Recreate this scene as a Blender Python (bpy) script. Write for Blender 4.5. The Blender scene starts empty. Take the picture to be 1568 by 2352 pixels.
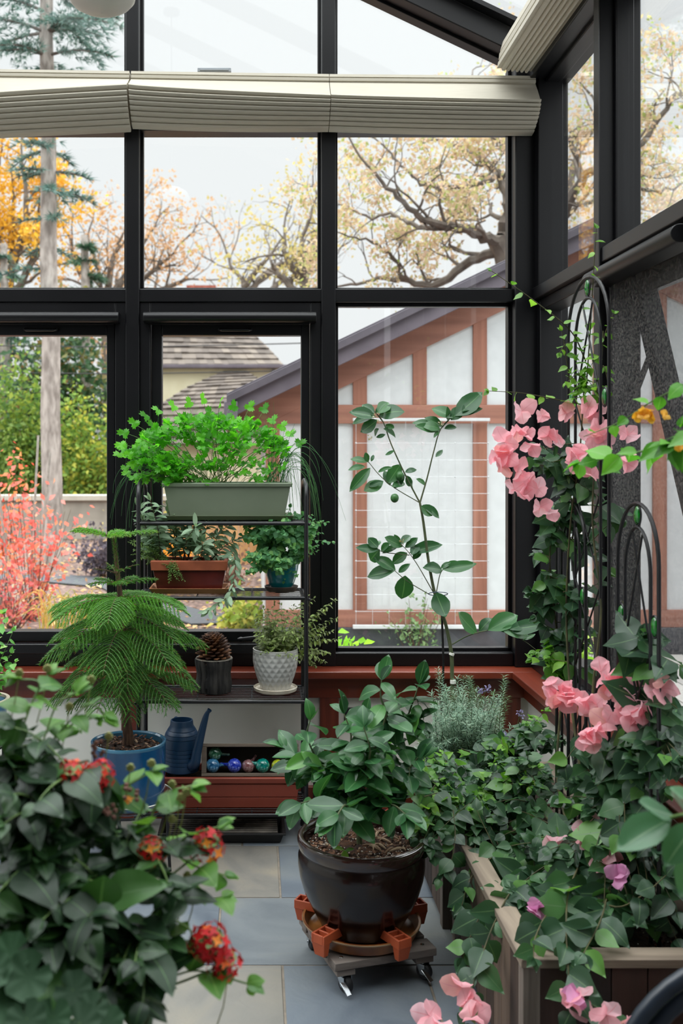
SKY_LOW, SKY_HIGH, EXPO, OAKN, OAKK = 0.72, 5.0, 0.54, 6, 0.75
import bpy, math, random
import numpy as np
from mathutils import Vector, Matrix, Quaternion
PI = math.pi
C = bpy.context.scene.collection
# ---- measured camera: level, looking along +Y, eye 1.5 m above the slate floor
FOC, VX, VY, EYE = 2300.0, 586.0, 1044.0, 1.5
def P(px, py, Y):
    return Vector(((px - VX) / FOC * Y, Y, EYE + (VY - py) / FOC * Y))
def G(px, py, z=0.0):                       # point of the plane at height z seen at a pixel
    Y = (EYE - z) * FOC / (py - VY)
    return Vector(((px - VX) / FOC * Y, Y, z))
def lin(h):
    h = h.lstrip('#'); o = []
    for i in (0, 2, 4):
        c = int(h[i:i+2], 16) / 255
        o.append(c / 12.92 if c <= 0.04045 else ((c + 0.055) / 1.055) ** 2.4)
    return (o[0], o[1], o[2], 1.0)
ORG = {}
def tag(o, label=None, cat=None, group=None, kind=None):
    if label: o['label'] = label
    if cat: o['category'] = cat
    if group: o['group'] = group
    if kind: o['kind'] = kind
    return o
def thing(name, loc, label, cat, group=None, kind=None):
    o = bpy.data.objects.new(name, None); C.objects.link(o)
    o.empty_display_size = 0.05
    o.location = loc; ORG[o.name] = Vector(loc)
    return tag(o, label, cat, group, kind)
def link_mesh(me, name, parent=None, origin=None, bevel=0.0):
    o = bpy.data.objects.new(name, me); C.objects.link(o)
    if parent is not None:
        o.parent = parent; ORG[o.name] = ORG[parent.name]
    else:
        o.location = origin; ORG[o.name] = Vector(origin)
    if bevel > 0:
        b = o.modifiers.new('Bevel', 'BEVEL'); b.width = bevel; b.segments = 2; b.limit_method = 'ANGLE'; b.angle_limit = 0.6
    return o
class MB:
    """collects shapes given in world coordinates and links them as ONE mesh object"""
    def __init__(s): s.v = []; s.f = []; s.t = []; s.tint = 0.5
    def add(s, vs, fs):
        b = len(s.v); s.v.extend(tuple(x) for x in vs); s.f.extend(tuple(i + b for i in f) for f in fs)
        s.t.extend([s.tint] * len(vs)); return s
    def box(s, c, size, R=None):
        c = Vector(c); hx, hy, hz = size[0] / 2, size[1] / 2, size[2] / 2
        vs = [Vector((x, y, z)) for x in (-hx, hx) for y in (-hy, hy) for z in (-hz, hz)]
        if R is not None: vs = [R @ v for v in vs]
        return s.add([c + v for v in vs], [(0, 1, 3, 2), (4, 6, 7, 5), (0, 4, 5, 1), (2, 3, 7, 6), (0, 2, 6, 4), (1, 5, 7, 3)])
    def span(s, a, b):
        a, b = Vector(a), Vector(b)
        return s.box((a + b) / 2, [abs(b[i] - a[i]) for i in range(3)])
    def beam(s, a, b, w, h, up=(0, 0, 1)):            # rectangular bar from a to b
        a, b = Vector(a), Vector(b); d = b - a; L = d.length; d.normalize()
        u = Vector(up); x = d.cross(u).normalized(); z = x.cross(d)
        R = Matrix((x, d, z)).transposed()
        return s.box((a + b) / 2, (w, L, h), R)
    def prism(s, pts, vec):
        n = len(pts); vec = Vector(vec); pts = [Vector(p) for p in pts]
        vs = pts + [p + vec for p in pts]
        fs = [tuple(range(n - 1, -1, -1)), tuple(range(n, 2 * n))] + [(i, (i + 1) % n, n + (i + 1) % n, n + i) for i in range(n)]
        return s.add(vs, fs)
    def tube(s, pts, r, seg=6, cap=True, closed=False):
        pts = [Vector(p) for p in pts]; n = len(pts)
        rs = r if isinstance(r, (list, tuple)) else [r] * n
        T = []
        for i in range(n):
            if closed: t = pts[(i + 1) % n] - pts[i - 1]
            else: t = pts[min(i + 1, n - 1)] - pts[max(i - 1, 0)]
            T.append(t.normalized() if t.length > 1e-9 else Vector((0, 0, 1)))
        a = Vector((0, 0, 1)) if abs(T[0].z) < 0.9 else Vector((1, 0, 0))
        x = T[0].cross(a).normalized(); vs = []
        for i in range(n):
            x = x - T[i] * x.dot(T[i])
            x = x.normalized() if x.length > 1e-6 else T[i].orthogonal().normalized()
            y = T[i].cross(x)
            for k in range(seg):
                an = 2 * PI * k / seg
                vs.append(pts[i] + (x * math.cos(an) + y * math.sin(an)) * rs[i])
        fs = []
        for i in range(n if closed else n - 1):
            j = (i + 1) % n
            for k in range(seg):
                k2 = (k + 1) % seg
                fs.append((i * seg + k, i * seg + k2, j * seg + k2, j * seg + k))
        if cap and not closed:
            fs.append(tuple(range(seg - 1, -1, -1))); fs.append(tuple((n - 1) * seg + k for k in range(seg)))
        return s.add(vs, fs)
    def lathe(s, prof, c=(0, 0, 0), seg=48, mod=None, M=None):
        c = Vector(c); n = len(prof); vs = []
        for i, (r, z) in enumerate(prof):
            for k in range(seg):
                a = 2 * PI * k / seg
                rr = r * (mod(a, z, i) if mod else 1)
                v = Vector((rr * math.cos(a), rr * math.sin(a), z))
                vs.append(c + (M @ v if M else v))
        fs = [(i * seg + k, i * seg + (k + 1) % seg, (i + 1) * seg + (k + 1) % seg, (i + 1) * seg + k) for i in range(n - 1) for k in range(seg)]
        return s.add(vs, fs)
    def ball(s, c, r, seg=16, sq=(1, 1, 1), R=None):
        c = Vector(c); rings = seg // 2; vs = []; fs = []
        for i in range(rings + 1):
            th = PI * i / rings
            for k in range(seg):
                a = 2 * PI * k / seg
                v = Vector((r * sq[0] * math.sin(th) * math.cos(a), r * sq[1] * math.sin(th) * math.sin(a), r * sq[2] * math.cos(th)))
                vs.append(c + (R @ v if R is not None else v))
        for i in range(rings):
            for k in range(seg):
                fs.append((i * seg + k, (i + 1) * seg + k, (i + 1) * seg + (k + 1) % seg, i * seg + (k + 1) % seg))
        return s.add(vs, fs)
    def sheet(s, grid, thick=0.0):                     # grid of points -> surface (optionally with thickness along its normal)
        h, w = len(grid), len(grid[0]); vs = [Vector(p) for row in grid for p in row]
        fs = [(i * w + j, i * w + j + 1, (i + 1) * w + j + 1, (i + 1) * w + j) for i in range(h - 1) for j in range(w - 1)]
        return s.add(vs, fs)
    def build(s, name, mat, parent=None, smooth=True, angle=35, bevel=0.0, origin=None):
        me = bpy.data.meshes.new(name)
        V = np.array(s.v, dtype=np.float32)
        if parent is not None: o = ORG[parent.name]
        elif origin is not None: o = Vector(origin)
        else:
            lo, hi = V.min(0), V.max(0); o = Vector(((lo[0] + hi[0]) / 2, (lo[1] + hi[1]) / 2, lo[2]))
        me.from_pydata([tuple(v) for v in (V - np.array(o, dtype=np.float32))], [], s.f)
        at = me.attributes.new('tint', 'FLOAT', 'POINT'); at.data.foreach_set('value', np.array(s.t, dtype=np.float32))
        me.materials.append(mat)
        if smooth:
            me.polygons.foreach_set('use_smooth', [True] * len(me.polygons))
            me.set_sharp_from_angle(angle=math.radians(angle))
        me.update()
        return link_mesh(me, name, parent, o, bevel)
def spline(pts, n=6):
    pts = [Vector(p) for p in pts]
    if len(pts) < 3: return [pts[0].lerp(pts[-1], i / n) for i in range(n + 1)]
    q = [pts[0] * 2 - pts[1]] + pts + [pts[-1] * 2 - pts[-2]]; out = []
    for i in range(1, len(q) - 2):
        a, b, c, d = q[i - 1], q[i], q[i + 1], q[i + 2]
        for k in range(n):
            t = k / n
            out.append(0.5 * ((2 * b) + (c - a) * t + (2 * a - 5 * b + 4 * c - d) * t * t + (3 * b - a - 3 * c + d) * t ** 3))
    out.append(pts[-1]); return out
def taper(n, a, b): return [a + (b - a) * i / max(1, n - 1) for i in range(n)]
# ---------------------------------------------------------------- leaves
class Tpl:
    """a leaf: points along +Y from its base, length 1, face up +Z; as triangles"""
    def __init__(s, V, F, lu, lv):
        s.V = np.array(V, dtype=np.float32); s.F = np.array(F, dtype=np.int32); s.lu = np.array(lu, dtype=np.float32); s.lv = np.array(lv, dtype=np.float32)
def leaf(prof, n=6, cols=3, fold=0.25, bend=0.4, wave=0.0, curl=0.0):
    V, F, lu, lv = [], [], [], []
    xs = [p[0] for p in prof]; ws = [p[1] for p in prof]
    for i in range(n + 1):
        t = i / n; w = float(np.interp(t, xs, ws)); a = bend * t
        y = math.sin(a) / bend if abs(bend) > 1e-3 else t
        z = -(1 - math.cos(a)) / bend if abs(bend) > 1e-3 else 0
        for c in range(cols):
            u = -1 + 2 * c / (cols - 1)
            V.append((u * w, y, z + fold * abs(u) * w - curl * u * u * w + wave * math.sin(t * 11 + (u > 0) * 1.3) * abs(u) * w))
            lu.append(u); lv.append(t)
    for i in range(n):
        for c in range(cols - 1):
            a = i * cols + c
            F += [(a, a + 1, a + cols + 1), (a, a + cols + 1, a + cols)]
    return Tpl(V, F, lu, lv)
def fan(outline, cup=0.0, n_wave=0, wave=0.0):         # flat lobed leaf: outline round a centre, base at the origin
    V, F, lu, lv = [(0, 0.45, -0.04)], [], [0], [0.4]
    for i, (x, y) in enumerate(outline):
        r = math.hypot(x, y - 0.45)
        V.append((x, y, cup * r * r + wave * math.sin(n_wave * math.atan2(x, y - 0.45)) * r)); lu.append(min(1, abs(x) * 2)); lv.append(y)
    k = len(outline)
    for i in range(k): F.append((0, 1 + i, 1 + (i + 1) % k))
    return Tpl(V, F, lu, lv)
def mesh_tris(name, V, F, mats, attrs, parent, origin=None, smooth=True):
    me = bpy.data.meshes.new(name); V = np.asarray(V, dtype=np.float32); F = np.asarray(F, dtype=np.int32)
    o = ORG[parent.name] if parent is not None else Vector(origin)
    V = V - np.array(o, dtype=np.float32)
    me.vertices.add(len(V)); me.vertices.foreach_set('co', V.ravel())
    m = len(F); k = F.shape[1]
    me.loops.add(m * k); me.loops.foreach_set('vertex_index', F.ravel())
    me.polygons.add(m); me.polygons.foreach_set('loop_start', np.arange(0, m * k, k, dtype=np.int32))
    me.polygons.foreach_set('use_smooth', np.full(m, smooth))
    for a, val in attrs.items():
        at = me.attributes.new(a, 'FLOAT', 'POINT'); at.data.foreach_set('value', np.asarray(val, dtype=np.float32))
    me.materials.append(mats); me.update(calc_edges=True); me.validate()
    return link_mesh(me, name, parent, o)
class Fol:
    def __init__(s, tpls, seed=1):
        s.tp = tpls if isinstance(tpls, list) else [tpls]; s.r = random.Random(seed); s.q = []; s.bulks = []
    def put(s, pos, d, up, L, w=1.0, tint=None, k=None):
        s.q.append((tuple(pos), tuple(d), tuple(up), L, w, s.r.random() if tint is None else tint, s.r.randrange(len(s.tp)) if k is None else k))
    def bulk(s, pos, d, up, L, w, tint):
        s.bulks.append((pos, d, up, L, w, tint))
    def build(s, name, mat, parent=None, origin=None):
        parts = []
        if s.q:
            parts.append((np.array([x[0] for x in s.q]), np.array([x[1] for x in s.q]), np.array([x[2] for x in s.q]), np.array([x[3] for x in s.q]), np.array([x[4] for x in s.q]), np.array([x[5] for x in s.q]), np.array([x[6] for x in s.q])))
        for b in s.bulks:
            n = len(b[0]); rr = np.random.RandomState(7 + n)
            parts.append((b[0], b[1], b[2], np.broadcast_to(b[3], n), np.broadcast_to(b[4], n), np.broadcast_to(b[5], n), rr.randint(0, len(s.tp), n)))
        VV, FF, T, U, W = [], [], [], [], []; base = 0
        for pos, d, up, L, w, ti, kk in parts:
            d = d / np.maximum(1e-9, np.linalg.norm(d, axis=1))[:, None]
            x = np.cross(d, up); ln = np.linalg.norm(x, axis=1)
            bad = ln < 1e-5
            x[bad] = np.cross(d[bad], np.array([0.31, 0.77, 0.2])); ln = np.linalg.norm(x, axis=1)
            x = x / ln[:, None]; nn = np.cross(x, d)
            for k, tp in enumerate(s.tp):
                m = kk == k; c = int(m.sum())
                if not c: continue
                X = x[m] * (L[m] * w[m])[:, None]; D = d[m] * L[m][:, None]; N = nn[m] * L[m][:, None]
                v = pos[m][:, None, :] + tp.V[None, :, 0, None] * X[:, None, :] + tp.V[None, :, 1, None] * D[:, None, :] + tp.V[None, :, 2, None] * N[:, None, :]
                nv = len(tp.V)
                f = tp.F[None] + (base + np.arange(c) * nv)[:, None, None]
                VV.append(v.reshape(-1, 3)); FF.append(f.reshape(-1, 3)); base += c * nv
                T.append(np.repeat(ti[m], nv)); U.append(np.tile(tp.lu, c)); W.append(np.tile(tp.lv, c))
        return mesh_tris(name, np.concatenate(VV), np.concatenate(FF), mat, {'tint': np.concatenate(T), 'lu': np.concatenate(U), 'lv': np.concatenate(W)}, parent, origin)
def rvec(r, s=1.0): return Vector((r.uniform(-s, s), r.uniform(-s, s), r.uniform(-s, s)))
def leaves_along(F, pts, spacing, L, spread=0.9, droop=0.25, face=(0, -0.35, 1), start=0.0, ljit=0.25, w=1.0, two=False, tipL=0.6, tuft=True):
    """leaves alternate round a stem given as a polyline"""
    r = F.r; pts = [Vector(p) for p in pts]; acc = 0.0; tot = sum((pts[i + 1] - pts[i]).length for i in range(len(pts) - 1)); run = 0.0; ph = r.uniform(0, 6.28)
    nxt = start * tot
    for i in range(len(pts) - 1):
        a, b = pts[i], pts[i + 1]; seg = (b - a).length
        if seg < 1e-7: continue
        T = (b - a) / seg; o = T.orthogonal().normalized(); q = T.cross(o)
        while nxt <= run + seg:
            p = a + T * (nxt - run)
            for rep in range(2 if two else 1):
                ph2 = ph + rep * PI
                side = o * math.cos(ph2) + q * math.sin(ph2)
                side.z *= 0.5
                d = (T * (1 - spread) + side * spread + rvec(r, 0.22) + Vector((0, 0, -droop))).normalized()
                up = Vector(face) + rvec(r, 0.4)
                ff = nxt / tot
                F.put(p, d, up, L * r.uniform(1 - ljit, 1 + ljit) * (1 + (tipL - 1) * ff ** 3), w * r.uniform(0.85, 1.1))
            ph += 2.4 if not two else 1.57
            nxt += spacing * r.uniform(0.75, 1.25)
        run += seg
    if tuft:
        T = (pts[-1] - pts[-2]).normalized()
        for k in range(3):
            F.put(pts[-1], (T + rvec(r, 0.6)).normalized(), Vector(face) + rvec(r, 0.3), L * tipL * r.uniform(0.6, 1), w)
def twig(F, S, a, e, n_leaf, L, r0=0.0015, span=1.0, lift=0.15, seg=5, **kw):
    a, e = Vector(a), Vector(e); d = (e - a).length; r = F.r
    mid = a.lerp(e, 0.55) + Vector((0, 0, lift * d)) + rvec(r, 0.08 * d)
    pts = [(a * (1 - t) ** 2 + mid * 2 * t * (1 - t) + e * t * t) for t in [i / 7 for i in range(8)]]
    if S is not None: S.tube(pts, taper(8, r0, r0 * 0.45), seg)
    ln = d * span * 1.05
    leaves_along(F, pts, max(1e-3, ln / max(1, n_leaf)), L, start=1 - span, **kw)
    return pts
def blob(F, S, anchors, c, ext, n, n_leaf, L, bias=2.0, r0=0.0015, span=0.6, lift=0.15, maxlen=0.3, **kw):
    """n leafy twigs that end inside an ellipsoid round c, each starting from the nearest anchor"""
    r = F.r; c = Vector(c)
    for _ in range(n):
        v = Vector((r.gauss(0, 1), r.gauss(0, 1), r.gauss(0, 1))).normalized() * r.random() ** (1 / bias)
        e = c + Vector((v.x * ext[0], v.y * ext[1], v.z * ext[2]))
        near = sorted(anchors, key=lambda p: (p - e).length)[:4]
        a = Vector(r.choice(near))
        if (e - a).length < 0.03: a = a + (a - e) * 0.5
        twig(F, S, a, e, n_leaf, L, r0, min(span, maxlen / max(0.05, (e - a).length)) if span < 1 else 1, lift, **kw)
def ppoly(pts, Y=None):
    return [P(p[0], p[1], p[2] if len(p) > 2 else Y) for p in pts]
# ---------------------------------------------------------------- materials
def nt(name):
    m = bpy.data.materials.new(name); m.use_nodes = True; t = m.node_tree; t.nodes.clear()
    out = t.nodes.new('ShaderNodeOutputMaterial'); return m, t, out
def N(t, typ, **kw):
    n = t.nodes.new('ShaderNode' + typ)
    for k, v in kw.items():
        if hasattr(n, k) and not k.startswith('i_'): setattr(n, k, v)
        else: n.inputs[k[2:].replace('_', ' ') if k.startswith('i_') else k].default_value = v
    return n
def ramp(t, stops, fac):
    n = t.nodes.new('ShaderNodeValToRGB'); e = n.color_ramp.elements
    while len(e) < len(stops): e.new(0.5)
    for i, (p, c) in enumerate(stops): e[i].position = p; e[i].color = c if len(c) == 4 else (*c, 1)
    t.links.new(fac, n.inputs[0]); return n
def coords(t, scale=(1, 1, 1), rot=(0, 0, 0)):
    tc = t.nodes.new('ShaderNodeTexCoord'); mp = t.nodes.new('ShaderNodeMapping')
    mp.inputs['Scale'].default_value = scale; mp.inputs['Rotation'].default_value = rot
    t.links.new(tc.outputs['Object'], mp.inputs[0]); return mp.outputs[0]
def surf(name, c1, c2=None, scale=8.0, rough=0.5, metal=0.0, bump=0.0, stretch=(1, 1, 1), detail=4.0, spec=0.5, r2=None, tintmix=0.0, coat=0.0, lo=0.35, hi=0.65, bscale=None, dist=0.0, sub=0.0):
    """a surface of two noisy tones with roughness and relief"""
    m, t, out = nt(name); b = N(t, 'BsdfPrincipled')
    c1 = lin(c1) if isinstance(c1, str) else c1; c2 = c1 if c2 is None else (lin(c2) if isinstance(c2, str) else c2)
    co = coords(t, stretch); no = N(t, 'TexNoise'); no.inputs['Scale'].default_value = scale; no.inputs['Detail'].default_value = detail; no.inputs['Distortion'].default_value = dist
    t.links.new(co, no.inputs['Vector'])
    fac = no.outputs['Fac']
    rp = ramp(t, [(lo, c1), (hi, c2)], fac)
    if tintmix:
        at = N(t, 'Attribute', attribute_name='tint')
        ad = N(t, 'Math', operation='MULTIPLY_ADD'); ad.inputs[1].default_value = tintmix; 
        t.links.new(at.outputs['Fac'], ad.inputs[0]); 
        mu = N(t, 'Math', operation='MULTIPLY_ADD'); mu.inputs[1].default_value = 1 - tintmix * 0.6; mu.inputs[2].default_value = -tintmix * 0.25
        t.links.new(fac, mu.inputs[0]); t.links.new(mu.outputs[0], ad.inputs[2])
        t.links.new(ad.outputs[0], rp.inputs[0])
    t.links.new(rp.outputs[0], b.inputs['Base Color'])
    b.inputs['Roughness'].default_value = rough; b.inputs['Metallic'].default_value = metal; b.inputs['Specular IOR Level'].default_value = spec; b.inputs['Coat Weight'].default_value = coat; b.inputs['Coat Roughness'].default_value = 0.05
    if r2 is not None:
        mr = N(t, 'MapRange'); mr.inputs[3].default_value = rough; mr.inputs[4].default_value = r2; t.links.new(fac, mr.inputs[0]); t.links.new(mr.outputs[0], b.inputs['Roughness'])
    if bump:
        n2 = N(t, 'TexNoise'); n2.inputs['Scale'].default_value = bscale or scale * 2; n2.inputs['Detail'].default_value = 5; t.links.new(co, n2.inputs['Vector'])
        bp = N(t, 'Bump'); bp.inputs['Strength'].default_value = bump; bp.inputs['Distance'].default_value = 0.01
        t.links.new(n2.outputs['Fac'], bp.inputs['Height']); t.links.new(bp.outputs[0], b.inputs['Normal'])
    t.links.new(b.outputs[0], out.inputs[0]); return m
def leafmat(name, stops, rough=0.42, trans=0.3, boost=1.6, rib=None, spec=0.5, ribw=0.12, tt=(1.15, 1.2, .6)):
    m, t, out = nt(name); at = N(t, 'Attribute', attribute_name='tint')
    st = [(p, lin(c)) for p, c in stops]
    rp = ramp(t, st, at.outputs['Fac']); col = rp.outputs[0]
    if rib:
        lu = N(t, 'Attribute', attribute_name='lu'); ab = N(t, 'Math', operation='ABSOLUTE'); t.links.new(lu.outputs['Fac'], ab.inputs[0])
        rr = ramp(t, [(0.0, (1, 1, 1, 1)), (ribw, (0, 0, 0, 1))], ab.outputs[0])
        mx = N(t, 'Mix', data_type='RGBA'); t.links.new(rr.outputs[0], mx.inputs[0]); t.links.new(col, mx.inputs[6]); mx.inputs[7].default_value = lin(rib); col = mx.outputs[2]
    b = N(t, 'BsdfPrincipled'); t.links.new(col, b.inputs['Base Color']); b.inputs['Roughness'].default_value = rough; b.inputs['Specular IOR Level'].default_value = spec
    tr = N(t, 'BsdfTranslucent'); br = N(t, 'Mix', data_type='RGBA', blend_type='MULTIPLY'); br.inputs[0].default_value = 1; t.links.new(col, br.inputs[6]); br.inputs[7].default_value = (boost * tt[0], boost * tt[1], boost * tt[2], 1)
    t.links.new(br.outputs[2], tr.inputs[0])
    mx = N(t, 'MixShader'); mx.inputs[0].default_value = trans; t.links.new(b.outputs[0], mx.inputs[1]); t.links.new(tr.outputs[0], mx.inputs[2]); t.links.new(mx.outputs[0], out.inputs[0])
    return m
def wood(name, c1, c2, axis=0, rough=0.45, scale=6.0, bump=0.15, coat=0.0, tintmix=0.0, lo=0.3, hi=0.7):
    st = [9.0, 9.0, 9.0]; st[axis] = 0.6
    return surf(name, c1, c2, scale=scale / 3, rough=rough, stretch=tuple(st), bump=bump, detail=6, coat=coat, tintmix=tintmix, lo=lo, hi=hi, dist=0.6)
def glass_pane(name, tintc=(0.97, 0.985, 0.98), f0=0.04):
    m, t, out = nt(name); ge = N(t, 'NewGeometry')
    dt = N(t, 'VectorMath', operation='DOT_PRODUCT'); t.links.new(ge.outputs['Normal'], dt.inputs[0]); t.links.new(ge.outputs['Incoming'], dt.inputs[1])
    ab = N(t, 'Math', operation='ABSOLUTE'); t.links.new(dt.outputs['Value'], ab.inputs[0])
    su = N(t, 'Math', operation='SUBTRACT', use_clamp=True); su.inputs[0].default_value = 1; t.links.new(ab.outputs[0], su.inputs[1])
    pw = N(t, 'Math', operation='POWER'); pw.inputs[1].default_value = 5; t.links.new(su.outputs[0], pw.inputs[0])
    ma = N(t, 'Math', operation='MULTIPLY_ADD', use_clamp=True); ma.inputs[1].default_value = 1 - f0; ma.inputs[2].default_value = f0; t.links.new(pw.outputs[0], ma.inputs[0])
    tr = N(t, 'BsdfTransparent'); tr.inputs[0].default_value = (*tintc, 1); gl = N(t, 'BsdfGlossy'); gl.inputs['Roughness'].default_value = 0.0; gl.inputs[0].default_value = (1, 1, 1, 1)
    mx = N(t, 'MixShader'); t.links.new(ma.outputs[0], mx.inputs[0]); t.links.new(tr.outputs[0], mx.inputs[1]); t.links.new(gl.outputs[0], mx.inputs[2]); t.links.new(mx.outputs[0], out.inputs[0]); return m
M_black = surf('black_aluminium', '#050508', '#08080c', scale=3, rough=0.34, r2=0.42, spec=0.42)
M_blackwire = surf('black_powder_coat', '#0e0e11', '#16161a', scale=40, rough=0.4, bump=0.05)
M_glass = glass_pane('window_glass')
M_redwood = wood('stained_mahogany', '#541f13', '#7c3420', axis=0, rough=0.35, coat=0.25)
M_redwoodY = wood('stained_mahogany_along_wall', '#541f13', '#7c3420', axis=1, rough=0.35, coat=0.25)
M_redwoodZ = wood('stained_mahogany_upright', '#4f1f13', '#7a3420', axis=2, rough=0.4, coat=0.15)
M_panel = surf('cream_panel', '#e3e1d8', '#e9e7df', scale=3, rough=0.7, bump=0.02)
M_terra = surf('terracotta_plastic', '#7e3424', '#8a3c2a', scale=5, rough=0.5, bump=0.03)
M_soil = surf('bark_potting_soil', '#2a1a12', '#5c3c28', scale=60, rough=0.95, bump=0.9, bscale=70, lo=0.4, hi=0.62)
M_soildark = surf('dark_potting_soil', '#1b130e', '#3a281c', scale=80, rough=0.95, bump=0.8, bscale=90)
M_chrome = surf('polished_steel', '#b8bcc0', '#d0d3d6', scale=10, rough=0.15, metal=1.0)
M_rubber = surf('black_rubber', '#131316', '#1e1e22', scale=20, rough=0.55)
M_weathered = wood('weathered_grey_wood', '#4a4038', '#8a7d70', axis=0, rough=0.8, bump=0.35)
M_weatheredY = wood('weathered_grey_wood_along', '#62554a', '#aa9a86', axis=1, rough=0.8, bump=0.35)
M_weatheredX = wood('weathered_grey_wood_across', '#5a4d42', '#9c8d7c', axis=0, rough=0.8, bump=0.35)
M_darkcedar = wood('dark_brown_cedar', '#241713', '#4a2f24', axis=2, rough=0.6, bump=0.3)
M_stem = surf('green_stem', '#4d6a35', '#6d8a48', scale=20, rough=0.6)
M_bark = surf('brown_bark', '#3b2a20', '#6a4d3a', scale=30, rough=0.9, bump=0.6, stretch=(3, 3, 0.6))
# ================================================================ THE SETTING
WY, GYb, RX, GXr = 4.18, 4.25, 1.14, 1.215
LX = -2.2                                     # far side of the room, out of the picture
def zr(x): return 3.176 + 0.478 * (1.054 - x)
def struct(name, mb, mat, label, cat, parent=None, **kw):
    o = mb.build(name, mat, parent, **kw)
    if parent is None: tag(o, label, cat, kind='structure')
    return o
# ---- slate floor: separate slabs with grout joints
M_slate = None
def slate():
    m, t, out = nt('bluestone_slate'); b = N(t, 'BsdfPrincipled'); co = coords(t)
    at = N(t, 'Attribute', attribute_name='tint')
    base = ramp(t, [(0.0, lin('#5d656e')), (0.35, lin('#6c747c')), (0.6, lin('#70726f')), (1.0, lin('#7d7870'))], at.outputs['Fac'])
    n1 = N(t, 'TexNoise'); n1.inputs['Scale'].default_value = 2.6; n1.inputs['Detail'].default_value = 8; n1.inputs['Distortion'].default_value = 1.4; t.links.new(co, n1.inputs[0])
    r1 = ramp(t, [(0.28, (0.62, 0.65, 0.7, 1)), (0.5, (1, 1, 1, 1)), (0.72, (1.3, 1.22, 1.08, 1))], n1.outputs['Fac'])
    mx = N(t, 'Mix', data_type='RGBA', blend_type='MULTIPLY'); mx.inputs[0].default_value = 1; t.links.new(base.outputs[0], mx.inputs[6]); t.links.new(r1.outputs[0], mx.inputs[7])
    t.links.new(mx.outputs[2], b.inputs['Base Color'])
    n2 = N(t, 'TexNoise'); n2.inputs['Scale'].default_value = 9; n2.inputs['Detail'].default_value = 8; n2.inputs['Distortion'].default_value = 0.8; t.links.new(co, n2.inputs[0])
    mr = N(t, 'MapRange'); mr.inputs[3].default_value = 0.42; mr.inputs[4].default_value = 0.7; t.links.new(n1.outputs['Fac'], mr.inputs[0]); t.links.new(mr.outputs[0], b.inputs['Roughness'])
    bp = N(t, 'Bump'); bp.inputs['Strength'].default_value = 0.35; bp.inputs['Distance'].default_value = 0.012; t.links.new(n2.outputs['Fac'], bp.inputs['Height']); t.links.new(bp.outputs[0], b.inputs['Normal'])
    t.links.new(b.outputs[0], out.inputs[0]); return m
M_slate = slate()
M_grout = surf('sandy_grout', '#726a5f', '#857b6f', scale=30, rough=0.9)
rf = random.Random(5)
fl = MB()
fixed = {3.389: [0.086, 0.70], 2.941: [-0.115, 0.62], 2.49: [0.08, 0.495], 3.842: [-0.05, 0.45]}
y0 = 4.29
rows = [4.29 - 0.449 * i for i in range(14)]
for i in range(13):
    yb, yt = rows[i + 1], min(rows[i], 4.17)
    js = None
    for k, v in fixed.items():
        if abs(k - yb) < 0.02: js = v
    xs = [LX]
    if js:
        x = js[0]; left = []
        while x > LX: left.append(x); x -= rf.choice([0.3, 0.45, 0.61, 0.61])
        xs += sorted(left) + [js[1]]
    x = xs[-1]
    while x < 1.2:
        x += rf.choice([0.3, 0.45, 0.61]); xs.append(min(x, 1.2))
    if xs[-1] < 1.2: xs.append(1.2)
    g = 0.0035
    for a, b in zip(xs, xs[1:]):
        if b - a < 0.03: continue
        fl.tint = rf.random()
        if js and abs(a - js[0]) < 1e-6: fl.tint = {3.389: 0.12, 2.941: 0.45, 2.49: 0.22, 3.842: 0.3}[[k for k in fixed if abs(k - yb) < 0.02][0]]
        if js and abs(b - js[0]) < 1e-6: fl.tint = {3.389: 0.92, 2.941: 0.1, 2.49: 0.85, 3.842: 0.7}[[k for k in fixed if abs(k - yb) < 0.02][0]]
        fl.span((a + g, yb + g, -0.02), (b - g, yt - g, 0.0))
fo = struct('floor', fl, M_slate, 'bluestone slab floor with sandy grout joints', 'floor', bevel=0.002, origin=(0, 2, 0))
gr = MB().span((LX, -1.6, -0.04), (1.2, 4.17, -0.003))
gr.build('grout', M_grout, fo)
# ---- knee walls, sills, stiles
wb = struct('wall_back', MB().span((LX, 4.15, 0), (1.3, 4.33, 0.6)), M_panel, 'low cream panelled wall under the window row', 'wall')
wr = struct('wall_right', MB().span((1.13, -1.6, 0), (1.3, 4.15, 0.6)), M_panel, 'low cream panelled wall under the side windows', 'wall')
M_plaster = surf('dark_stained_wall', '#2a221d', '#352b24', scale=4, rough=0.8)
struct('wall_left', MB().span((LX - 0.15, -1.6, 0), (LX, 4.33, 0.6)), M_panel, 'low panelled wall of the unseen glazed side', 'wall')
struct('wall_front', MB().span((LX - 0.15, -1.75, 0), (1.3, -1.6, 5.2)), M_plaster, 'dark stained house wall behind the viewpoint', 'wall')
struct('trim_1', MB().span((LX, 4.075, 0.585), (1.3, 4.20, 0.615)), M_redwood, 'varnished mahogany sill board along the window row', 'window sill', bevel=0.004)
struct('trim_2', MB().prism([(1.045, -1.6, 0.585), (1.045, 4.075, 0.585), (1.15, 4.075, 0.585), (1.3, 4.075, 0.585), (1.3, -1.6, 0.585)], (0, 0, 0.0301)), M_redwoodY, 'varnished mahogany sill board along the side windows', 'window sill', bevel=0.004)
struct('trim_3', MB().span((LX, 4.125, 0.497), (1.13, 4.15, 0.585)), M_redwood, 'mahogany rail board under the window row sill', 'wall trim', bevel=0.002)
struct('trim_4', MB().span((1.105, -1.6, 0.497), (1.13, 4.125, 0.585)), M_redwoodY, 'mahogany rail board under the side window sill', 'wall trim', bevel=0.002)
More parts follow.
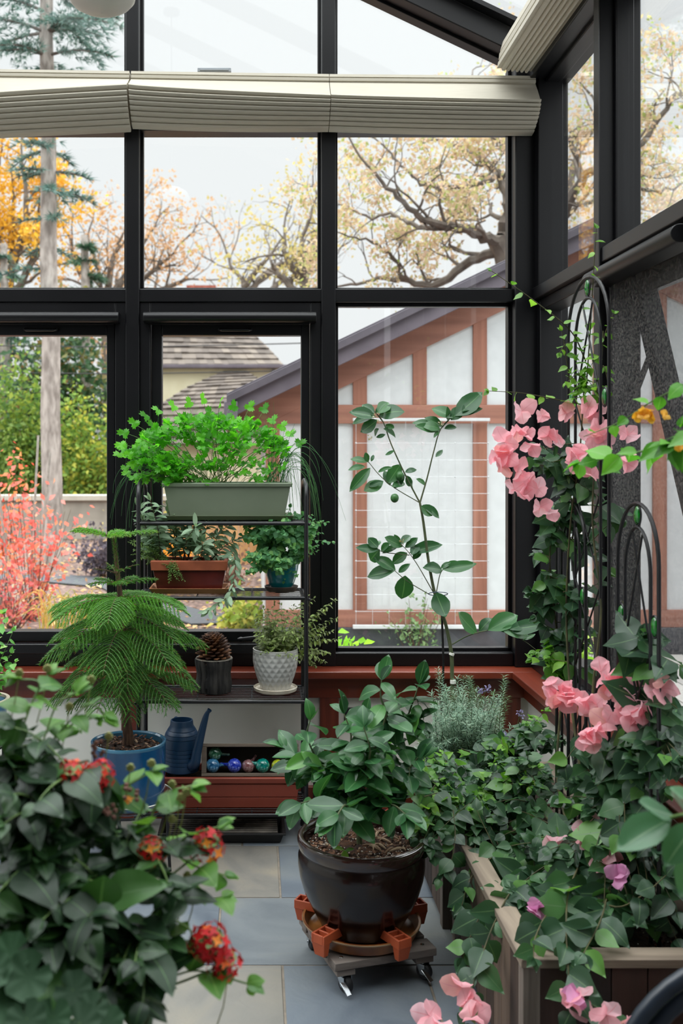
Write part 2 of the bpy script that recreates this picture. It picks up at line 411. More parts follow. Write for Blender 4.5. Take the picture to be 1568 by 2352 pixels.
struct('trim_5', MB().span((LX, 4.125, 0.0), (1.13, 4.15, 0.13)), M_redwood, 'mahogany skirting under the window row', 'skirting', bevel=0.002)
struct('trim_6', MB().span((1.105, -1.6, 0.0), (1.13, 4.125, 0.13)), M_redwoodY, 'mahogany skirting along the side wall', 'skirting', bevel=0.002)
k = 7
for x in (-1.33, -0.513, 0.305, 1.055):
    struct('trim_%d' % k, MB().span((x - 0.039, 4.127, 0.13), (x + 0.039, 4.15, 0.497)), M_redwoodZ, 'upright mahogany stile between cream panels, %s' % {-1.33: 'hidden end of the row', -0.513: 'behind the blue pot', 0.305: 'beside the black rack', 1.055: 'in the room corner'}[x], 'wall trim', bevel=0.002); k += 1
for y in (3.35, 2.53, 1.7, 0.9, 0.1):
    struct('trim_%d' % k, MB().span((1.107, y - 0.039, 0.13), (1.13, y + 0.039, 0.497)), M_redwoodZ, 'upright mahogany stile of the side wall, %.0f cm from the far corner' % ((4.15 - y) * 100), 'wall trim', bevel=0.002); k += 1
# ---- black aluminium posts and rails
def bar(a, b, label, cat='window post', **kw):
    global k
    o = struct('trim_%d' % k, MB().span(a, b), M_black, label, cat, bevel=0.004, **kw); k += 1; return o
bar((1.08, 4.16, 0.615), (1.3, 4.33, 3.15), 'black aluminium post in the room corner')
mul = [(-1.36, -1.30), (-0.542, -0.484), (0.276, 0.336)]
for (a, b), w in zip(mul, ('out of the picture', 'behind the norfolk pine', 'behind the plant rack')):
    bar((a, WY, 0.615), (b, 4.31, zr((a + b) / 2) + 0.01), 'tall black window mullion ' + w)
bar((LX, 4.188, 2.138), (1.08, 4.30, 2.194), 'black rail crossing the window row at head height', 'window rail')
bar((LX, 4.185, 0.615), (1.08, 4.31, 0.671), 'black bottom rail of the window row', 'window rail')
bar((LX, 4.20, 2.86), (1.08, 4.30, 2.93), 'black rail behind the pleated blinds', 'window rail')
for a, b in ((3.323, 3.379), (2.5, 2.556), (1.68, 1.736), (0.86, 0.916), (0.04, 0.096)):
    bar((RX, a, 0.615), (1.28, b, 3.12), 'black side window post %.0f cm from the far corner' % ((4.16 - b) * 100))
bar((1.148, -1.6, 2.137), (1.27, 4.16, 2.189), 'black rail crossing the side windows at head height', 'window rail')
bar((1.145, -1.6, 0.615), (1.28, 4.16, 0.671), 'black bottom rail of the side windows', 'window rail')
bar((1.125, -1.6, 3.04), (1.3, 4.16, 3.2), 'black eaves beam above the side windows', 'eaves beam')
for y in (4.2, 3.35, 2.53, 1.7, 0.9, 0.1):
    bar((LX - .1, y - .03, .6), (LX, y + .03, zr(LX) + .05), 'black post of the unseen glazed side, %.0f cm from the window row' % ((4.2 - y) * 100))
wl = thing('window_0', (LX - .05, 2, .6), 'large glazing of the unseen side', 'window', kind='structure')
MB().span((LX - .056, .9, .6), (LX - .05, 4.2, zr(LX))).build('pane', M_glass, wl)
MB().span((LX - .1, -1.6, .6), (LX - .02, .9, zr(LX))).build('unseen_shade_panel', M_plaster, wl)  # unseen opaque panel, added to block side light near the viewpoint
# ---- glass roof: rafters and panes
roof = thing('ceiling', (0, 2, 3.6), 'sloping glass roof on black rafters', 'roof', kind='structure')
def slope_bar(y0, y1, x0, x1, lo, hi):
    return MB().prism([(x0, y0, zr(x0) + lo), (x1, y0, zr(x1) + lo), (x1, y0, zr(x1) + hi), (x0, y0, zr(x0) + hi)], (0, y1 - y0, 0))
slope_bar(4.15, 4.33, 1.28, LX, 0.0, 0.10).build('rafter', M_black, roof, bevel=0.004)
slope_bar(4.10, 4.36, 1.32, LX, 0.105, 0.125).build('rafter_cap', M_black, roof)
for y in (3.35, 2.53, 1.7):
    slope_bar(y - 0.03, y + 0.03, 1.28, LX, 0.03, 0.12).build('rafter', M_black, roof, bevel=0.004)
for a, b in ((3.38, 4.15), (2.56, 3.32), (1.73, 2.5), (1.0, 1.67)):
    slope_bar(a - 0.02, b + 0.02, 1.28, LX, 0.098, 0.104).build('roof_pane', M_glass, roof)
M_ceil = surf('shade_roof_brown', '#3a2c22', '#4a382b', scale=4, rough=0.7)
slope_bar(-1.75, 1.0, 1.3, LX, 0.05, 0.12).build('unseen_shade_roof', M_ceil, roof)  # opaque roof part out of view, added to darken the foreground
# ---- windows
wn = [0]
def window(label, loc):
    wn[0] += 1
    return thing('window_%d' % wn[0], loc, label, 'window', kind='structure')
def frame_poly(pts, w, y0, y1):                      # a frame of bars along a polygon's edges (in the plane of the back wall)
    mb = MB(); n = len(pts)
    for i in range(n):
        a = Vector((pts[i][0], 0, pts[i][1])); b = Vector((pts[(i + 1) % n][0], 0, pts[(i + 1) % n][1]))
        d = (b - a).normalized(); q = Vector((-d.z, 0, d.x)) * w
        mb.prism([a + Vector((0, y0, 0)), b + Vector((0, y0, 0)), b + q + Vector((0, y0, 0)) - d * 0, a + q + Vector((0, y0, 0))], (0, y1 - y0, 0))
    return mb
for (a, b), lb in zip(((-1.30, -0.542), (-0.484, 0.276), (0.336, 1.08)), ('upper window showing the spruce trunk', 'upper window showing open white sky', 'upper window showing the oak crown')):
    w = window('tall fixed ' + lb, ((a + b) / 2, GYb, 2.194))
    pts = [(a, 2.194), (b, 2.194), (b, zr(b)), (a, zr(a))]
    frame_poly(pts, 0.012, 4.235, 4.265).build('frame', M_black, w, bevel=0.002)
    MB().prism([(x, GYb - 0.003, z) for x, z in pts], (0, 0.006, 0)).build('pane', M_glass, w)
def pull(mb, c, w, axis):                             # bow handle
    ax = Vector(axis); out = Vector((0, -1, 0)) if axis[0] else Vector((-1, 0, 0)); c = Vector(c)
    mb.tube([c - ax * w / 2, c - ax * w * 0.42 + out * 0.016 + Vector((0, 0, -0.005)), c + ax * w * 0.42 + out * 0.016 + Vector((0, 0, -0.005)), c + ax * w / 2], 0.0065, 8)
    mb.box(c - ax * w * 0.47, (0.016, 0.016, 0.012)); mb.box(c + ax * w * 0.47, (0.016, 0.016, 0.012)); return mb
def awning(a, b, lb, crank_x):
    w = window(lb, ((a + b) / 2, GYb, 0.671))
    x0, x1 = a + 0.091, b - 0.083
    f = MB()
    f.span((a, 4.195, 0.671), (a + 0.045, 4.29, 2.138)); f.span((b - 0.045, 4.195, 0.671), (b, 4.29, 2.138)); f.span((a + .045, 4.195, 2.06), (b - .045, 4.29, 2.138)); f.span((a + .045, 4.16, 0.671), (b - .045, 4.29, 0.712))
    f.build('frame', M_black, w, bevel=0.003)
    s = MB()
    s.span((a + 0.048, 4.215, 0.715), (x0, 4.27, 2.055)); s.span((b - 0.048, 4.215, 0.715), (x1, 4.27, 2.055)); s.span((x0, 4.215, 2.002), (x1, 4.27, 2.055)); s.span((x0, 4.205, 0.715), (x1, 4.27, 0.758))
    s.build('sash', M_black, w, bevel=0.003)
    MB().span((x0 - .005, GYb - .003, 0.75), (x1 + .005, GYb + .003, 2.01)).build('pane', M_glass, w)
    cs = MB(); prof = []
    for i in range(9):
        an = PI * (0.5 + i / 8); prof.append((4.155 + 0.022 * math.cos(an), 2.07 + 0.022 * math.sin(an)))
    prof += [(4.195, 2.048), (4.195, 2.092)]
    cs.prism([(a + 0.02, y, z) for y, z in prof], (b - a - 0.043, 0, 0))
    cas = cs.build('roller_screen_cassette', M_black, w, bevel=0.002)
    MB().span((a + 0.045, 4.17, 2.042), (b - 0.05, 4.19, 2.046)).build('pull_bar', M_black, w)
    pull(MB(), ((a + b) / 2 + 0.02, 4.205, 2.026), 0.135, (1, 0, 0)).build('pull_handle', M_black, w, bevel=0.001)
    ck = MB(); c = Vector((crank_x, 4.19, 0.727))
    ck.ball(c, 0.013, 10, (1, 0.7, 0.8)); ck.tube([c, c + Vector((-0.012, -0.022, 0.004)), c + Vector((0.05, -0.026, 0.012)), c + Vector((0.075, -0.026, 0.014))], [0.006, 0.005, 0.006, 0.003], 8)
    ck.build('crank_handle', M_black, w)
    lt = MB().box((a + 0.13 if a < -1 else b - 0.2, 4.15, 0.700), (0.045, 0.02, 0.018)); lt.build('latch', M_black, w, bevel=0.003)
    return w
awning(-1.30, -0.542, 'black framed awning window behind the norfolk pine, red shrub outside', -0.79)
awning(-0.484, 0.276, 'black framed awning window behind the plant rack, shingled house outside', -0.06)
w = window('fixed window behind the citrus sapling, half timbered gable outside', (0.7, GYb, 0.671))
frame_poly([(0.336, 0.671), (1.08, 0.671), (1.08, 2.138), (0.336, 2.138)], 0.014, 4.225, 4.265).build('frame', M_black, w, bevel=0.002)
MB().span((0.336, GYb - .003, 0.671), (1.08, GYb + .003, 2.138)).build('pane', M_glass, w)
# side windows
bays = [(3.379, 4.16), (2.556, 3.323), (1.736, 2.5), (0.916, 1.68), (0.096, 0.86)]
nm = ['nearest the room corner', 'second from the room corner', 'third from the room corner', 'fourth from the room corner', 'fifth from the room corner']
def yframe(a, b, z0, z1, w, x0, x1):
    f = MB(); f.span((x0, a, z0), (x1, a + w, z1)); f.span((x0, b - w, z0), (x1, b, z1)); f.span((x0, a + w, z0), (x1, b - w, z0 + w)); f.span((x0, a + w, z1 - w), (x1, b - w, z1)); return f
for (a, b), lb in zip(bays, nm):
    w = window('upper fixed side window ' + lb, (GXr, (a + b) / 2, 2.19))
    yframe(a, b, 2.189, 3.045, 0.02, 1.19, 1.25).build('frame', M_black, w, bevel=0.003)
    MB().span((GXr - .003, a, 2.189), (GXr + .003, b, 3.045)).build('pane', M_glass, w)
    if (a, b) == bays[0]:
        MB().span((RX + 0.02, b - 0.06, 2.19), (1.26, b, 3.05)).build('jamb', M_black, w, bevel=0.003)
M_screen = None
def screen_mat():
    m, t, out = nt('insect_screen'); co = coords(t); no = N(t, 'TexNoise'); no.inputs['Scale'].default_value = 160; no.inputs['Detail'].default_value = 6; t.links.new(co, no.inputs[0])
    tr = N(t, 'BsdfTransparent'); df = N(t, 'BsdfDiffuse'); rp = ramp(t, [(0.42, lin('#3a3a3d')), (0.75, lin('#a09c98'))], no.outputs['Fac']); t.links.new(rp.outputs[0], df.inputs[0])
    mx = N(t, 'MixShader'); mx.inputs[0].default_value = 0.36; t.links.new(tr.outputs[0], mx.inputs[1]); t.links.new(df.outputs[0], mx.inputs[2]); t.links.new(mx.outputs[0], out.inputs[0]); return m
M_screen = screen_mat()
for i, ((a, b), lb) in enumerate(zip(bays, nm)):
    w = window(('lower fixed side window ' if i != 1 else 'lower side awning window tilted open behind its insect screen, ') + lb, (GXr, (a + b) / 2, 0.671))
    yframe(a, b, 0.671, 2.137, 0.045, 1.17, 1.26).build('frame', M_black, w, bevel=0.003)
    if i != 1:
        MB().span((GXr - .003, a, 0.671), (GXr + .003, b, 2.137)).build('pane', M_glass, w)
        continue
    # open sash: hinged at its top edge, swung outwards
    an = math.radians(13.0); hz = 2.085; hx = 1.245
    def sw(d): return Vector((hx + math.sin(an) * d, 0, hz - math.cos(an) * d))
    s = MB(); X = Vector((math.cos(an), 0, math.sin(an))) * 0.03; Ls = 1.36; jy = Vector((0, 1, 0))
    def sbar(d0, d1, y0_, y1_):
        p = [sw(d0) - X, sw(d0) + X, sw(d1) + X, sw(d1) - X]
        s.prism([q + jy * y0_ for q in p], jy * (y1_ - y0_))
    sbar(0, Ls, a + 0.05, a + 0.12); sbar(0, Ls, b - 0.12, b - 0.05); sbar(0, 0.07, a + .12, b - .12); sbar(Ls - 0.07, Ls, a + .12, b - .12)
    s.build('sash', M_black, w, bevel=0.003)
    gp = MB(); p = [sw(0.05) - X * 0.1, sw(0.05) + X * 0.1, sw(Ls - 0.05) + X * 0.1, sw(Ls - 0.05) - X * 0.1]
    gp.prism([q + jy * (a + 0.1) for q in p], jy * (b - a - 0.2)); gp.build('pane', M_glass, w)
    ar = MB(); y_ = b - 0.085
    ar.beam((1.2, y_, 1.62), sw(0.22) + jy * y_, 0.012, 0.024, (0, 1, 0)); ar.build('stay_arm', M_black, w)
    MB().span((1.168, a + 0.02, 0.70), (1.170, b - 0.02, 2.06)).build('insect_screen', M_screen, w)
    cs = MB(); prof = []
    for q in range(9):
        an2 = PI * (0.5 + q / 8); prof.append((1.10 + 0.024 * math.cos(an2), 2.075 + 0.024 * math.sin(an2)))
    prof += [(1.165, 2.051), (1.165, 2.099)]
    cs.prism([(x, a + 0.04, z) for x, z in prof], (0, b - a - 0.06, 0)); cs.build('roller_screen_cassette', M_black, w, bevel=0.002)
# wall socket
so = thing('wall_socket', (0.395, 4.147, 0.405), 'black wall socket on the cream panel behind the bushy citrus', 'socket')
MB().box((0.395, 4.145, 0.41), (0.055, 0.012, 0.085)).build('cover_plate', M_rubber, so, bevel=0.003)
MB().box((0.395, 4.137, 0.41), (0.03, 0.006, 0.06)).build('socket_face', M_black, so, bevel=0.002)
# ---- pleated blinds
def cloth():
    m, t, out = nt('cream_blind_cloth'); co = coords(t, (1, 1, 1)); b = N(t, 'BsdfPrincipled')
    w = N(t, 'TexNoise'); w.inputs['Scale'].default_value = 4; t.links.new(coords(t, (3, 90, 90)), w.inputs[0]); w.inputs['Detail'].default_value = 5
    rp = ramp(t, [(0.3, lin('#bdb7a8')), (0.7, lin('#c9c3b4'))], w.outputs['Fac']); t.links.new(rp.outputs[0], b.inputs['Base Color']); b.inputs['Roughness'].default_value = 0.85
    tr = N(t, 'BsdfTranslucent'); tr.inputs[0].default_value = lin('#e2d8c4'); mx = N(t, 'MixShader'); mx.inputs[0].default_value = 0.12
    t.links.new(b.outputs[0], mx.inputs[1]); t.links.new(tr.outputs[0], mx.inputs[2]); t.links.new(mx.outputs[0], out.inputs[0]); return m
M_cloth = cloth()
def pleat_profile(drop, z0):
    """front outline of a drawn-up pleated blind, from its top down: (depth towards the room, z drop)"""
    pr = [(0.045, 0.0), (0.085, 0.0), (0.089, 0.012), (0.084, 0.014), (0.089, 0.018), (0.089, 0.028), (0.082, 0.031)]
    for i in range(9): t = i / 8; pr.append((0.082 + 0.070 * t ** 1.2 + 0.006 * math.sin(t * PI), 0.031 + (z0 - 0.031) * t))
    n = 8; z1 = drop
    def zz(t): return z0 + (z1 - z0) * max(0, t) ** 0.86
    def dd(t): return 0.157 - 0.112 * max(0, t) ** 1.9
    for i in range(n):
        a_ = 0.0125 * (1 - 0.5 * i / n)
        for f, k_ in ((-0.06, -1.5), (0.04, 0.1), (0.2, 0.85), (0.42, 1.05), (0.66, 0.75), (0.86, 0.0), (0.9, -1.5)):
            t = (i + f) / n; pr.append((dd(t) + a_ * k_, zz(t)))
    pr += [(0.03, drop + 0.002), (0.02, drop - 0.01), (0.02, 0.03)]
    return pr
def back_blind(px0, px1, ytop0, ytop1, ybot0, ybot1, label, sagk, za=.11, zb_=.11):
    Yc = 4.06; n = 28; rows_ = []
    for i in range(n + 1):
        t = i / n; x = (px0 + (px1 - px0) * t - VX) / FOC * Yc
        zt = EYE + (VY - (ytop0 + (ytop1 - ytop0) * t)) / FOC * 4.10
        zb = EYE + (VY - (ybot0 + (ybot1 - ybot0) * t)) / FOC * 4.12 - sagk * math.sin(PI * t)
        dr = zt - zb
        rows_.append([(x, 4.185 - d, zt - z) for d, z in pleat_profile(dr, za + (zb_ - za) * t ** 0.7)])
    o = thing('pleated_blind', ((rows_[0][0][0] + rows_[-1][0][0]) / 2, 4.18, 2.8), label, 'blind', 'pleated cream blinds')
    mb = MB(); m = len(rows_[0]); vs = [p for r_ in rows_ for p in r_]
    fs = [(i * m + j, i * m + (j + 1) % m, (i + 1) * m + (j + 1) % m, (i + 1) * m + j) for i in range(n) for j in range(m)]
    fs += [tuple(range(m)), tuple(n * m + j for j in range(m - 1, -1, -1))]
    mb.add(vs, fs); mb.build('cloth', M_cloth, o, angle=50)
    return o
back_blind(-260, 294, 155, 163, 322, 296, 'cream pleated blind drawn up before the spruce trunk', 0.0, .17, .075)
back_blind(298, 757, 163, 170, 289, 296, 'cream pleated blind drawn up across the middle bay', 0.006, .075, .108)
back_blind(758.5, 1236, 170, 174, 296, 305, 'cream pleated blind drawn up before the oak, ending at the corner', 0.004, .106, .120)
o = thing('pleated_blind', (1.07, 2.5, 3.06), 'cream pleated roof blind bunched along the side eaves', 'blind', 'pleated cream blinds')
prof = [(1.125, 3.062)]
for i in range(6):
    x0_, x1_ = 1.115 - i * 0.019, 1.115 - (i + 1) * 0.019
    prof += [(x0_ - 0.002, 3.066), (x0_ - 0.006, 3.056 + 0.002 * i), (x1_ + 0.006, 3.056 + 0.002 * i), (x1_ + 0.002, 3.066 + 0.002 * i)]
prof += [(0.985, 3.075), (0.99, 3.10), (1.0, 3.105), (0.992, 3.11), (0.995, 3.135), (1.006, 3.138), (0.998, 3.145), (1.01, 3.185), (1.13, 3.16)]
mb = MB(); n = len(prof); ys = [4.085 - 3.4 * i / 10 for i in range(11)]
vs = [(x, y, z) for y in ys for x, z in prof]
fs = [(i * n + j, i * n + (j + 1) % n, (i + 1) * n + (j + 1) % n, (i + 1) * n + j) for i in range(10) for j in range(n)] + [tuple(range(n)), tuple(10 * n + j for j in range(n - 1, -1, -1))]
mb.add(vs, fs).build('cloth', M_cloth, o, angle=40)
M_greymetal = surf('grey_metal', '#8d9297', '#979ca1', scale=6, rough=0.5)
mt = thing('motor_housing', P(492, 168, 4.16), 'small grey metal box poking up behind the middle pleated blind', 'blind motor')
a_, b_ = P(453, 153, 4.13), P(531, 175, 4.19)
MB().span((a_.x, 4.14, b_.z), (b_.x, 4.185, a_.z)).build('case', M_greymetal, mt, bevel=0.002)
MB().span((a_.x + .01, 4.135, b_.z + .004), (b_.x - .01, 4.14, a_.z - .006)).build('cover', M_greymetal, mt, bevel=0.001)
# ---- hanging lamp
lamp = thing('pendant_lamp', (-0.46, 3.0, 2.82), 'pale grey bowl pendant lamp hanging before the spruce', 'lamp')
M_lamp = surf('opal_lamp_glass', '#b9b7ae', '#c4c2b8', scale=3, rough=0.35)
pr = [(0.001, 0.0), (0.03, 0.003), (0.06, 0.012), (0.085, 0.026), (0.099, 0.042), (0.103, 0.06), (0.1, 0.09), (0.085, 0.12), (0.05, 0.14), (0.012, 0.147), (0.001, 0.148)]
MB().lathe(pr, (-0.46, 3.0, 2.822), 48).build('lamp_shade', M_lamp, lamp)
MB().tube([(-0.46, 3.0, 2.96), (-0.46, 3.0, zr(-0.46) + 0.04)], 0.004, 8).build('cord', M_rubber, lamp)
MB().lathe([(0.001, 0), (0.045, 0), (0.045, 0.02), (0.001, 0.025)], (-0.46, 3.0, zr(-0.46) + 0.02), 24).build('ceiling_rose', M_black, lamp)
# ================================================================ FURNITURE AND POTS
def soil_disc(name, parent, c, r, mat, seed, amp=0.006, r2=None):
    rr = random.Random(seed); mb = MB(); rings, seg = 7, 28; vs = [Vector(c) + Vector((0, 0, amp))]; fs = []
    for i in range(1, rings + 1):
        q = i / rings
        for k in range(seg):
            a = 2 * PI * k / seg
            vs.append(Vector(c) + Vector((r * q * math.cos(a), (r2 or r) * q * math.sin(a), amp * (1 - q * q) + rr.uniform(-amp, amp) * 0.7 * (q < 1))))
    for k in range(seg): fs.append((0, 1 + k, 1 + (k + 1) % seg))
    for i in range(rings - 1):
        for k in range(seg):
            a = 1 + i * seg; fs.append((a + k, a + seg + k, a + seg + (k + 1) % seg, a + (k + 1) % seg))
    mb.add(vs, fs); return mb.build(name, mat, parent, angle=80)
def chips_mat():
    m, t, out = nt('bark_chips'); at = N(t, 'Attribute', attribute_name='tint')
    rp = ramp(t, [(0.0, lin('#2b1a12')), (0.45, lin('#5a3a2a')), (0.75, lin('#8a6248')), (0.9, lin('#b09a80')), (0.96, lin('#e8e4da'))], at.outputs['Fac'])
    b = N(t, 'BsdfPrincipled'); b.inputs['Roughness'].default_value = 0.85; t.links.new(rp.outputs[0], b.inputs['Base Color']); t.links.new(b.outputs[0], out.inputs[0]); return m
M_chips = chips_mat()
def chips(name, parent, c, r, n, seed, size=0.008, perl=0.15):
    rr = random.Random(seed); mb = MB()
    for _ in range(n):
        a = rr.uniform(0, 2 * PI); q = r * math.sqrt(rr.random())
        p = Vector(c) + Vector((q * math.cos(a), q * math.sin(a), 0.003))
        R = (Quaternion((0, 0, 1), rr.uniform(0, 6.3)) @ Quaternion((1, 0, 0), rr.uniform(-0.5, 0.5)) @ Quaternion((0, 1, 0), rr.uniform(-0.5, 0.5))).to_matrix()
        if rr.random() < perl:
            mb.tint = 1.0; mb.box(p, [size * 0.35] * 3, R)
        else:
            mb.tint = rr.random() ** 1.4 * 0.9; s_ = size * rr.uniform(0.5, 1.7); mb.box(p, (s_ * 1.4, s_ * 0.6, s_ * 0.3), R)
    return mb.build(name, M_chips, parent, smooth=False)
# ---- black wire plant rack
RFY, RBY, RXL, RXR = 3.80, 4.05, -0.443, 0.193
rack = thing('plant_rack', ((RXL + RXR) / 2, 3.925, 0), 'tall black wire plant rack with four shelves under the middle window', 'plant rack')
for x in (RXL, RXR):
    s = MB(); top = 1.40
    pts = [(x, RFY, 0.0), (x, RFY, 0.5), (x, RFY, 1.0), (x, RFY, top - 0.06)]
    for i in range(1, 8):
        a = PI * i / 8; pts.append((x, RFY + 0.125 - 0.125 * math.cos(a), top - 0.06 + 0.06 * math.sin(a) ** 0.7))
    pts += [(x, RBY, top - 0.06), (x, RBY, 1.0), (x, RBY, 0.5), (x, RBY, 0.0)]
    s.tube(pts, 0.0085, 10)
    for z in (0.13, 0.56, 0.955, 1.238): s.tube([(x, RFY, z), (x, RBY, z)], 0.005, 8)
    for z in (0.125, 0.555, 0.95, 1.235):
        for y in (RFY, RBY): s.ball((x + (0.012 if x > 0 else -0.012), y, z), 0.006, 8)
    sf = s.build('side_frame', M_blackwire, rack, angle=60)
    MB().tube([(x, RFY, 0), (x, RFY, 0.02)], 0.011, 10).build('foot_cap', M_rubber, sf)
    MB().tube([(x, RBY, 0), (x, RBY, 0.02)], 0.011, 10).build('foot_cap', M_rubber, sf)
SH = {'bottom': 0.141, 'low': 0.571, 'mid': 0.964, 'top': 1.247}
for z in SH.values():
    s = MB(); zc = z - 0.009
    s.tube([(RXL, RFY, zc), (RXR, RFY, zc)], 0.0075, 8); s.tube([(RXL, RBY, zc), (RXR, RBY, zc)], 0.0065, 8)
    for i in range(1, 10):
        y = RFY + (RBY - RFY) * i / 10; s.tube([(RXL + 0.004, y, z - 0.003), (RXR - 0.004, y, z - 0.003)], 0.0013, 6)
    for x in (RXL + 0.015, RXL + 0.22, RXL + 0.43, RXR - 0.015): s.tube([(x, RFY, z - 0.007), (x, RBY, z - 0.007)], 0.0025, 6)
    s.build('shelf', M_blackwire, rack, angle=60)
# ---- rectangular window boxes
def trough(name, x0, x1, y0, y1, z0, z1, rim, taper_, label, cat, mat, rimmat=None, tray=None, traymat=None, soilmat=None, grooves=(), group=None, soil_drop=0.012, root=None):
    t = root or thing(name, ((x0 + x1) / 2, (y0 + y1) / 2, z0), label, cat, group)
    zb = z0 + (tray or 0) * 0.35; tp = taper_; th = 0.006; mb = MB()
    def ring(z, o): return [Vector((x0 + o, y0 + o, z)), Vector((x1 - o, y0 + o, z)), Vector((x1 - o, y1 - o, z)), Vector((x0 + o, y1 - o, z))]
    H = z1 - rim - zb
    lv = [(zb, tp)]
    for g in grooves:
        zz = zb + H * g; o = tp * (1 - g) + 0.004 * g
        lv += [(zz - 0.002, o), (zz - 0.001, o + 0.0025), (zz + 0.001, o + 0.0025), (zz + 0.002, o - 0.001)]
    lv += [(z1 - rim, 0.006), (z1 - 0.02, 0.006 + th), (z1 - 0.02, 0.006 + th)]
    vs = []; fs = [(3, 2, 1, 0)]
    for z, o in lv: vs += ring(z, o)
    for i in range(len(lv) - 1):
        for q in range(4): fs.append((i * 4 + q, i * 4 + (q + 1) % 4, i * 4 + 4 + (q + 1) % 4, i * 4 + 4 + q))
    mb.add(vs, fs).build('body', mat, t, bevel=0.002)
    r = MB(); a = ring(z1 - rim, 0.004); 
    lv2 = [(z1 - rim, 0.008), (z1 - rim, 0.0), (z1 - 0.003, -0.003), (z1, 0.0), (z1, 0.012), (z1 - rim - 0.002, 0.016)]
    vs = []; fs = []
    for z, o in lv2: vs += ring(z, o)
    for i in range(len(lv2) - 1):
        for q in range(4): fs.append((i * 4 + q, i * 4 + (q + 1) % 4, i * 4 + 4 + (q + 1) % 4, i * 4 + 4 + q))
    r.add(vs, fs).build('rim', rimmat or mat, t, bevel=0.0015)
    if tray:
        tr = MB(); vs = []; fs = [(3, 2, 1, 0)]
        for z, o in [(z0, 0.008), (z0 + tray, -0.008), (z0 + tray, -0.003), (z0 + 0.004, 0.012)]: vs += ring(z, o)
        for i in range(3):
            for q in range(4): fs.append((i * 4 + q, i * 4 + (q + 1) % 4, i * 4 + 4 + (q + 1) % 4, i * 4 + 4 + q))
        fs.append((12, 13, 14, 15)); tr.add(vs, fs).build('drip_tray', traymat or mat, t, bevel=0.0015)
    if soilmat:
        so_ = MB(); rr = random.Random(9); nx, ny = 24, 10; grid = [[Vector((x0 + 0.012 + (x1 - x0 - 0.024) * i / nx, y0 + 0.012 + (y1 - y0 - 0.024) * j / ny, z1 - soil_drop + rr.uniform(-0.004, 0.004))) for i in range(nx + 1)] for j in range(ny + 1)]
        so_.sheet(grid).build('soil', soilmat, t, angle=80)
    return t
M_sagegreen = surf('sage_green_plastic', '#75806c', '#7d8874', scale=4, rough=0.55, bump=0.02)
M_sagegreen2 = surf('sage_green_tray', '#636c50', '#6b7458', scale=4, rough=0.55)
M_oxblood = surf('oxblood_glazed_clay', '#3f100f', '#571a16', scale=9, rough=0.3, coat=0.2)
M_terrarim = surf('worn_terracotta', '#8f4a30', '#a8593b', scale=14, rough=0.7, bump=0.1)
M_terratray = surf('tan_terracotta', '#a06a42', '#b07a50', scale=8, rough=0.6)
planter_green = trough('parsley_planter', -0.355, 0.14, 3.83, 4.00, 1.249, 1.392, 0.016, 0.028, 'sage green window box of parsley and chives on the top rack shelf', 'planter', M_sagegreen, tray=0.017, traymat=M_sagegreen2, soilmat=M_soildark)
sage_box = trough('sage_planter', -0.398, -0.108, 3.83, 3.985, 0.966, 1.094, 0.038, 0.022, 'dark red window box of sage and thyme on the second rack shelf', 'planter', M_oxblood, rimmat=M_terrarim, tray=0.022, traymat=M_terratray, soilmat=M_soil)
terr1 = trough('terracotta_trough', -0.36, 0.172, 3.835, 4.02, 0.143, 0.262, 0.022, 0.016, 'long terracotta trough holding can and crate on the lowest rack shelf', 'planter', M_terra, grooves=(0.42, 0.95), soilmat=M_soildark, soil_drop=0.03, group='terracotta troughs')
stand2 = thing('plant_stand', (0.43, 4.0, 0), 'low black wire stand beside the rack under the second trough', 'plant stand', 'black wire stands')
s = MB()
for x in (0.24, 0.575):
    for y in (3.93, 4.07): s.tube([(x, y, 0), (x, y, 0.24)], 0.005, 8)
s.tube([(0.24, 3.93, 0.2), (0.575, 3.93, 0.2)], 0.005, 8); s.tube([(0.24, 4.07, 0.2), (0.575, 4.07, 0.2)], 0.005, 8)
s.build('frame', M_blackwire, stand2)
s = MB(); s.tube([(0.24, 3.93, 0.095), (0.575, 3.93, 0.095)], 0.005, 8); s.tube([(0.24, 4.07, 0.095), (0.575, 4.07, 0.095)], 0.005, 8)
for i in range(1, 6): s.tube([(0.24, 3.93 + 0.14 * i / 6, 0.098), (0.575, 3.93 + 0.14 * i / 6, 0.098)], 0.002, 6)
s.build('shelf', M_blackwire, stand2)
terr2 = trough('terracotta_trough', 0.255, 0.56, 3.94, 4.06, 0.101, 0.232, 0.022, 0.012, 'shorter terracotta trough beside the rack, behind the bushy citrus', 'planter', M_terra, grooves=(0.5,), soilmat=M_soildark, soil_drop=0.012, group='terracotta troughs')
# ---- ribbed black tray on the floor under the rack
M_tray = surf('black_tray_plastic', '#111113', '#1d1c1c', scale=25, rough=0.5, bump=0.1)
tr = thing('seed_tray', (-0.13, 3.94, 0), 'dusty black ribbed seed tray on the slate under the rack', 'tray')
x0, x1, y0, y1 = -0.375, 0.117, 3.845, 4.04
mb = MB(); lv = [(0.002, 0.02), (0.036, 0.008), (0.036, 0.0), (0.043, 0.0), (0.043, 0.012), (0.012, 0.024)]; vs = []; fs = [(3, 2, 1, 0)]
for z, o in lv: vs += [(x0 + o, y0 + o, z), (x1 - o, y0 + o, z), (x1 - o, y1 - o, z), (x0 + o, y1 - o, z)]
for i in range(5):
    for q in range(4): fs.append((i * 4 + q, i * 4 + (q + 1) % 4, i * 4 + 4 + (q + 1) % 4, i * 4 + 4 + q))
fs.append((20, 21, 22, 23)); mb.add(vs, fs).build('pan', M_tray, tr, bevel=0.0015)
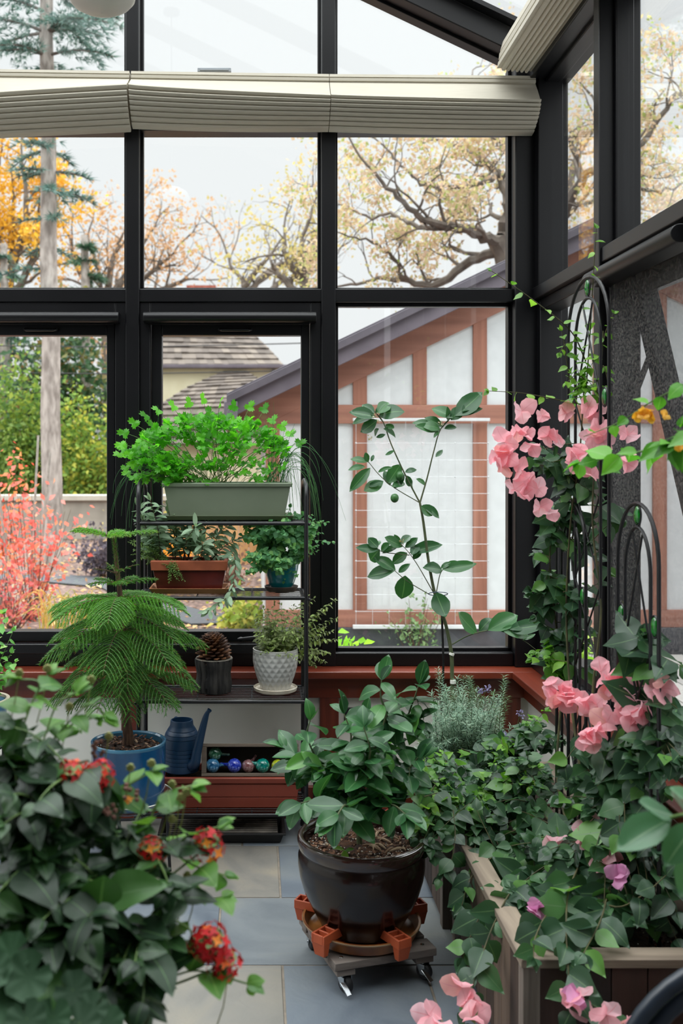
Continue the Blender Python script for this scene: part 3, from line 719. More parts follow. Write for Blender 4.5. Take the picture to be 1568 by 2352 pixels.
M_dust = surf('dusty_black_plastic', '#2c2824', '#8f867c', scale=9, rough=0.8, lo=0.45, hi=0.75)
s = MB()
for i in range(7):
    y = y0 + 0.034 + i * 0.021; s.span((x0 + 0.03, y - 0.005, 0.012), (x1 - 0.03, y + 0.005, 0.041))
s.build('ribs', M_dust, tr, bevel=0.002)
# ---- watering can
M_can = surf('dark_blue_plastic', '#11304a', '#15395a', scale=3, rough=0.42)
wc = thing('watering_can', (-0.29, 3.925, 0.263), 'dark blue plastic watering can with long spout beside the blue pot', 'watering can')
c = Vector((-0.288, 3.925, 0.264))
pr = [(0.001, 0), (0.066, 0), (0.071, 0.005), (0.0715, 0.03)]
z = 0.03
while z < 0.1: pr += [(0.0715, z), (0.0695, z + 0.001), (0.0695, z + 0.002), (0.0715, z + 0.003)]; z += 0.0155
pr += [(0.0712, 0.112), (0.069, 0.128), (0.0665, 0.129), (0.0665, 0.13), (0.0685, 0.131), (0.065, 0.143), (0.0625, 0.144), (0.0625, 0.145), (0.064, 0.146), (0.057, 0.158), (0.0545, 0.159), (0.0545, 0.16), (0.0555, 0.161), (0.048, 0.172), (0.0455, 0.178), (0.044, 0.194), (0.0425, 0.197), (0.039, 0.197), (0.039, 0.17), (0.001, 0.165)]
MB().lathe(pr, c, 48).build('body', M_can, wc, angle=40)
sp = [P(447, 1752, 3.86), P(452, 1728, 3.85), P(461, 1690, 3.845), P(470, 1655, 3.84), P(475, 1640, 3.84), P(481, 1631, 3.838)]
spp = spline([c + Vector((0.03, -0.04, 0.03))] + sp, 5)
MB().tube(spp, [0.024 - 0.0165 * min(1, i / (len(spp) - 3)) + (0.0 if i < len(spp) - 2 else 0.001) for i in range(len(spp))], 16, cap=False).build('spout', M_can, wc)
rg = spp[-1]; MB().tube([rg - (rg - spp[-2]).normalized() * 0.004, rg + (rg - spp[-2]).normalized() * 0.002], [0.0092, 0.0092], 16, cap=False).build('spout_collar', M_can, wc)
MB().tube(spline([c + Vector((-0.02, 0.035, 0.185)), c + Vector((-0.03, 0.075, 0.18)), c + Vector((-0.035, 0.1, 0.12)), c + Vector((-0.025, 0.06, 0.05))], 6), 0.008, 10).build('handle', M_can, wc)
# ---- wooden crate on its side and the glass globes in it
M_crate = wood('weathered_crate_wood', '#453b33', '#7b6c5e', axis=0, rough=0.8, bump=0.3)
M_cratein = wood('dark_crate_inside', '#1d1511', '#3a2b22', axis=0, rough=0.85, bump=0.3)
cr = thing('wooden_crate', (-0.02, 3.91, 0.264), 'weathered wooden crate lying on its side holding coloured glass globes', 'crate')
cx0, cx1, cy0, cy1, cz0, cz1, th = -0.207, 0.168, 3.843, 3.925, 0.2645, 0.386, 0.0125
CP = Vector((0, cy0, cz0)); CR = Matrix.Rotation(math.radians(-17), 3, 'X')
def tilt(p): return CP + CR @ (Vector(p) - CP)
for nme, a, b, mt_ in (('board', (cx0, cy0, cz0), (cx1, cy1, cz0 + th), M_crate), ('board', (cx0, cy0, cz1 - th), (cx1, cy1, cz1), M_crate), ('end_board', (cx0, cy0, cz0 + th), (cx0 + 0.019, cy1, cz1 - th), M_crate), ('end_board', (cx1 - 0.019, cy0, cz0 + th), (cx1, cy1, cz1 - th), M_crate), ('back_board', (cx0 + 0.019, cy1 - 0.008, cz0 + th), (cx1 - 0.019, cy1, cz1 - th), M_cratein)):
    a, b = Vector(a), Vector(b); MB().box(tilt((a + b) / 2), [abs(b[q] - a[q]) for q in range(3)], CR).build(nme, mt_, cr, bevel=0.0015)
def globe_mat(name, c1, c2):
    m, t, out = nt(name); b = N(t, 'BsdfPrincipled'); no = N(t, 'TexNoise'); no.inputs['Scale'].default_value = 70; no.inputs['Detail'].default_value = 3; no.inputs['Distortion'].default_value = 1.5; t.links.new(coords(t), no.inputs[0])
    rp = ramp(t, [(0.4, lin(c1)), (0.62, lin(c2)), (0.75, lin('#b9c6c8'))], no.outputs['Fac']); t.links.new(rp.outputs[0], b.inputs['Base Color']); b.inputs['Roughness'].default_value = 0.06; b.inputs['Coat Weight'].default_value = 0.6; b.inputs['Coat Roughness'].default_value = 0.02
    t.links.new(b.outputs[0], out.inputs[0]); return m
GL = [('dark green', '#1f4a34', '#4c8262', 493, 0.045, (1, 0.1, -0.1)), ('smoky blue', '#1c4f78', '#4f90b8', 488, 0, (1, 0.35, -0.05)), ('cobalt blue', '#1d2fa0', '#4a5fd4', 538, 0, (-1, 0.35, 0.02)), ('dusty pink', '#7a4a4c', '#a98484', 570, -0.004, (0.5, 0.6, 0.5)), ('teal', '#04625c', '#159a88', 603, 0, (-1, 0.1, 0.25)), ('yellow green', '#a5b012', '#dce640', 638, -0.004, (1, 0.2, 0))]
for nme, c1, c2, px, up_, dr in GL:
    r = 0.0275 if nme not in ('dusty pink', 'yellow green') else 0.0255
    yl = cy1 - 0.009 - r - (0.012 if up_ == 0 else 0.004)
    c = tilt(((px - VX) / FOC * 3.88, yl, cz0 + th + r + max(0, up_)))
    g = thing('glass_globe', (c.x, c.y, c.z - r), '%s speckled glass watering globe lying in the wooden crate' % nme, 'glass globe', 'glass globes in the crate')
    mt_ = globe_mat('glass_' + nme.replace(' ', '_'), c1, c2)
    MB().ball(c, r, 32).build('bulb', mt_, g)
    d = Vector(dr).normalized(); MB().tube([c + d * r * 0.92, c + d * (r + 0.008), c + d * (r + 0.03)], [0.0085, 0.006, 0.005], 12).build('stem', mt_, g)
# ---- pots on the rack
def pot(name, c, prof, mat, label, cat, seg=56, mod=None, group=None, angle=40):
    t = thing(name, c, label, cat, group)
    MB().lathe(prof, c, seg, mod).build('pot', mat, t, angle=angle); return t
M_white = surf('white_glazed_ceramic', '#b7b6b2', '#c6c5c1', scale=6, rough=0.22, coat=0.3)
wp = Vector((0.079, 3.93, 0.572))
def dimple(a, z, i):
    k = 20; rw = z / 0.019; row = math.floor(rw); fz = rw - row
    d = 0.0
    if 0.015 < z < 0.155:
        u = ((a * k / (2 * PI) + 0.5 * (row % 2)) % 1.0) - 0.5; v = fz - 0.5
        u2 = ((a * k / (2 * PI) + 0.5 * ((row + (1 if v > 0 else -1)) % 2)) % 1.0) - 0.5
        d = min(max(0, 1 - (abs(u) * 1.9 + abs(v) * 1.0)) + max(0, 1 - (abs(u2) * 1.9 + (1 - abs(v)) * 1.0)), 1)
    return 1 - 0.055 * d
rim = []
for i in range(61):
    z = 0.014 + 0.15 * i / 60; t_ = i / 60
    rim.append((0.058 + 0.034 * math.sin(t_ * 1.75) - 0.004 * t_ ** 3, z))
prof = [(0.001, 0.014)] + rim + [(0.0885, 0.168), (0.085, 0.169), (0.083, 0.165), (0.082, 0.14), (0.001, 0.138)]
white_pot = thing('herb_pot', wp, 'white dimpled ceramic pot of thin olive herbs on a cream saucer', 'potted plant')
MB().lathe(prof, wp, 168, dimple).build('pot', M_white, white_pot, angle=70)
M_cream = surf('stained_cream_ceramic', '#b9ad99', '#d0c7b6', scale=18, rough=0.35, coat=0.2)
MB().lathe([(0.001, 0.0), (0.07, 0.0), (0.083, 0.006), (0.086, 0.018), (0.083, 0.020), (0.078, 0.013), (0.06, 0.012), (0.001, 0.012)], wp, 56).build('saucer', M_cream, white_pot)
soil_disc('soil', white_pot, wp + Vector((0, 0, 0.15)), 0.082, M_soildark, 3)
M_barkpot = surf('charred_bark', '#131213', '#4a4743', scale=14, rough=0.95, bump=1.0, stretch=(2.2, 2.2, 0.45), bscale=26, lo=0.42, hi=0.75)
bp = Vector((-0.161, 3.925, 0.572)); rb = random.Random(4); fur = [rb.uniform(0.9, 1.03) for _ in range(72)]
fur = [min(fur[i], 1.0) if i % 3 else fur[i] * 0.95 for i in range(72)]
prof = [(0.001, 0.0), (0.062, 0.0)] + [(0.070 + 0.003 * math.sin(i * 0.7) + 0.004 * i / 12, 0.004 + 0.125 * i / 12) for i in range(13)] + [(0.068, 0.131), (0.062, 0.128), (0.06, 0.06), (0.001, 0.06)]
bark_pot = thing('bark_pot', bp, 'dark grey bark covered pot on the wire shelf holding a pine cone', 'pot')
MB().lathe(prof, bp, 72, lambda a, z, i: fur[int(a / (2 * PI) * 72 + (0.6 if 3 < i < 8 else 0)) % 72] if 1 < i < 16 else 1).build('bark_shell', M_barkpot, bark_pot, angle=25)
M_barkrim = surf('cut_bark_edge', '#6d675f', '#8d877c', scale=40, rough=0.9)
MB().lathe([(0.0625, 0.129), (0.063, 0.1325), (0.0705, 0.1335), (0.0725, 0.130)], bp, 48).build('cut_rim', M_barkrim, bark_pot)
# pine cone
M_cone = surf('pine_cone_brown', '#3f2416', '#85583a', scale=30, rough=0.6, tintmix=0.5)
pc = thing('pine_cone', bp + Vector((0.0, 0, 0.09)), 'big open brown pine cone sitting in the bark pot', 'pine cone')
mb = MB(); axis = Vector((-0.12, -0.1, 1)).normalized(); qx = axis.orthogonal().normalized(); qy = axis.cross(qx); base = bp + Vector((0.006, 0, 0.085)); rc = random.Random(8)
for i in range(150):
    t_ = i / 149; a = i * 2.39996; hgt = 0.012 + 0.115 * t_
    rad = 0.068 * math.sin(PI * (0.2 + 0.70 * t_)) ** 0.9
    o = qx * math.cos(a) + qy * math.sin(a); el = 0.15 + 1.0 * t_ ** 1.5
    d = (o * math.cos(el) + axis * math.sin(el)).normalized(); sd = axis.cross(o).normalized(); nn = sd.cross(d).normalized()
    ctr = base + axis * hgt + o * 0.008; L = rad; w = 0.013 * (1 - 0.45 * t_)
    mb.tint = rc.random()
    A = [ctr - sd * w * 0.3, ctr + sd * w * 0.3]; B = [ctr + d * L * 0.8 - sd * w + nn * 0.001, ctr + d * L * 0.8 + sd * w + nn * 0.001]; T_ = ctr + d * L + nn * 0.004
    lo_ = [p - nn * 0.004 for p in A + B] + [T_ - nn * 0.003]
    up_ = [A[0], A[1], B[0], B[1], T_, ctr + d * L * 0.85 + nn * 0.005]
    mb.add(up_ + lo_, [(0, 1, 5), (1, 3, 5), (3, 4, 5), (4, 2, 5), (2, 0, 5), (7, 6, 8), (7, 8, 9), (9, 8, 10), (2, 4, 10, 8), (4, 3, 9, 10), (0, 2, 8, 6), (3, 1, 7, 9)])
mb.build('scales', M_cone, pc, angle=50)
MB().tube([base - axis * 0.005, base + axis * 0.12], [0.016, 0.004], 10).build('core', M_bark, pc)
# teal pot
M_teal = surf('teal_glaze', '#055a66', '#0a7a82', scale=7, rough=0.2, coat=0.5, bump=0.05)
M_darkclay = surf('dark_clay_saucer', '#241d1a', '#4a3c33', scale=20, rough=0.7)
tp = Vector((0.102, 3.925, 0.966))
teal_pot = thing('oregano_pot', tp, 'teal glazed round pot of bushy oregano on the second rack shelf', 'potted plant')
MB().lathe([(0.001, 0.016), (0.042, 0.016), (0.05, 0.03), (0.060, 0.06), (0.066, 0.09), (0.069, 0.118), (0.072, 0.122), (0.072, 0.127), (0.067, 0.128), (0.064, 0.12), (0.001, 0.112)], tp, 56).build('pot', M_teal, teal_pot)
MB().lathe([(0.001, 0.0), (0.056, 0.0), (0.063, 0.01), (0.066, 0.02), (0.062, 0.021), (0.056, 0.012), (0.001, 0.011)], tp, 48).build('saucer', M_darkclay, teal_pot)
soil_disc('soil', teal_pot, tp + Vector((0, 0, 0.115)), 0.064, M_soildark, 6)
# ---- blue pot, clear saucer, stand
M_blue = surf('blue_reactive_glaze', '#0b3455', '#12527f', scale=5, rough=0.16, coat=0.6, stretch=(1.5, 1.5, 0.5), lo=0.3, hi=0.7, detail=7)
M_bluerim = surf('pale_blue_glaze_rim', '#2a5f80', '#4a83a0', scale=9, rough=0.15, coat=0.6)
BC = Vector((-0.458, 3.62, 0.243))
pine = thing('norfolk_pine_pot', BC, 'norfolk island pine in a cobalt blue glazed pot on black stand', 'potted plant')
MB().lathe([(0.001, 0.012), (0.118, 0.0), (0.124, 0.006), (0.130, 0.05), (0.133, 0.12), (0.134, 0.2), (0.1345, 0.214)], BC, 64).build('pot', M_blue, pine)
MB().lathe([(0.1345, 0.214), (0.136, 0.218), (0.135, 0.224), (0.128, 0.225), (0.122, 0.220), (0.121, 0.19), (0.119, 0.16)], BC, 64).build('pot_rim', M_bluerim, pine)
soil_disc('soil', pine, BC + Vector((0, 0, 0.2)), 0.121, M_soildark, 11, 0.008)
chips('bark_bits', pine, BC + Vector((0, 0, 0.208)), 0.115, 160, 3, 0.008, 0.03)
M_clear = glass_pane('clear_plastic', (0.9, 0.92, 0.92), 0.08)
cs = thing('clear_saucer', BC - Vector((0, 0, 0.006)), 'clear plastic saucer under the cobalt blue pot', 'saucer')
MB().lathe([(0.001, -0.006), (0.13, -0.006), (0.158, 0.03), (0.161, 0.03), (0.135, -0.003), (0.001, -0.003)], BC, 48).build('dish', M_clear, cs)
MB().lathe([(0.157, 0.029), (0.158, 0.032), (0.161, 0.032), (0.161, 0.029)], BC, 48).build('lip', M_panel, cs)
def plant_stand(c, r, h, label, legs=4, rot=0.0):
    t = thing('plant_stand', (c[0], c[1], 0), label, 'plant stand', 'black wire stands')
    c = Vector((c[0], c[1], 0))
    ring = [c + Vector((r * math.cos(2 * PI * i / 32), r * math.sin(2 * PI * i / 32), h - 0.006)) for i in range(32)]
    mb = MB().tube(ring, 0.005, 8, closed=True)
    for q in (0, PI / 3, 2 * PI / 3):
        u = Vector((math.cos(q), math.sin(q), 0)) * r; mb.tube([c + u + Vector((0, 0, h - .007)), c - u + Vector((0, 0, h - .007))], 0.004, 6)
    mb.build('top_ring', M_blackwire, t)
    for i in range(legs):
        a = rot + 2 * PI * i / legs; u = Vector((math.cos(a), math.sin(a), 0))
        MB().tube([c + u * r + Vector((0, 0, h - .006)), c + u * r * 1.02 + Vector((0, 0, h * 0.5)), c + u * (r + 0.01)], 0.0058, 8).build('leg', M_blackwire, t)
    low = [c + Vector(((r + .004) * math.cos(2 * PI * i / 32), (r + .004) * math.sin(2 * PI * i / 32), h * 0.3)) for i in range(32)]
    MB().tube(low, 0.004, 6, closed=True).build('brace_ring', M_blackwire, t)
    return t
plant_stand((BC.x, BC.y), 0.142, 0.237, 'black wire stand carrying the cobalt blue pot', 4, -PI / 2 - 0.1)
# ---- variegated plant at the picture's edge
VC = Vector((-0.965, 3.5, 0.49))
vari = thing('variegated_plant_pot', VC, 'cream edged variegated plant in a light blue pot beyond the norfolk pine', 'potted plant')
MB().lathe([(0.001, 0.0), (0.07, 0.0), (0.09, 0.06), (0.098, 0.14), (0.101, 0.15), (0.094, 0.152), (0.09, 0.13), (0.001, 0.125)], VC, 48).build('pot', surf('light_blue_glaze', '#3f6f96', '#6d98b8', scale=6, rough=0.2, coat=0.5), vari)
MB().lathe([(0.1, 0.146), (0.106, 0.15), (0.105, 0.158), (0.093, 0.158), (0.092, 0.148)], VC, 48).build('pot_rim', M_cream, vari)
soil_disc('soil', vari, VC + Vector((0, 0, 0.132)), 0.09, M_soildark, 12)
plant_stand((VC.x, VC.y), 0.085, 0.488, 'tall black wire stand carrying the light blue pot', 4, 0.5)
# ---- big brown glazed pot on its saucer, clips and dolly
M_brown = surf('dark_brown_glaze', '#0c0504', '#180b09', scale=3, rough=0.2, coat=0.25, r2=0.26, spec=0.4, stretch=(1, 1, 0.5))
M_brownrim = surf('brown_glaze_rim', '#1e1110', '#33211d', scale=8, rough=0.14, coat=0.7)
PC = Vector((0.312, 2.95, 0.112))
lime = thing('citrus_shrub_pot', PC, 'bushy citrus shrub in a big dark brown glazed pot on casters', 'potted plant')
pr = [(0.001, 0.006), (0.108, 0.0), (0.118, 0.006), (0.124, 0.02), (0.146, 0.06), (0.168, 0.105), (0.181, 0.15), (0.186, 0.185), (0.1855, 0.21), (0.180, 0.222), (0.179, 0.228)]
MB().lathe(pr, PC, 80).build('pot', M_brown, lime)
MB().lathe([(0.179, 0.228), (0.183, 0.232), (0.187, 0.246), (0.1885, 0.258), (0.186, 0.266), (0.180, 0.269), (0.172, 0.268), (0.166, 0.262), (0.163, 0.25), (0.163, 0.2)], PC, 80).build('pot_rim', M_brownrim, lime)
soil_disc('soil', lime, PC + Vector((0, 0, 0.232)), 0.163, M_soil, 21, 0.009)
chips('bark_chips', lime, PC + Vector((0, 0, 0.236)), 0.157, 1500, 22, 0.008, 0.28)
s = MB(); rr = random.Random(31)
for i in range(16):
    a = rr.uniform(-0.9, 1.2); q = rr.uniform(0.03, 0.12); p = PC + Vector((q * math.cos(a), q * math.sin(a), 0.242)); d = Quaternion((0, 0, 1), rr.uniform(0, 6.3)) @ Vector((1, 0, 0))
    s.tint = rr.random(); pts = [p + d * (t_ - 0.5) * 0.05 + Vector((0, 0, 0.006 * math.sin(t_ * PI))) + d.cross(Vector((0, 0, 1))) * 0.01 * t_ * t_ for t_ in (0, 0.25, 0.5, 0.75, 1)]; s.tube(pts, [0.001, 0.0035, 0.004, 0.003, 0.001], 5)
s.build('dry_leaves', surf('dry_curled_leaf', '#8a6f58', '#b59c80', scale=30, rough=0.8, tintmix=0.6), lime)
M_saucer = surf('amber_ribbed_saucer', '#5d3016', '#96602c', scale=8, rough=0.3, coat=0.2, stretch=(1, 1, 0.3))
sc_ = thing('plant_saucer', PC - Vector((0, 0, 0.012)), 'amber ribbed plastic saucer under the brown glazed pot', 'saucer')
pr = [(0.001, 0.0), (0.145, 0.0), (0.158, 0.004), (0.170, 0.035), (0.173, 0.036), (0.173, 0.039), (0.167, 0.039), (0.156, 0.01)]
pr += [(0.14 - 0.012 * i + 0.006 * (i % 2), 0.006 + 0.003 * (i % 2)) for i in range(8)] + [(0.001, 0.006)]
MB().lathe(pr, PC - Vector((0, 0, 0.014)), 64).build('dish', M_saucer, sc_, angle=50)
MB().lathe([(0.169, 0.036), (0.1735, 0.0395), (0.1745, 0.0375), (0.1735, 0.034)], PC - Vector((0, 0, 0.014)), 64).build('lip', surf('dull_saucer_lip', '#7a6248', '#8f7658', scale=10, rough=0.4), sc_)
M_foot = surf('orange_terracotta_foot', '#9c4426', '#b0512e', scale=7, rough=0.5)
for ang, lb in ((228, 'nearest the front caster of the dolly'), (300, 'on the front side towards the wooden planter'), (154, 'on the far side towards the rack'), (18, 'on the far side towards the wooden planter')):
    a = math.radians(ang); R = Matrix.Rotation(a, 3, 'Z'); o = Vector((PC.x, PC.y, 0))
    t = thing('pot_foot', o + R @ Vector((0.16, 0, 0.13)), 'orange hollow pot foot on the saucer, ' + lb, 'pot foot', 'pot feet on the saucer')
    b = MB(); W = 0.046; zt = 0.158
    def fb(x0_, x1_, y0_, y1_, z0_, z1_): b.box(o + R @ Vector(((x0_ + x1_) / 2, (y0_ + y1_) / 2, (z0_ + z1_) / 2)), (abs(x1_ - x0_), abs(y1_ - y0_), abs(z1_ - z0_)), R)
    b = MB()
    fb(0.118, 0.206, -W / 2, -W / 2 + 0.006, zt - 0.026, zt); fb(0.118, 0.206, W / 2 - 0.006, W / 2, zt - 0.026, zt)
    for x_ in (0.118, 0.146, 0.174, 0.200): fb(x_, x_ + 0.006, -W / 2 + 0.006, W / 2 - 0.006, zt - 0.026, zt)
    fb(0.124, 0.2, -W / 2 + 0.006, W / 2 - 0.006, zt - 0.026, zt - 0.018)
    b.build('hollow_block', M_foot, t, bevel=0.0015)
    b = MB(); v = [Vector(p) for p in ((0.177, -W / 2, zt - 0.02), (0.206, -W / 2, zt - 0.02), (0.206, W / 2, zt - 0.02), (0.177, W / 2, zt - 0.02), (0.180, -W / 2 + 0.006, zt - 0.062), (0.198, -W / 2 + 0.006, zt - 0.062), (0.198, W / 2 - 0.006, zt - 0.062), (0.180, W / 2 - 0.006, zt - 0.062))]
    b.add([o + R @ p for p in v], [(3, 2, 1, 0), (4, 5, 6, 7), (0, 1, 5, 4), (1, 2, 6, 5), (2, 3, 7, 6), (3, 0, 4, 7)]); b.build('hook', M_foot, t, bevel=0.0015)
    b = MB(); fb(0.1, 0.118, -W / 2 + 0.004, W / 2 - 0.004, 0.107, 0.112); b.build('tongue', M_foot, t)
dol = thing('plant_dolly', (0.325, 2.95, 0), 'weathered wooden plant dolly on four swivel casters under the brown pot', 'dolly')
R = Matrix.Rotation(math.radians(17), 3, 'Z'); o = Vector((0.325, 2.95, 0))
M_dolly = wood('grooved_grey_deck_wood', '#4d4540', '#7d736c', axis=0, rough=0.8, bump=0.4)
for i in range(4):
    MB().box(o + R @ Vector((0, -0.1175 + 0.0783 * i, 0.0835)), (0.31, 0.064, 0.022), R).build('plank', M_dolly, dol, bevel=0.002)
for x in (-0.12, 0.12): MB().box(o + R @ Vector((x, 0, 0.063)), (0.055, 0.29, 0.018), R).build('cross_batten', M_dolly, dol, bevel=0.002)
for sx in (-1, 1):
    for sy in (-1, 1):
        p = o + R @ Vector((sx * 0.12, sy * 0.118, 0)); rr = random.Random(sx * 3 + sy); a = {(-1, -1): -0.9, (1, -1): -0.7, (-1, 1): 1.8, (1, 1): 0.4}[(sx, sy)]
        Rc = Matrix.Rotation(a, 3, 'Z'); ax = Rc @ Vector((0, 1, 0)); f = Rc @ Vector((1, 0, 0)); hub = p + f * 0.012 + Vector((0, 0, 0.024))
        cst = MB(); cst.box(p + Vector((0, 0, 0.0525)), (0.036, 0.036, 0.003), Rc); cst.tube([p + Vector((0, 0, 0.045)), p + Vector((0, 0, 0.052))], 0.013, 14)
        for q in (-1, 1):
            m_ = hub + ax * q * 0.0135; cst.add([m_ + f * -0.02 + Vector((0, 0, 0.023)), m_ + f * 0.008 + Vector((0, 0, 0.023)), m_ + f * 0.008 + Vector((0, 0, -0.006)), m_ + f * -0.006 + Vector((0, 0, -0.006))] + [v + ax * q * 0.002 for v in (m_ + f * -0.02 + Vector((0, 0, 0.023)), m_ + f * 0.008 + Vector((0, 0, 0.023)), m_ + f * 0.008 + Vector((0, 0, -0.006)), m_ + f * -0.006 + Vector((0, 0, -0.006)))], [(0, 1, 2, 3), (7, 6, 5, 4), (0, 4, 5, 1), (1, 5, 6, 2), (2, 6, 7, 3), (3, 7, 4, 0)])
        cst.tube([hub - ax * 0.017, hub + ax * 0.017], 0.005, 10)
        co_ = cst.build('caster', M_chrome, dol, bevel=0.0006)
        Mx = Matrix((f, Vector((0, 0, 1)), ax)).transposed()
        MB().lathe([(0.004, -0.010), (0.020, -0.010), (0.0235, -0.006), (0.024, 0.0), (0.0235, 0.006), (0.020, 0.010), (0.004, 0.010)], hub, 28, None, Mx).build('wheel', M_rubber, co_)
        lv_ = MB().beam(hub + f * 0.004 + ax * -0.017 + Vector((0, 0, 0.012)), hub + f * 0.036 + ax * -0.02 + Vector((0, 0, -0.012)), 0.016, 0.003); lv_.build('brake_lever', M_chrome, co_, bevel=0.001)
for sx in (-1, 1):
    for sy in (-1, 1):
        MB().ball(o + R @ Vector((sx * 0.125, sy * 0.118, 0.0945)), 0.006, 12, (1, 1, 0.5)).build('bolt', M_chrome, dol)
# ---- wooden planter boxes
def box_planter(x0, x1, y0, y1, h, label, front, side, rs):
    t = thing('wooden_planter', ((x0 + x1) / 2, (y0 + y1) / 2, 0), label, 'planter', 'wooden planter boxes'); rr = random.Random(rs)
    i_ = 0.014; wS = wood('planter_boards_%d' % rs, side[0], side[1], axis=2, rough=0.75, bump=0.35, tintmix=0.5); wF = wood('planter_front_%d' % rs, front[0], front[1], axis=2, rough=0.65, bump=0.3, tintmix=0.5)
    def boards(xa, ya, xb, yb, n, mt_, nm_):
        mb = MB()
        for i in range(n):
            mb.tint = rr.random(); p = Vector((xa + (xb - xa) * i / n, ya + (yb - ya) * i / n, 0)); q = Vector((xa + (xb - xa) * (i + 1) / n, ya + (yb - ya) * (i + 1) / n, 0)); d = (q - p).normalized() * 0.0015
            mb.beam(p + d + Vector((0, 0, (h - .02) / 2 + 0.012)), q - d + Vector((0, 0, (h - .02) / 2 + 0.012)), 0.018, h - 0.044)
        return mb.build(nm_, mt_, t, bevel=0.0015)
    boards(x0 + i_, y0 + .04, x0 + i_, y1 - .04, max(3, int((y1 - y0) / 0.085)), wS, 'side_panel'); boards(x1 - i_, y0 + .04, x1 - i_, y1 - .04, 6, wS, 'side_panel')
    boards(x0 + .04, y0 + i_, x1 - .04, y0 + i_, max(4, int((x1 - x0) / 0.09)), wF, 'front_panel'); boards(x0 + .04, y1 - i_, x1 - .04, y1 - i_, 4, wS, 'back_panel')
    for x in (x0 + 0.024, x1 - 0.024):
        for y in (y0 + 0.024, y1 - 0.024): MB().span((x - 0.02, y - 0.02, 0), (x + 0.02, y + 0.02, h - 0.02)).build('corner_post', M_weathered if y > y0 + .1 else M_weatheredZ, t, bevel=0.002)
    w = 0.058
    def cap(p, mt_): MB().prism([(a, b, h - 0.021) for a, b in p], (0, 0, 0.021)).build('cap_rail', mt_, t, bevel=0.002)
    cap([(x0, y0), (x0 + w, y0 + w), (x0 + w, y1 - w), (x0, y1)][::-1], M_weatheredY); cap([(x1, y0), (x1, y1), (x1 - w, y1 - w), (x1 - w, y0 + w)][::-1], M_weatheredY)
    cap([(x0, y0), (x1, y0), (x1 - w, y0 + w), (x0 + w, y0 + w)][::-1], M_weatheredX); cap([(x0, y1), (x0 + w, y1 - w), (x1 - w, y1 - w), (x1, y1)][::-1], M_weatheredX)
    nx, ny = 22, 26
    MB().sheet([[Vector((x0 + 0.03 + (x1 - x0 - .06) * i / nx, y0 + .03 + (y1 - y0 - .06) * j / ny, h - 0.055 + rr.uniform(-.006, .006))) for i in range(nx + 1)] for j in range(ny + 1)]).build('soil', M_soildark, t, angle=80)
    mb = MB()
    for _ in range(700):
        p = Vector((rr.uniform(x0 + .06, x1 - .06), rr.uniform(y0 + .06, y1 - .06), h - 0.05)); Rq = Quaternion((rr.random(), rr.random(), rr.random(), rr.random())).normalized().to_matrix()
        mb.tint = 1.0 if rr.random() < 0.22 else rr.random() * 0.6; q = 0.003 if mb.tint == 1 else rr.uniform(.004, .01); mb.box(p, (q, q * 0.7, q * 0.6), Rq)
    mb.build('soil_bits', M_chips, t, smooth=False)
    return t
M_weatheredZ = wood('weathered_grey_wood_upright', '#4f463e', '#90847a', axis=2, rough=0.8, bump=0.35)
near_planter = box_planter(0.605, 1.10, 2.276, 3.10, 0.352, 'weathered wooden planter box nearest the viewer, bougainvillea trailing over it', ('#1d1210', '#3b251e'), ('#3b2c24', '#6e5a4c'), 1)
far_planter = box_planter(0.587, 1.10, 3.16, 3.72, 0.36, 'weathered wooden planter box behind the first, reaching the room corner', ('#2e221d', '#57463b'), ('#2b201b', '#4d3e35'), 2)
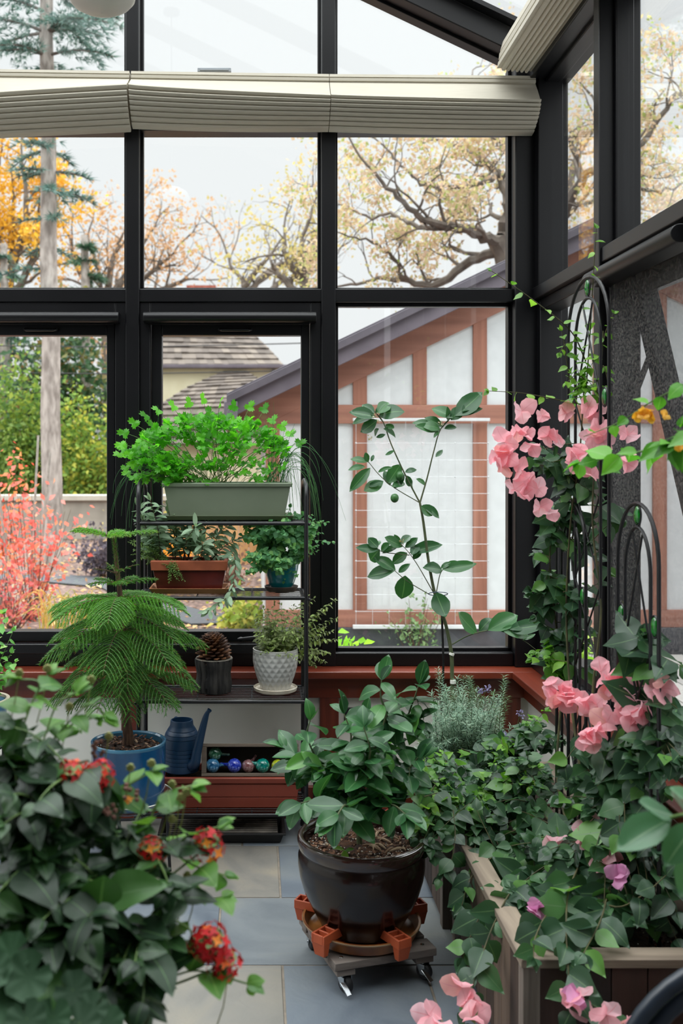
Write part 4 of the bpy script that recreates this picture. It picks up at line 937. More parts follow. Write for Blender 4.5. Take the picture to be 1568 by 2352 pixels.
# ---- arched trellises with green glass drops
M_gem = surf('green_glass_drop', '#033a0b', '#08801f', scale=60, rough=0.05, coat=0.8)
def trellis(l, r, z0, z1, gemz, label, arch=0.16):
    l = Vector((l[0], l[1], 0)); r = Vector((r[0], r[1], 0)); u = r - l; W = u.length; u.normalize()
    t = thing('garden_trellis', ((l + r) / 2) + Vector((0, 0, z0)), label, 'trellis', 'arched black trellises')
    def Q(s, z): return l + u * s + Vector((0, 0, z))
    def arched(s0, s1, zt, ar):
        pts = [Q(s0, z0), Q(s0, (z0 + zt) / 2)]; c = (s0 + s1) / 2; hw = (s1 - s0) / 2
        for i in range(17): a = PI - PI * i / 16; pts.append(Q(c + hw * math.cos(a), zt - ar + ar * math.sin(a)))
        return pts + [Q(s1, (z0 + zt) / 2), Q(s1, z0)]
    MB().tube(arched(0, W, z1, arch), 0.0052, 8).build('outer_arch', M_blackwire, t)
    i0, i1 = W * 0.19, W * 0.81; zi = z1 - 0.06
    MB().tube(arched(i0, i1, zi, arch * 0.8), 0.0046, 8).build('inner_arch', M_blackwire, t)
    lat = MB(); p = 0.26; z = zi - 0.02 - p; wv = i1 - i0
    lat.tube([Q(i0 + wv * 0.3, zi - 0.012), Q(i1, zi - 0.3)], 0.0028, 6); lat.tube([Q(i0 + wv * 0.7, zi - 0.012), Q(i0, zi - 0.3)], 0.0028, 6); z = zi - 0.3
    while z - p > z0:
        lat.tube([Q(i0, z), Q(i1, z - p)], 0.0028, 6); lat.tube([Q(i1, z), Q(i0, z - p)], 0.0028, 6); z -= p
    lat.build('lattice', M_blackwire, t)
    Rm = Matrix((u, u.cross(Vector((0, 0, -1))), Vector((0, 0, 1)))).transposed()
    gs = [(W / 2, z1 - 0.03)] + [(W * 0.095, gemz), (W * 0.905, gemz - 0.005)]
    for s_, z in gs:
        rg = [Q(s_, z) + Rm @ Vector((0.017 * math.cos(2 * PI * i / 20), 0, 0.027 * math.sin(2 * PI * i / 20))) for i in range(20)]
        st = MB().tube(rg, 0.0026, 6, closed=True).build('gem_setting', M_blackwire, t)
        MB().ball(Q(s_, z), 0.0142, 14, (1, 0.55, 1.7), Rm).build('glass_drop', M_gem, st)
trellis((0.953, 3.05), (0.971, 2.75), 0.3, 2.013, 1.665, 'tallest black arched trellis with green glass drops, near the side windows')
trellis((0.948, 2.62), (0.975, 2.42), 0.3, 1.377, 1.085, 'short black arched trellis with green glass drops in the nearer planter', 0.15)
trellis((0.957, 3.18), (0.957, 2.9), 0.3, 1.36, 1.09, 'short black arched trellis half buried in bougainvillea leaves', 0.15)
# ---- metal chair at the corner of the frame
chx, chy = 0.845, 1.70
ch = thing('garden_chair', (chx, chy - .17, 0), 'dark slate tube metal chair with a rounded back, cut by the bottom right corner', 'chair')
M_slatemetal = surf('slate_blue_metal', '#1c222b', '#272f3a', scale=12, rough=0.34)
for r_, nm_ in ((.205, 'back_hoop'), (.235, 'back_hoop')):
    MB().tube([(chx - r_, chy, .40)] + [(chx + r_ * math.cos(PI - PI * q / 24), chy, .405 + r_ * 1.02 * math.sin(PI * q / 24)) for q in range(25)] + [(chx + r_, chy, .40)], .0135, 12).build(nm_, M_slatemetal, ch)
MB().lathe([(.001, .402), (.2, .402), (.212, .408), (.212, .418), (.2, .424), (.001, .42)], (chx, chy - .17, 0), 40).build('seat', M_slatemetal, ch)
for sx in (-1, 1):
    MB().tube([(chx + sx * .22, chy, .43), (chx + sx * .225, chy + .01, .2), (chx + sx * .235, chy + .03, 0)], .0115, 10).build('leg', M_slatemetal, ch)
    MB().tube([(chx + sx * .15, chy - .3, .41), (chx + sx * .17, chy - .33, .2), (chx + sx * .18, chy - .35, 0)], .0115, 10).build('leg', M_slatemetal, ch)
# ---- small terracotta pot and hidden pots
tpot = pot('terracotta_pot', (0.56, 3.85, 0), [(0.001, 0.004), (0.045, 0.0), (0.052, 0.03), (0.06, 0.085), (0.068, 0.086), (0.07, 0.118), (0.066, 0.121), (0.06, 0.118), (0.055, 0.06), (0.001, 0.055)], M_terra, 'small empty terracotta pot on the slate behind the brown pot', 'pot')
MB().lathe([(0.001, 0.0), (0.058, 0.0), (0.07, 0.018), (0.074, 0.02), (0.072, 0.024), (0.06, 0.006), (0.001, 0.005)], (0.56, 3.85, -0.0), 40).build('saucer', M_terra, tpot)
# ================================================================ PLANTS INDOORS
T_boug = [leaf([(0, .02), (.06, .2), (.22, .36), (.42, .37), (.62, .27), (.82, .11), (1, 0)], 7, 5, f, b, w_, c_) for f, b, w_, c_ in ((.22, .5, .05, .0), (.1, .9, .08, .1), (.35, .2, .06, .0), (.15, -.3, .08, .1))]
T_citrus = [leaf([(0, .01), (.08, .1), (.28, .235), (.5, .275), (.72, .225), (.9, .1), (1, 0)], 8, 5, f, b, w_) for f, b, w_ in ((.3, .5, .03), (.15, .9, .05), (.4, .25, .02), (.2, -.35, .04))]
T_sage = [leaf([(0, .02), (.15, .07), (.3, .14), (.6, .155), (.85, .1), (1, .01)], 6, 3, f, b) for f, b in ((.3, .5), (.1, .9), (.2, -.3))]
T_round = [leaf([(0, .03), (.08, .25), (.3, .42), (.55, .4), (.8, .24), (1, .02)], 5, 3, f, b) for f, b in ((.25, .6), (.1, .9), (.3, .1))]
T_small = [leaf([(0, .02), (.2, .2), (.5, .26), (.8, .17), (1, 0)], 3, 3, f, b) for f, b in ((.25, .6), (.1, .2))]
T_lant = [leaf([(0, .02), (.07, .22), (.22, .36), (.4, .38), (.6, .31), (.8, .17), (1, 0)], 9, 5, f, b, .06, c_) for f, b, c_ in ((.2, .6, 0), (.1, 1.0, .1), (.3, .2, 0))]
T_need = Tpl([(-.08, 0, 0), (.08, 0, 0), (.0, 1, .03)], [(0, 1, 2)], [-1, 1, 0], [0, 0, 1])
T_rose = leaf([(0, .03), (.3, .06), (.8, .055), (1, 0)], 2, 3, .5, .5)
def parsley_outline():
    o = []
    for i in range(43):
        th = math.radians(-150 + 300 * i / 42); q = .62 * (.3 + .7 * abs(math.cos(1.5 * th)) ** .8) * (1 + .16 * math.sin(th * 15)) * (1.1 if abs(th) < 1.05 else .9)
        o.append((q * math.sin(th), .42 + q * math.cos(th)))
    return o[::-1] + [(-.02, 0), (.02, 0)]
T_pars = [fan(parsley_outline(), c, 3, w_) for c, w_ in ((.25, .1), (-.3, .15), (.1, .2))]
def scallop(n=9):
    o = []
    for i in range(n * 4 + 1):
        a = -PI / 2 + 0.22 + (2 * PI - 0.44) * i / (n * 4); r_ = .5 * (1 - .1 * abs(math.sin((a + PI / 2) * n / 2)))
        o.append((r_ * math.cos(a), .45 + r_ * math.sin(a)))
    return o + [(0, .3)]
T_ger = [fan(scallop(), .35, 9, .05), fan(scallop(8), .6, 8, .06)]
L_boug = leafmat('bougainvillea_leaf', [(0, '#26402d'), (.5, '#335439'), (.85, '#426a40'), (1, '#5f8e42')], .4, .25, 1.7, rib='#5e7d55', ribw=.07)
L_young = leafmat('young_leaf', [(0, '#4f7f2c'), (.6, '#679a35'), (1, '#86b447')], .42, .4, 1.5)
L_citrus = leafmat('citrus_leaf', [(0, '#22472b'), (.5, '#2c5833'), (.88, '#3a6c3a'), (1, '#5c9440')], .34, .2, 1.8, rib='#5f8a58', ribw=.08)
L_sage = leafmat('sage_leaf', [(0, '#6a866c'), (.6, '#8aa688'), (1, '#a9c0a4')], .75, .3, 1.3, tt=(1.1, 1.15, .8), rib='#9fb39a', ribw=.1)
L_oreg = leafmat('oregano_leaf', [(0, '#467c4e'), (.6, '#5f9a64'), (1, '#86b86c')], .6, .35, 1.4)
L_thyme = leafmat('thyme_leaf', [(0, '#4a6a34'), (1, '#7c9a50')], .6, .3, 1.3)
L_olive = leafmat('olive_herb_leaf', [(0, '#66704a'), (.5, '#808c58'), (1, '#9db868')], .6, .3, 1.3)
L_pars = leafmat('parsley_leaf', [(0, '#3c8022'), (.5, '#4f9c26'), (1, '#6cba34')], .4, .5, 1.7)
L_chive = leafmat('chive_blade', [(0, '#2f6638'), (1, '#5a9150')], .45, .2, 1.3)
L_pine = leafmat('norfolk_needle', [(0, '#30561f'), (.45, '#43732a'), (.8, '#609a38'), (.93, '#82bb4a'), (.97, '#8a6a40'), (1, '#9a6a48')], .5, .25, 1.6)
L_rose = leafmat('rosemary_needle', [(0, '#557560'), (.6, '#7a9a82'), (1, '#a4bba4')], .6, .2, 1.3)
L_lant = leafmat('lantana_leaf', [(0, '#172f1c'), (.5, '#213d23'), (.85, '#2e5028'), (1, '#406a30')], .45, .2, 1.7, rib='#557a4a', ribw=.06)
L_ger = leafmat('geranium_leaf', [(0, '#1a3a20'), (1, '#2a5030')], .7, .15, 1.4)
L_vari = leafmat('variegated_leaf', [(0, '#4b8a3a'), (.6, '#6aa84c'), (1, '#a8c87a')], .45, .35, 1.4)
L_bract = leafmat('pink_bract', [(0, '#f2b0b8'), (.5, '#f8c4cc'), (.8, '#facfd7'), (1, '#f4b4ae')], .75, .55, 1.2, rib='#e8a2ac', ribw=.08, tt=(1, .95, .97))
L_mauve = leafmat('mauve_bract', [(0, '#d78fbb'), (1, '#e6acd0')], .7, .45, 1.0, tt=(1, .95, 1))
L_yellow = leafmat('amber_bract', [(0, '#d9982e'), (1, '#ecb85a')], .7, .4, 1.1)
M_thorn = surf('bougainvillea_wood', '#34361f', '#54502f', scale=20, rough=.8)
M_limb = surf('citrus_twig', '#3f4f30', '#5a5f40', scale=20, rough=.7)
# ---- parsley and chives in the sage green window box
F = Fol(T_pars, 41); S = MB(); r = F.r
def compound(F, S, pts, n, L):
    e = pts[-1]; T_ = (pts[-1] - pts[-3]).normalized(); sd = T_.cross(Vector((0, 0, 1)))
    sd = sd.normalized() if sd.length > .05 else Vector((1, 0, 0))
    F.put(e, (T_ + rvec(r, .25)).normalized(), Vector((0, -.8, .65)) + rvec(r, .5), L * 1.1)
    for j in range(n):
        t_ = .62 + .34 * j / n; p = pts[min(len(pts) - 1, int(t_ * (len(pts) - 1)))]
        for q in (-1, 1):
            tp_ = p + (sd * q + T_ * .5).normalized() * L * r.uniform(.5, 1.0) + rvec(r, .004)
            S.tube([p, tp_], .0005, 4)
            F.put(tp_, (sd * q + T_ * .7 + rvec(r, .3) + Vector((0, 0, -.1))).normalized(), Vector((0, -.8, .65)) + rvec(r, .55), L * r.uniform(.75, 1.1))
for i in range(32):
    a = r.uniform(-1.3, 1.12) if i > 16 else -1.3 + 2.4 * i / 16; k_ = r.uniform(.55, .98) if i > 16 else r.uniform(.92, 1.04)
    b_ = P(490 + r.uniform(-28, 28) + a * 14, 1112, 3.91 + r.uniform(-.04, .04))
    e = P(492 + math.sin(a) * 225 * k_, 1112 - math.cos(a * .9) * 178 * k_, 3.9 + r.uniform(-.12, .1)); m_ = b_.lerp(e, .55) + Vector((0, 0, .035 * abs(a)))
    pts = [b_ * (1 - t_) ** 2 + m_ * 2 * t_ * (1 - t_) + e * t_ * t_ for t_ in [q / 9 for q in range(10)]]
    S.tube(pts, taper(10, .0017, .0009), 5); compound(F, S, pts, 4, .037)
    for q in (-1, 1):                                   # two side sprays per stem
        p0 = pts[6]; T_ = (pts[7] - pts[5]).normalized(); sd = T_.cross(Vector((0, -.6, .8))).normalized(); e2 = p0 + (T_ * .7 + sd * q * .8).normalized() * r.uniform(.03, .05)
        sp_ = [p0.lerp(e2, v / 4) for v in range(5)]; S.tube(sp_, .0007, 4); compound(F, S, sp_, 2, .031)
for i in range(80):
    ex = r.choice([r.uniform(290, 420), r.uniform(340, 560), r.uniform(380, 660)]); b_ = P(ex * .6 + 490 * .4, 1112, 3.9); e = P(ex, r.uniform(1045, 1108), 3.86 + r.uniform(-.06, .12))
    pts = [b_.lerp(e, q / 5) + Vector((0, 0, .02 * math.sin(PI * q / 5))) for q in range(6)]; S.tube(pts, .0008, 4); compound(F, S, pts, 1, .03)
F.build('parsley_foliage', L_pars, planter_green); S.build('parsley_stem', M_stem, planter_green)
S = MB(); r = random.Random(7)
def blade(a, c1, c2, e, rad=.0012): S.tube([a * (1 - t_) ** 3 + c1 * 3 * t_ * (1 - t_) ** 2 + c2 * 3 * t_ * t_ * (1 - t_) + e * t_ ** 3 for t_ in [q / 12 for q in range(13)]], taper(13, rad, rad * .35), 5)
for i in range(46):
    S.tint = r.random(); b_ = P(r.uniform(610, 660), 1108, 3.9 + r.uniform(-.06, .06)); q = r.random(); Y_ = 3.9 + r.uniform(-.1, .1)
    if q < .35: e = P(r.uniform(600, 700), r.uniform(960, 1060), Y_); blade(b_, b_.lerp(e, .3), b_.lerp(e, .7) + Vector((0, 0, .02)), e)
    else:
        ex = r.uniform(665, 740); ey = r.uniform(1120, 1250); e = P(ex, ey, Y_); pk = r.uniform(985, 1060)
        blade(b_, P(640 + r.uniform(0, 30), pk, Y_), P(ex - 8, pk + 15, Y_), e)
for e_, p_ in (((794, 1196), 960), ((775, 1120), 985), ((742, 1150), 1000), ((735, 1095), 990)): b_ = P(645, 1108, 3.9); blade(b_, P(665, p_, 3.88), P(730, p_ + 20, 3.85), P(*e_, 3.84))
b_ = P(628, 1108, 3.92); blade(b_, P(628, 1050, 3.92), P(627, 990, 3.92), P(628, 922, 3.92))
S.build('chive_tuft', L_chive, planter_green); S = MB()
for i in range(12):
    S.tint = r.random(); b_ = P(r.uniform(370, 400), 1108, 3.9); ex = r.uniform(255, 350); blade(b_, P(r.uniform(340, 370), r.uniform(1010, 1060), 3.88), P(ex, r.uniform(1040, 1080), 3.86), P(ex - r.uniform(-5, 18), r.uniform(1130, 1240), 3.86))
blade(P(372, 1108, 3.9), P(350, 985, 3.9), P(370, 960, 3.9), P(362, 930, 3.9))
S.build('chive_tuft', L_chive, planter_green)
# ---- sage and thyme
F = Fol(T_sage, 5); S = MB(); r = F.r
for bx, *ends in ((430, (438, 1155), (455, 1175), (415, 1190)), (400, (395, 1185), (360, 1225), (420, 1225)), (455, (480, 1200), (500, 1230), (520, 1210)), (370, (330, 1200), (318, 1165), (345, 1150)), (480, (545, 1240), (530, 1290)), (440, (400, 1240), (465, 1245)), (355, (372, 1250), (340, 1235)), (420, (450, 1210), (432, 1180), (385, 1165))):
    b_ = P(bx, 1292, 3.9)
    for e_ in ends:
        e = P(e_[0], e_[1], 3.88 + r.uniform(-.1, .1)); m_ = b_.lerp(e, .5) + rvec(r, .02)
        pts = spline([b_, m_, e], 5); S.tube(pts, taper(len(pts), .0022, .001), 5)
        leaves_along(F, pts, .0125, .058, .75, .05, (0, -.5, 1), .28, tipL=.8, two=True, w=1.1)
tr_ = spline([P(505, 1288, 3.86), P(535, 1270, 3.8), P(540, 1315, 3.78), P(528, 1365, 3.77), P(500, 1385, 3.77), P(478, 1402, 3.77)], 5); S.tube(tr_, .0014, 5)
leaves_along(F, tr_, .016, .045, .8, .5, (0, -.8, .6), .15, tipL=1.0, two=True)
F.build('sage_foliage', L_sage, sage_box); S.build('woody_stem', M_bark, sage_box)
F = Fol(T_small, 6); S = MB(); r = F.r
for i in range(34):
    b_ = P(r.uniform(340, 400), 1292, 3.88); q = r.random()
    e = P(r.uniform(292, 375), r.uniform(1225, 1300), 3.87 + r.uniform(-.07, .07)) if q < .7 else P(r.uniform(383, 425), r.uniform(1305, 1338), 3.815)
    pts = spline([b_, b_.lerp(e, .5) + Vector((0, -.02 if q >= .7 else 0, .02)), e], 4); S.tube(pts, .0006, 4); leaves_along(F, pts, .0045, .009, .9, .1, (0, -.4, 1), .15, tipL=.8, two=True)
F.build('thyme_foliage', L_thyme, sage_box); S.build('thyme_stem', M_stem, sage_box)
# ---- oregano
F = Fol(T_round, 8); S = MB(); r = F.r; b0 = tp + Vector((0, 0, .11))
an_ = [b0 + Vector((r.uniform(-.04, .04), r.uniform(-.04, .04), 0)) for _ in range(8)] + ppoly([(640, 1250), (600, 1240), (680, 1240), (640, 1210), (610, 1270), (690, 1270)], 3.92)
blob(F, S, an_, P(642, 1228, 3.9), (.155, .11, .12), 66, 8, .033, 2.6, .0012, .75, .1, .16, droop=.25, face=(0, -.8, .7), two=True)
blob(F, S, an_, P(705, 1225, 3.93), (.09, .08, .085), 20, 8, .022, 2.4, .001, .8, .1, .14, droop=.15, two=True)
blob(F, S, an_, P(610, 1290, 3.84), (.10, .05, .05), 24, 7, .034, 2.4, .001, .8, .2, .14, droop=.4, face=(0, -.8, .8), two=True)
for e_ in ((560, 1155), (578, 1150), (762, 1245), (750, 1200), (535, 1190), (680, 1320), (652, 1335)):
    twig(F, S, r.choice(an_[8:]), P(e_[0], e_[1], 3.87), 9, .024, .001, .8, .1, two=True)
F.build('foliage', L_oreg, teal_pot); S.build('stem', M_stem, teal_pot)
# ---- thin olive herb in the white pot
F = Fol(T_small + T_sage[:1], 9); S = MB(); r = F.r
for i in range(60):
    a = r.uniform(0, 6.28); q = .07 * math.sqrt(r.random()); b_ = wp + Vector((q * math.cos(a), q * math.sin(a), .15)); e = P(r.uniform(585, 700), r.uniform(1385, 1480), 3.9 + r.uniform(-.09, .1))
    twig(F, S, b_, e, 8, .026, .0008, .85, .12, two=True, spread=.7)
for e_ in ((720, 1375), (752, 1390), (768, 1378), (772, 1420), (745, 1440), (770, 1470), (735, 1500), (722, 1528), (745, 1520), (760, 1450), (730, 1410), (705, 1370), (755, 1500), (715, 1450)):
    twig(F, S, wp + Vector((.06, .03, .15)), P(e_[0], e_[1], 3.98 + r.uniform(-.05, .03)), 13, .027, .0009, .7, .2, two=True)
for e_ in ((600, 1500), (640, 1505), (686, 1520)): twig(F, S, wp + Vector((.0, -.05, .15)), P(e_[0], e_[1], 3.83), 7, .018, .0008, .8, .3, two=True)
F.build('foliage', L_olive, white_pot); S.build('stem', M_stem, white_pot)
# ---- norfolk island pine
r = random.Random(12); S = MB(); trunk = spline([BC + Vector((0.0, 0, .2)), P(288, 1640, 3.62), P(285, 1560, 3.62), P(282, 1450, 3.62), P(276, 1370, 3.62), P(268, 1300, 3.62), P(262, 1240, 3.62), P(258, 1232, 3.62)], 5)
S.tube(trunk, [.017 - .013 * i / (len(trunk) - 1) for i in range(len(trunk))], 12)
for d in (.012, -.013): S.tube(spline([BC + Vector((d, -.01, .2)), BC + Vector((d * .8, -.008, .26)), P(287, 1600, 3.61)], 4), [.008, .009, .009, .008, .007, .006, .005, .004, .003][:9], 8)
S.build('trunk', M_bark, pine, angle=60)
nq = [[], [], [], [], []]; SB = MB(); SG = MB()
def needles(pts, dens, ln, tip, base_t=.3):
    seg = [(pts[i + 1] - pts[i]).length for i in range(len(pts) - 1)]; tot = sum(seg)
    n = int(tot * dens)
    for i in range(n):
        q = (i + r.random()) / n * tot; k_ = 0; acc = 0
        while k_ < len(seg) - 1 and acc + seg[k_] < q: acc += seg[k_]; k_ += 1
        f = (q - acc) / max(seg[k_], 1e-6); p = pts[k_].lerp(pts[k_ + 1], min(1, f)); T_ = (pts[k_ + 1] - pts[k_]).normalized(); o_ = T_.orthogonal().normalized(); u_ = T_.cross(o_); a = r.uniform(0, 6.28); rad = o_ * math.cos(a) + u_ * math.sin(a)
        nq[0].append(p); nq[1].append((T_ * .8 + rad * .75)); nq[2].append(rad); nq[3].append(ln * r.uniform(.75, 1.15))
        s_ = q / tot; nq[4].append(min(.95, base_t + .25 * r.random() + .38 * max(0, s_ - .45)) if r.random() > tip * s_ else .98)
def frond(b_, az, L, rise, droop, dens=800, side=.42, tip=.03, bt=.25, step=.0165):
    h = Vector((math.cos(az), math.sin(az), 0)); ax = [b_ + h * L * t_ + Vector((0, 0, L * (rise * t_ - droop * t_ * t_))) for t_ in [i / 10 for i in range(11)]]
    SB.tube(ax, taper(11, .003, .001), 5); needles(ax, dens * .8, .009, tip, bt)
    n = int(L / step); sd = Vector((-h.y, h.x, 0))
    for i in range(1, n):
        t_ = i / n
        if t_ < .1: continue
        k_ = min(9, int(t_ * 10)); p = ax[k_].lerp(ax[k_ + 1], t_ * 10 - k_); T_ = (ax[k_ + 1] - ax[k_]).normalized()
        bl = side * L * (math.sin(min(1, t_ * 1.25 + .12) * PI * .62) ** 1.2) * (1.05 - .75 * t_ ** 2.2) * r.uniform(.85, 1.1)
        if bl < .012: continue
        for q in (-1, 1):
            d = (sd * q * .86 + T_ * .62).normalized(); pts = [p + d * bl * s_ + T_ * bl * .22 * s_ * s_ + Vector((0, 0, bl * (.14 * s_ - (.26 + droop * .45) * s_ * s_))) for s_ in (0, .25, .5, .75, 1)]
            SG.tint = bt + .1 * r.random(); SG.tube(pts, taper(5, .0024, .0014), 5); needles(pts, dens, .0125, tip, bt)
for (px, py), n, L, rise, droop, bt, off, sd_ in (((259, 1236), 5, .15, .42, .28, .62, 2.75, .3), ((268, 1318), 4, .09, .5, .25, .35, .5, .16), ((272, 1345), 5, .125, .45, .3, .38, 1.2, .25), ((276, 1378), 7, .255, .32, .50, .5, .3, .42), ((277, 1392), 5, .22, .22, .40, .45, .9, .42), ((281, 1452), 7, .275, .28, .55, .34, .1, .42), ((279, 1420), 5, .25, .25, .5, .4, .5, .42), ((283, 1495), 6, .25, .2, .62, .32, .75, .42), ((285, 1548), 6, .265, .25, .52, .28, .35, .4), ((286, 1572), 5, .19, .12, .55, .26, 1.05, .36)):
    b_ = P(px, py, 3.62)
    for i in range(n):
        az = off + 2 * PI * i / n + r.uniform(-.15, .15); frond(b_, az, L * r.uniform(.88, 1.12), rise + r.uniform(-.05, .08), droop * r.uniform(.85, 1.15), tip=.015 if bt > .4 else .06, bt=bt, side=sd_)
az0 = -PI / 2 + .05; frond(P(284, 1500, 3.6), az0, .22, .15, .85, bt=.42, tip=.02, side=.4)
needles(trunk[-14:], 3200, .02, .0, .4)
F = Fol([T_need], 3); A = [np.array([tuple(v) for v in nq[i]]) for i in range(3)] + [np.array(nq[3]), 0.9, np.array(nq[4])]
A[4] = 1.15; F.bulk(*A); F.build('needles', L_pine, pine); SB.build('branch', M_bark, pine); SG.build('branchlet', L_pine, pine)
# ---- citrus shrub in the brown pot
F = Fol(T_citrus, 14); S = MB(); r = F.r; Y0 = 2.95
sk = [[(826, 1950, 2.95), (824, 1890, 2.95), (826, 1840, 2.95), (855, 1740, 2.92), (885, 1650, 2.9), (874, 1600, 2.9), (876, 1562, 2.9)], [(826, 1870, 2.95), (872, 1770, 3.0), (918, 1690, 3.02), (948, 1612, 3.0), (962, 1572, 3.0)], [(824, 1880, 2.95), (770, 1800, 2.9), (728, 1745, 2.88), (705, 1690, 2.88), (712, 1655, 2.88)],
      [(824, 1895, 2.95), (780, 1850, 2.85), (735, 1835, 2.8), (690, 1845, 2.78)], [(826, 1850, 2.95), (800, 1760, 2.85), (806, 1690, 2.82), (790, 1640, 2.82)], [(826, 1880, 2.95), (890, 1820, 2.9), (935, 1770, 2.88), (960, 1740, 2.86)], [(826, 1890, 2.95), (872, 1850, 2.82), (905, 1850, 2.76), (930, 1870, 2.72)],
      [(824, 1880, 2.95), (760, 1790, 3.05), (690, 1740, 3.06), (655, 1720, 3.06)], [(826, 1860, 2.95), (850, 1790, 3.1), (860, 1700, 3.12), (840, 1640, 3.1)], [(826, 1870, 2.95), (830, 1800, 2.8), (850, 1730, 2.74), (835, 1670, 2.74)], [(826, 1900, 2.95), (800, 1860, 2.78), (790, 1850, 2.7), (770, 1880, 2.66)]]
an_ = []
for q, s_ in enumerate(sk):
    pts = spline(ppoly(s_), 5); S.tube(pts, taper(len(pts), .009 if q == 0 else .0045, .0016), 8); an_ += pts[5::2]
    leaves_along(F, pts, .021, .092, .8, .18, (0, -.45, 1), .42 if q else .5, tipL=.9)
for c, e, n in (((760, 1770, 2.85), (.09, .07, .07), 7), ((880, 1700, 2.95), (.09, .09, .08), 7), ((830, 1730, 2.8), (.09, .07, .07), 6), ((700, 1760, 2.95), (.06, .08, .07), 5), ((930, 1640, 3.0), (.06, .07, .06), 4), ((870, 1800, 2.84), (.09, .06, .05), 5), ((760, 1840, 2.8), (.07, .06, .05), 4)):
    blob(F, S, an_, P(*c), e, n, 4, .088, 2, .0016, .8, .1, .12, droop=.2, face=(0, -.5, 1))
F.build('foliage', L_citrus, lime); S.build('trunk', M_limb, lime)
F = Fol(T_citrus[:1], 2); F.put(PC + Vector((-.06, -.12, .27)), (-.6, -.2, .3), (0, -.3, 1), .035); F.put(PC + Vector((-.06, -.12, .265)), (.7, -.1, .4), (0, -.3, 1), .03); F.put(PC + Vector((-.06, -.12, .27)), (.0, -.5, -.5), (0, -.8, .6), .04)
F.build('seedling', L_young, lime)
# ---- tall citrus sapling tied to a stake
SC_ = Vector(P(1040, 1700, 3.72)); SC_.z = 0.0
sap = thing('citrus_sapling_pot', (SC_.x, SC_.y, 0.0), 'tall thin citrus sapling tied to a stake before the fixed window', 'potted plant')
MB().lathe([(0.001, 0), (.1, 0), (.128, .24), (.134, .242), (.134, .262), (.126, .262), (.12, .2), (.001, .2)], (SC_.x + .02, SC_.y + .15, 0), 40).build('pot', M_rubber, sap)
soil_disc('soil', sap, (SC_.x + .02, SC_.y + .15, .215), .121, M_soildark, 4)
F = Fol(T_citrus, 15); S = MB(); r = F.r; Y_ = 3.72
main = spline([(SC_.x + .02, SC_.y + .12, .21)] + ppoly([(1042, 1640), (1038, 1560), (1036, 1500), (1022, 1430), (1000, 1370), (984, 1290), (972, 1200), (964, 1155)], Y_), 5); S.tube(main, taper(len(main), .0085, .0042), 8)
lb = spline(ppoly([(964, 1155), (930, 1090), (898, 1020), (880, 970), (860, 945)], Y_), 4); rbr = spline(ppoly([(964, 1155), (980, 1100), (995, 1040), (1012, 985), (1045, 950)], Y_), 4)
S.tube(lb, taper(len(lb), .0034, .0016), 6); S.tube(rbr, taper(len(rbr), .0034, .0016), 6)
def spr(pts, leaves_, rad=.002):
    p = spline(ppoly(pts, Y_), 4); S.tube(p, taper(len(p), rad, rad * .6), 6)
    for (bx, by), (ex, ey), w_ in leaves_:
        a, b_ = P(bx, by, Y_ + r.uniform(-.02, .02)), P(ex, ey, Y_ + r.uniform(-.03, .03)); F.put(a, (b_ - a).normalized(), Vector((r.uniform(-.3, .3), -.9, .6)), (b_ - a).length * 1.2, w_ * 1.15, r.uniform(.2, .85))
spr([(880, 970), (862, 948)], [((870, 955), (912, 935), 1.1), ((868, 950), (890, 925), .9), ((862, 958), (812, 945), .9), ((860, 950), (835, 930), .8), ((866, 965), (838, 990), 1.1), ((885, 975), (902, 985), 1.1), ((858, 958), (812, 965), .7), ((870, 985), (852, 998), .9), ((885, 998), (868, 1005), .8), ((880, 985), (912, 998), .6), ((862, 950), (880, 930), .7), ((855, 955), (848, 938), .6)])
spr([(1012, 985), (1045, 950), (1075, 930)], [((1045, 955), (1098, 915), .9), ((1050, 950), (1080, 912), .8), ((1040, 960), (1000, 935), .9), ((1010, 985), (980, 970), 1.0), ((1015, 980), (985, 958), .9), ((1030, 968), (1022, 938), .7), ((1050, 955), (1098, 938), .7), ((1020, 985), (1045, 980), .8), ((1012, 988), (958, 985), .6), ((1060, 945), (1090, 925), .7), ((1035, 965), (1060, 935), 1.0), ((1000, 980), (960, 962), .6), ((1008, 990), (998, 1000), .6)])
spr([(964, 1155), (905, 1120), (870, 1090), (845, 1060), (832, 1050)], [((842, 1062), (812, 1048), .7), ((845, 1062), (838, 1042), .9), ((850, 1075), (810, 1118), .6), ((838, 1072), (810, 1070), .6), ((852, 1060), (858, 1045), .7), ((880, 1105), (842, 1128), .9), ((890, 1110), (915, 1075), 1.0), ((895, 1115), (885, 1085), .9), ((880, 1105), (850, 1118), .6), ((905, 1122), (925, 1095), .7), ((900, 1118), (932, 1100), .7), ((868, 1085), (892, 1072), .5)])
spr([(930, 1090), (940, 1110)], [((930, 1085), (952, 1075), .8), ((932, 1092), (945, 1115), .9), ((955, 1100), (980, 1108), .7), ((940, 1105), (955, 1115), 1.1), ((906, 1035), (890, 1045), .6)])
spr([(964, 1160), (972, 1170)], [((966, 1162), (985, 1182), 1.1), ((970, 1160), (1008, 1182), .7), ((1000, 1050), (1012, 1040), .5)])
spr([(1000, 1370), (960, 1300), (935, 1265), (920, 1250)], [((925, 1255), (885, 1240), .8), ((930, 1258), (955, 1240), .8), ((920, 1250), (940, 1230), .7), ((935, 1270), (905, 1290), 1.0), ((945, 1275), (958, 1250), .9), ((940, 1270), (1005, 1250), .6), ((920, 1255), (905, 1232), .8), ((948, 1285), (965, 1265), .8), ((915, 1255), (880, 1262), .6)])
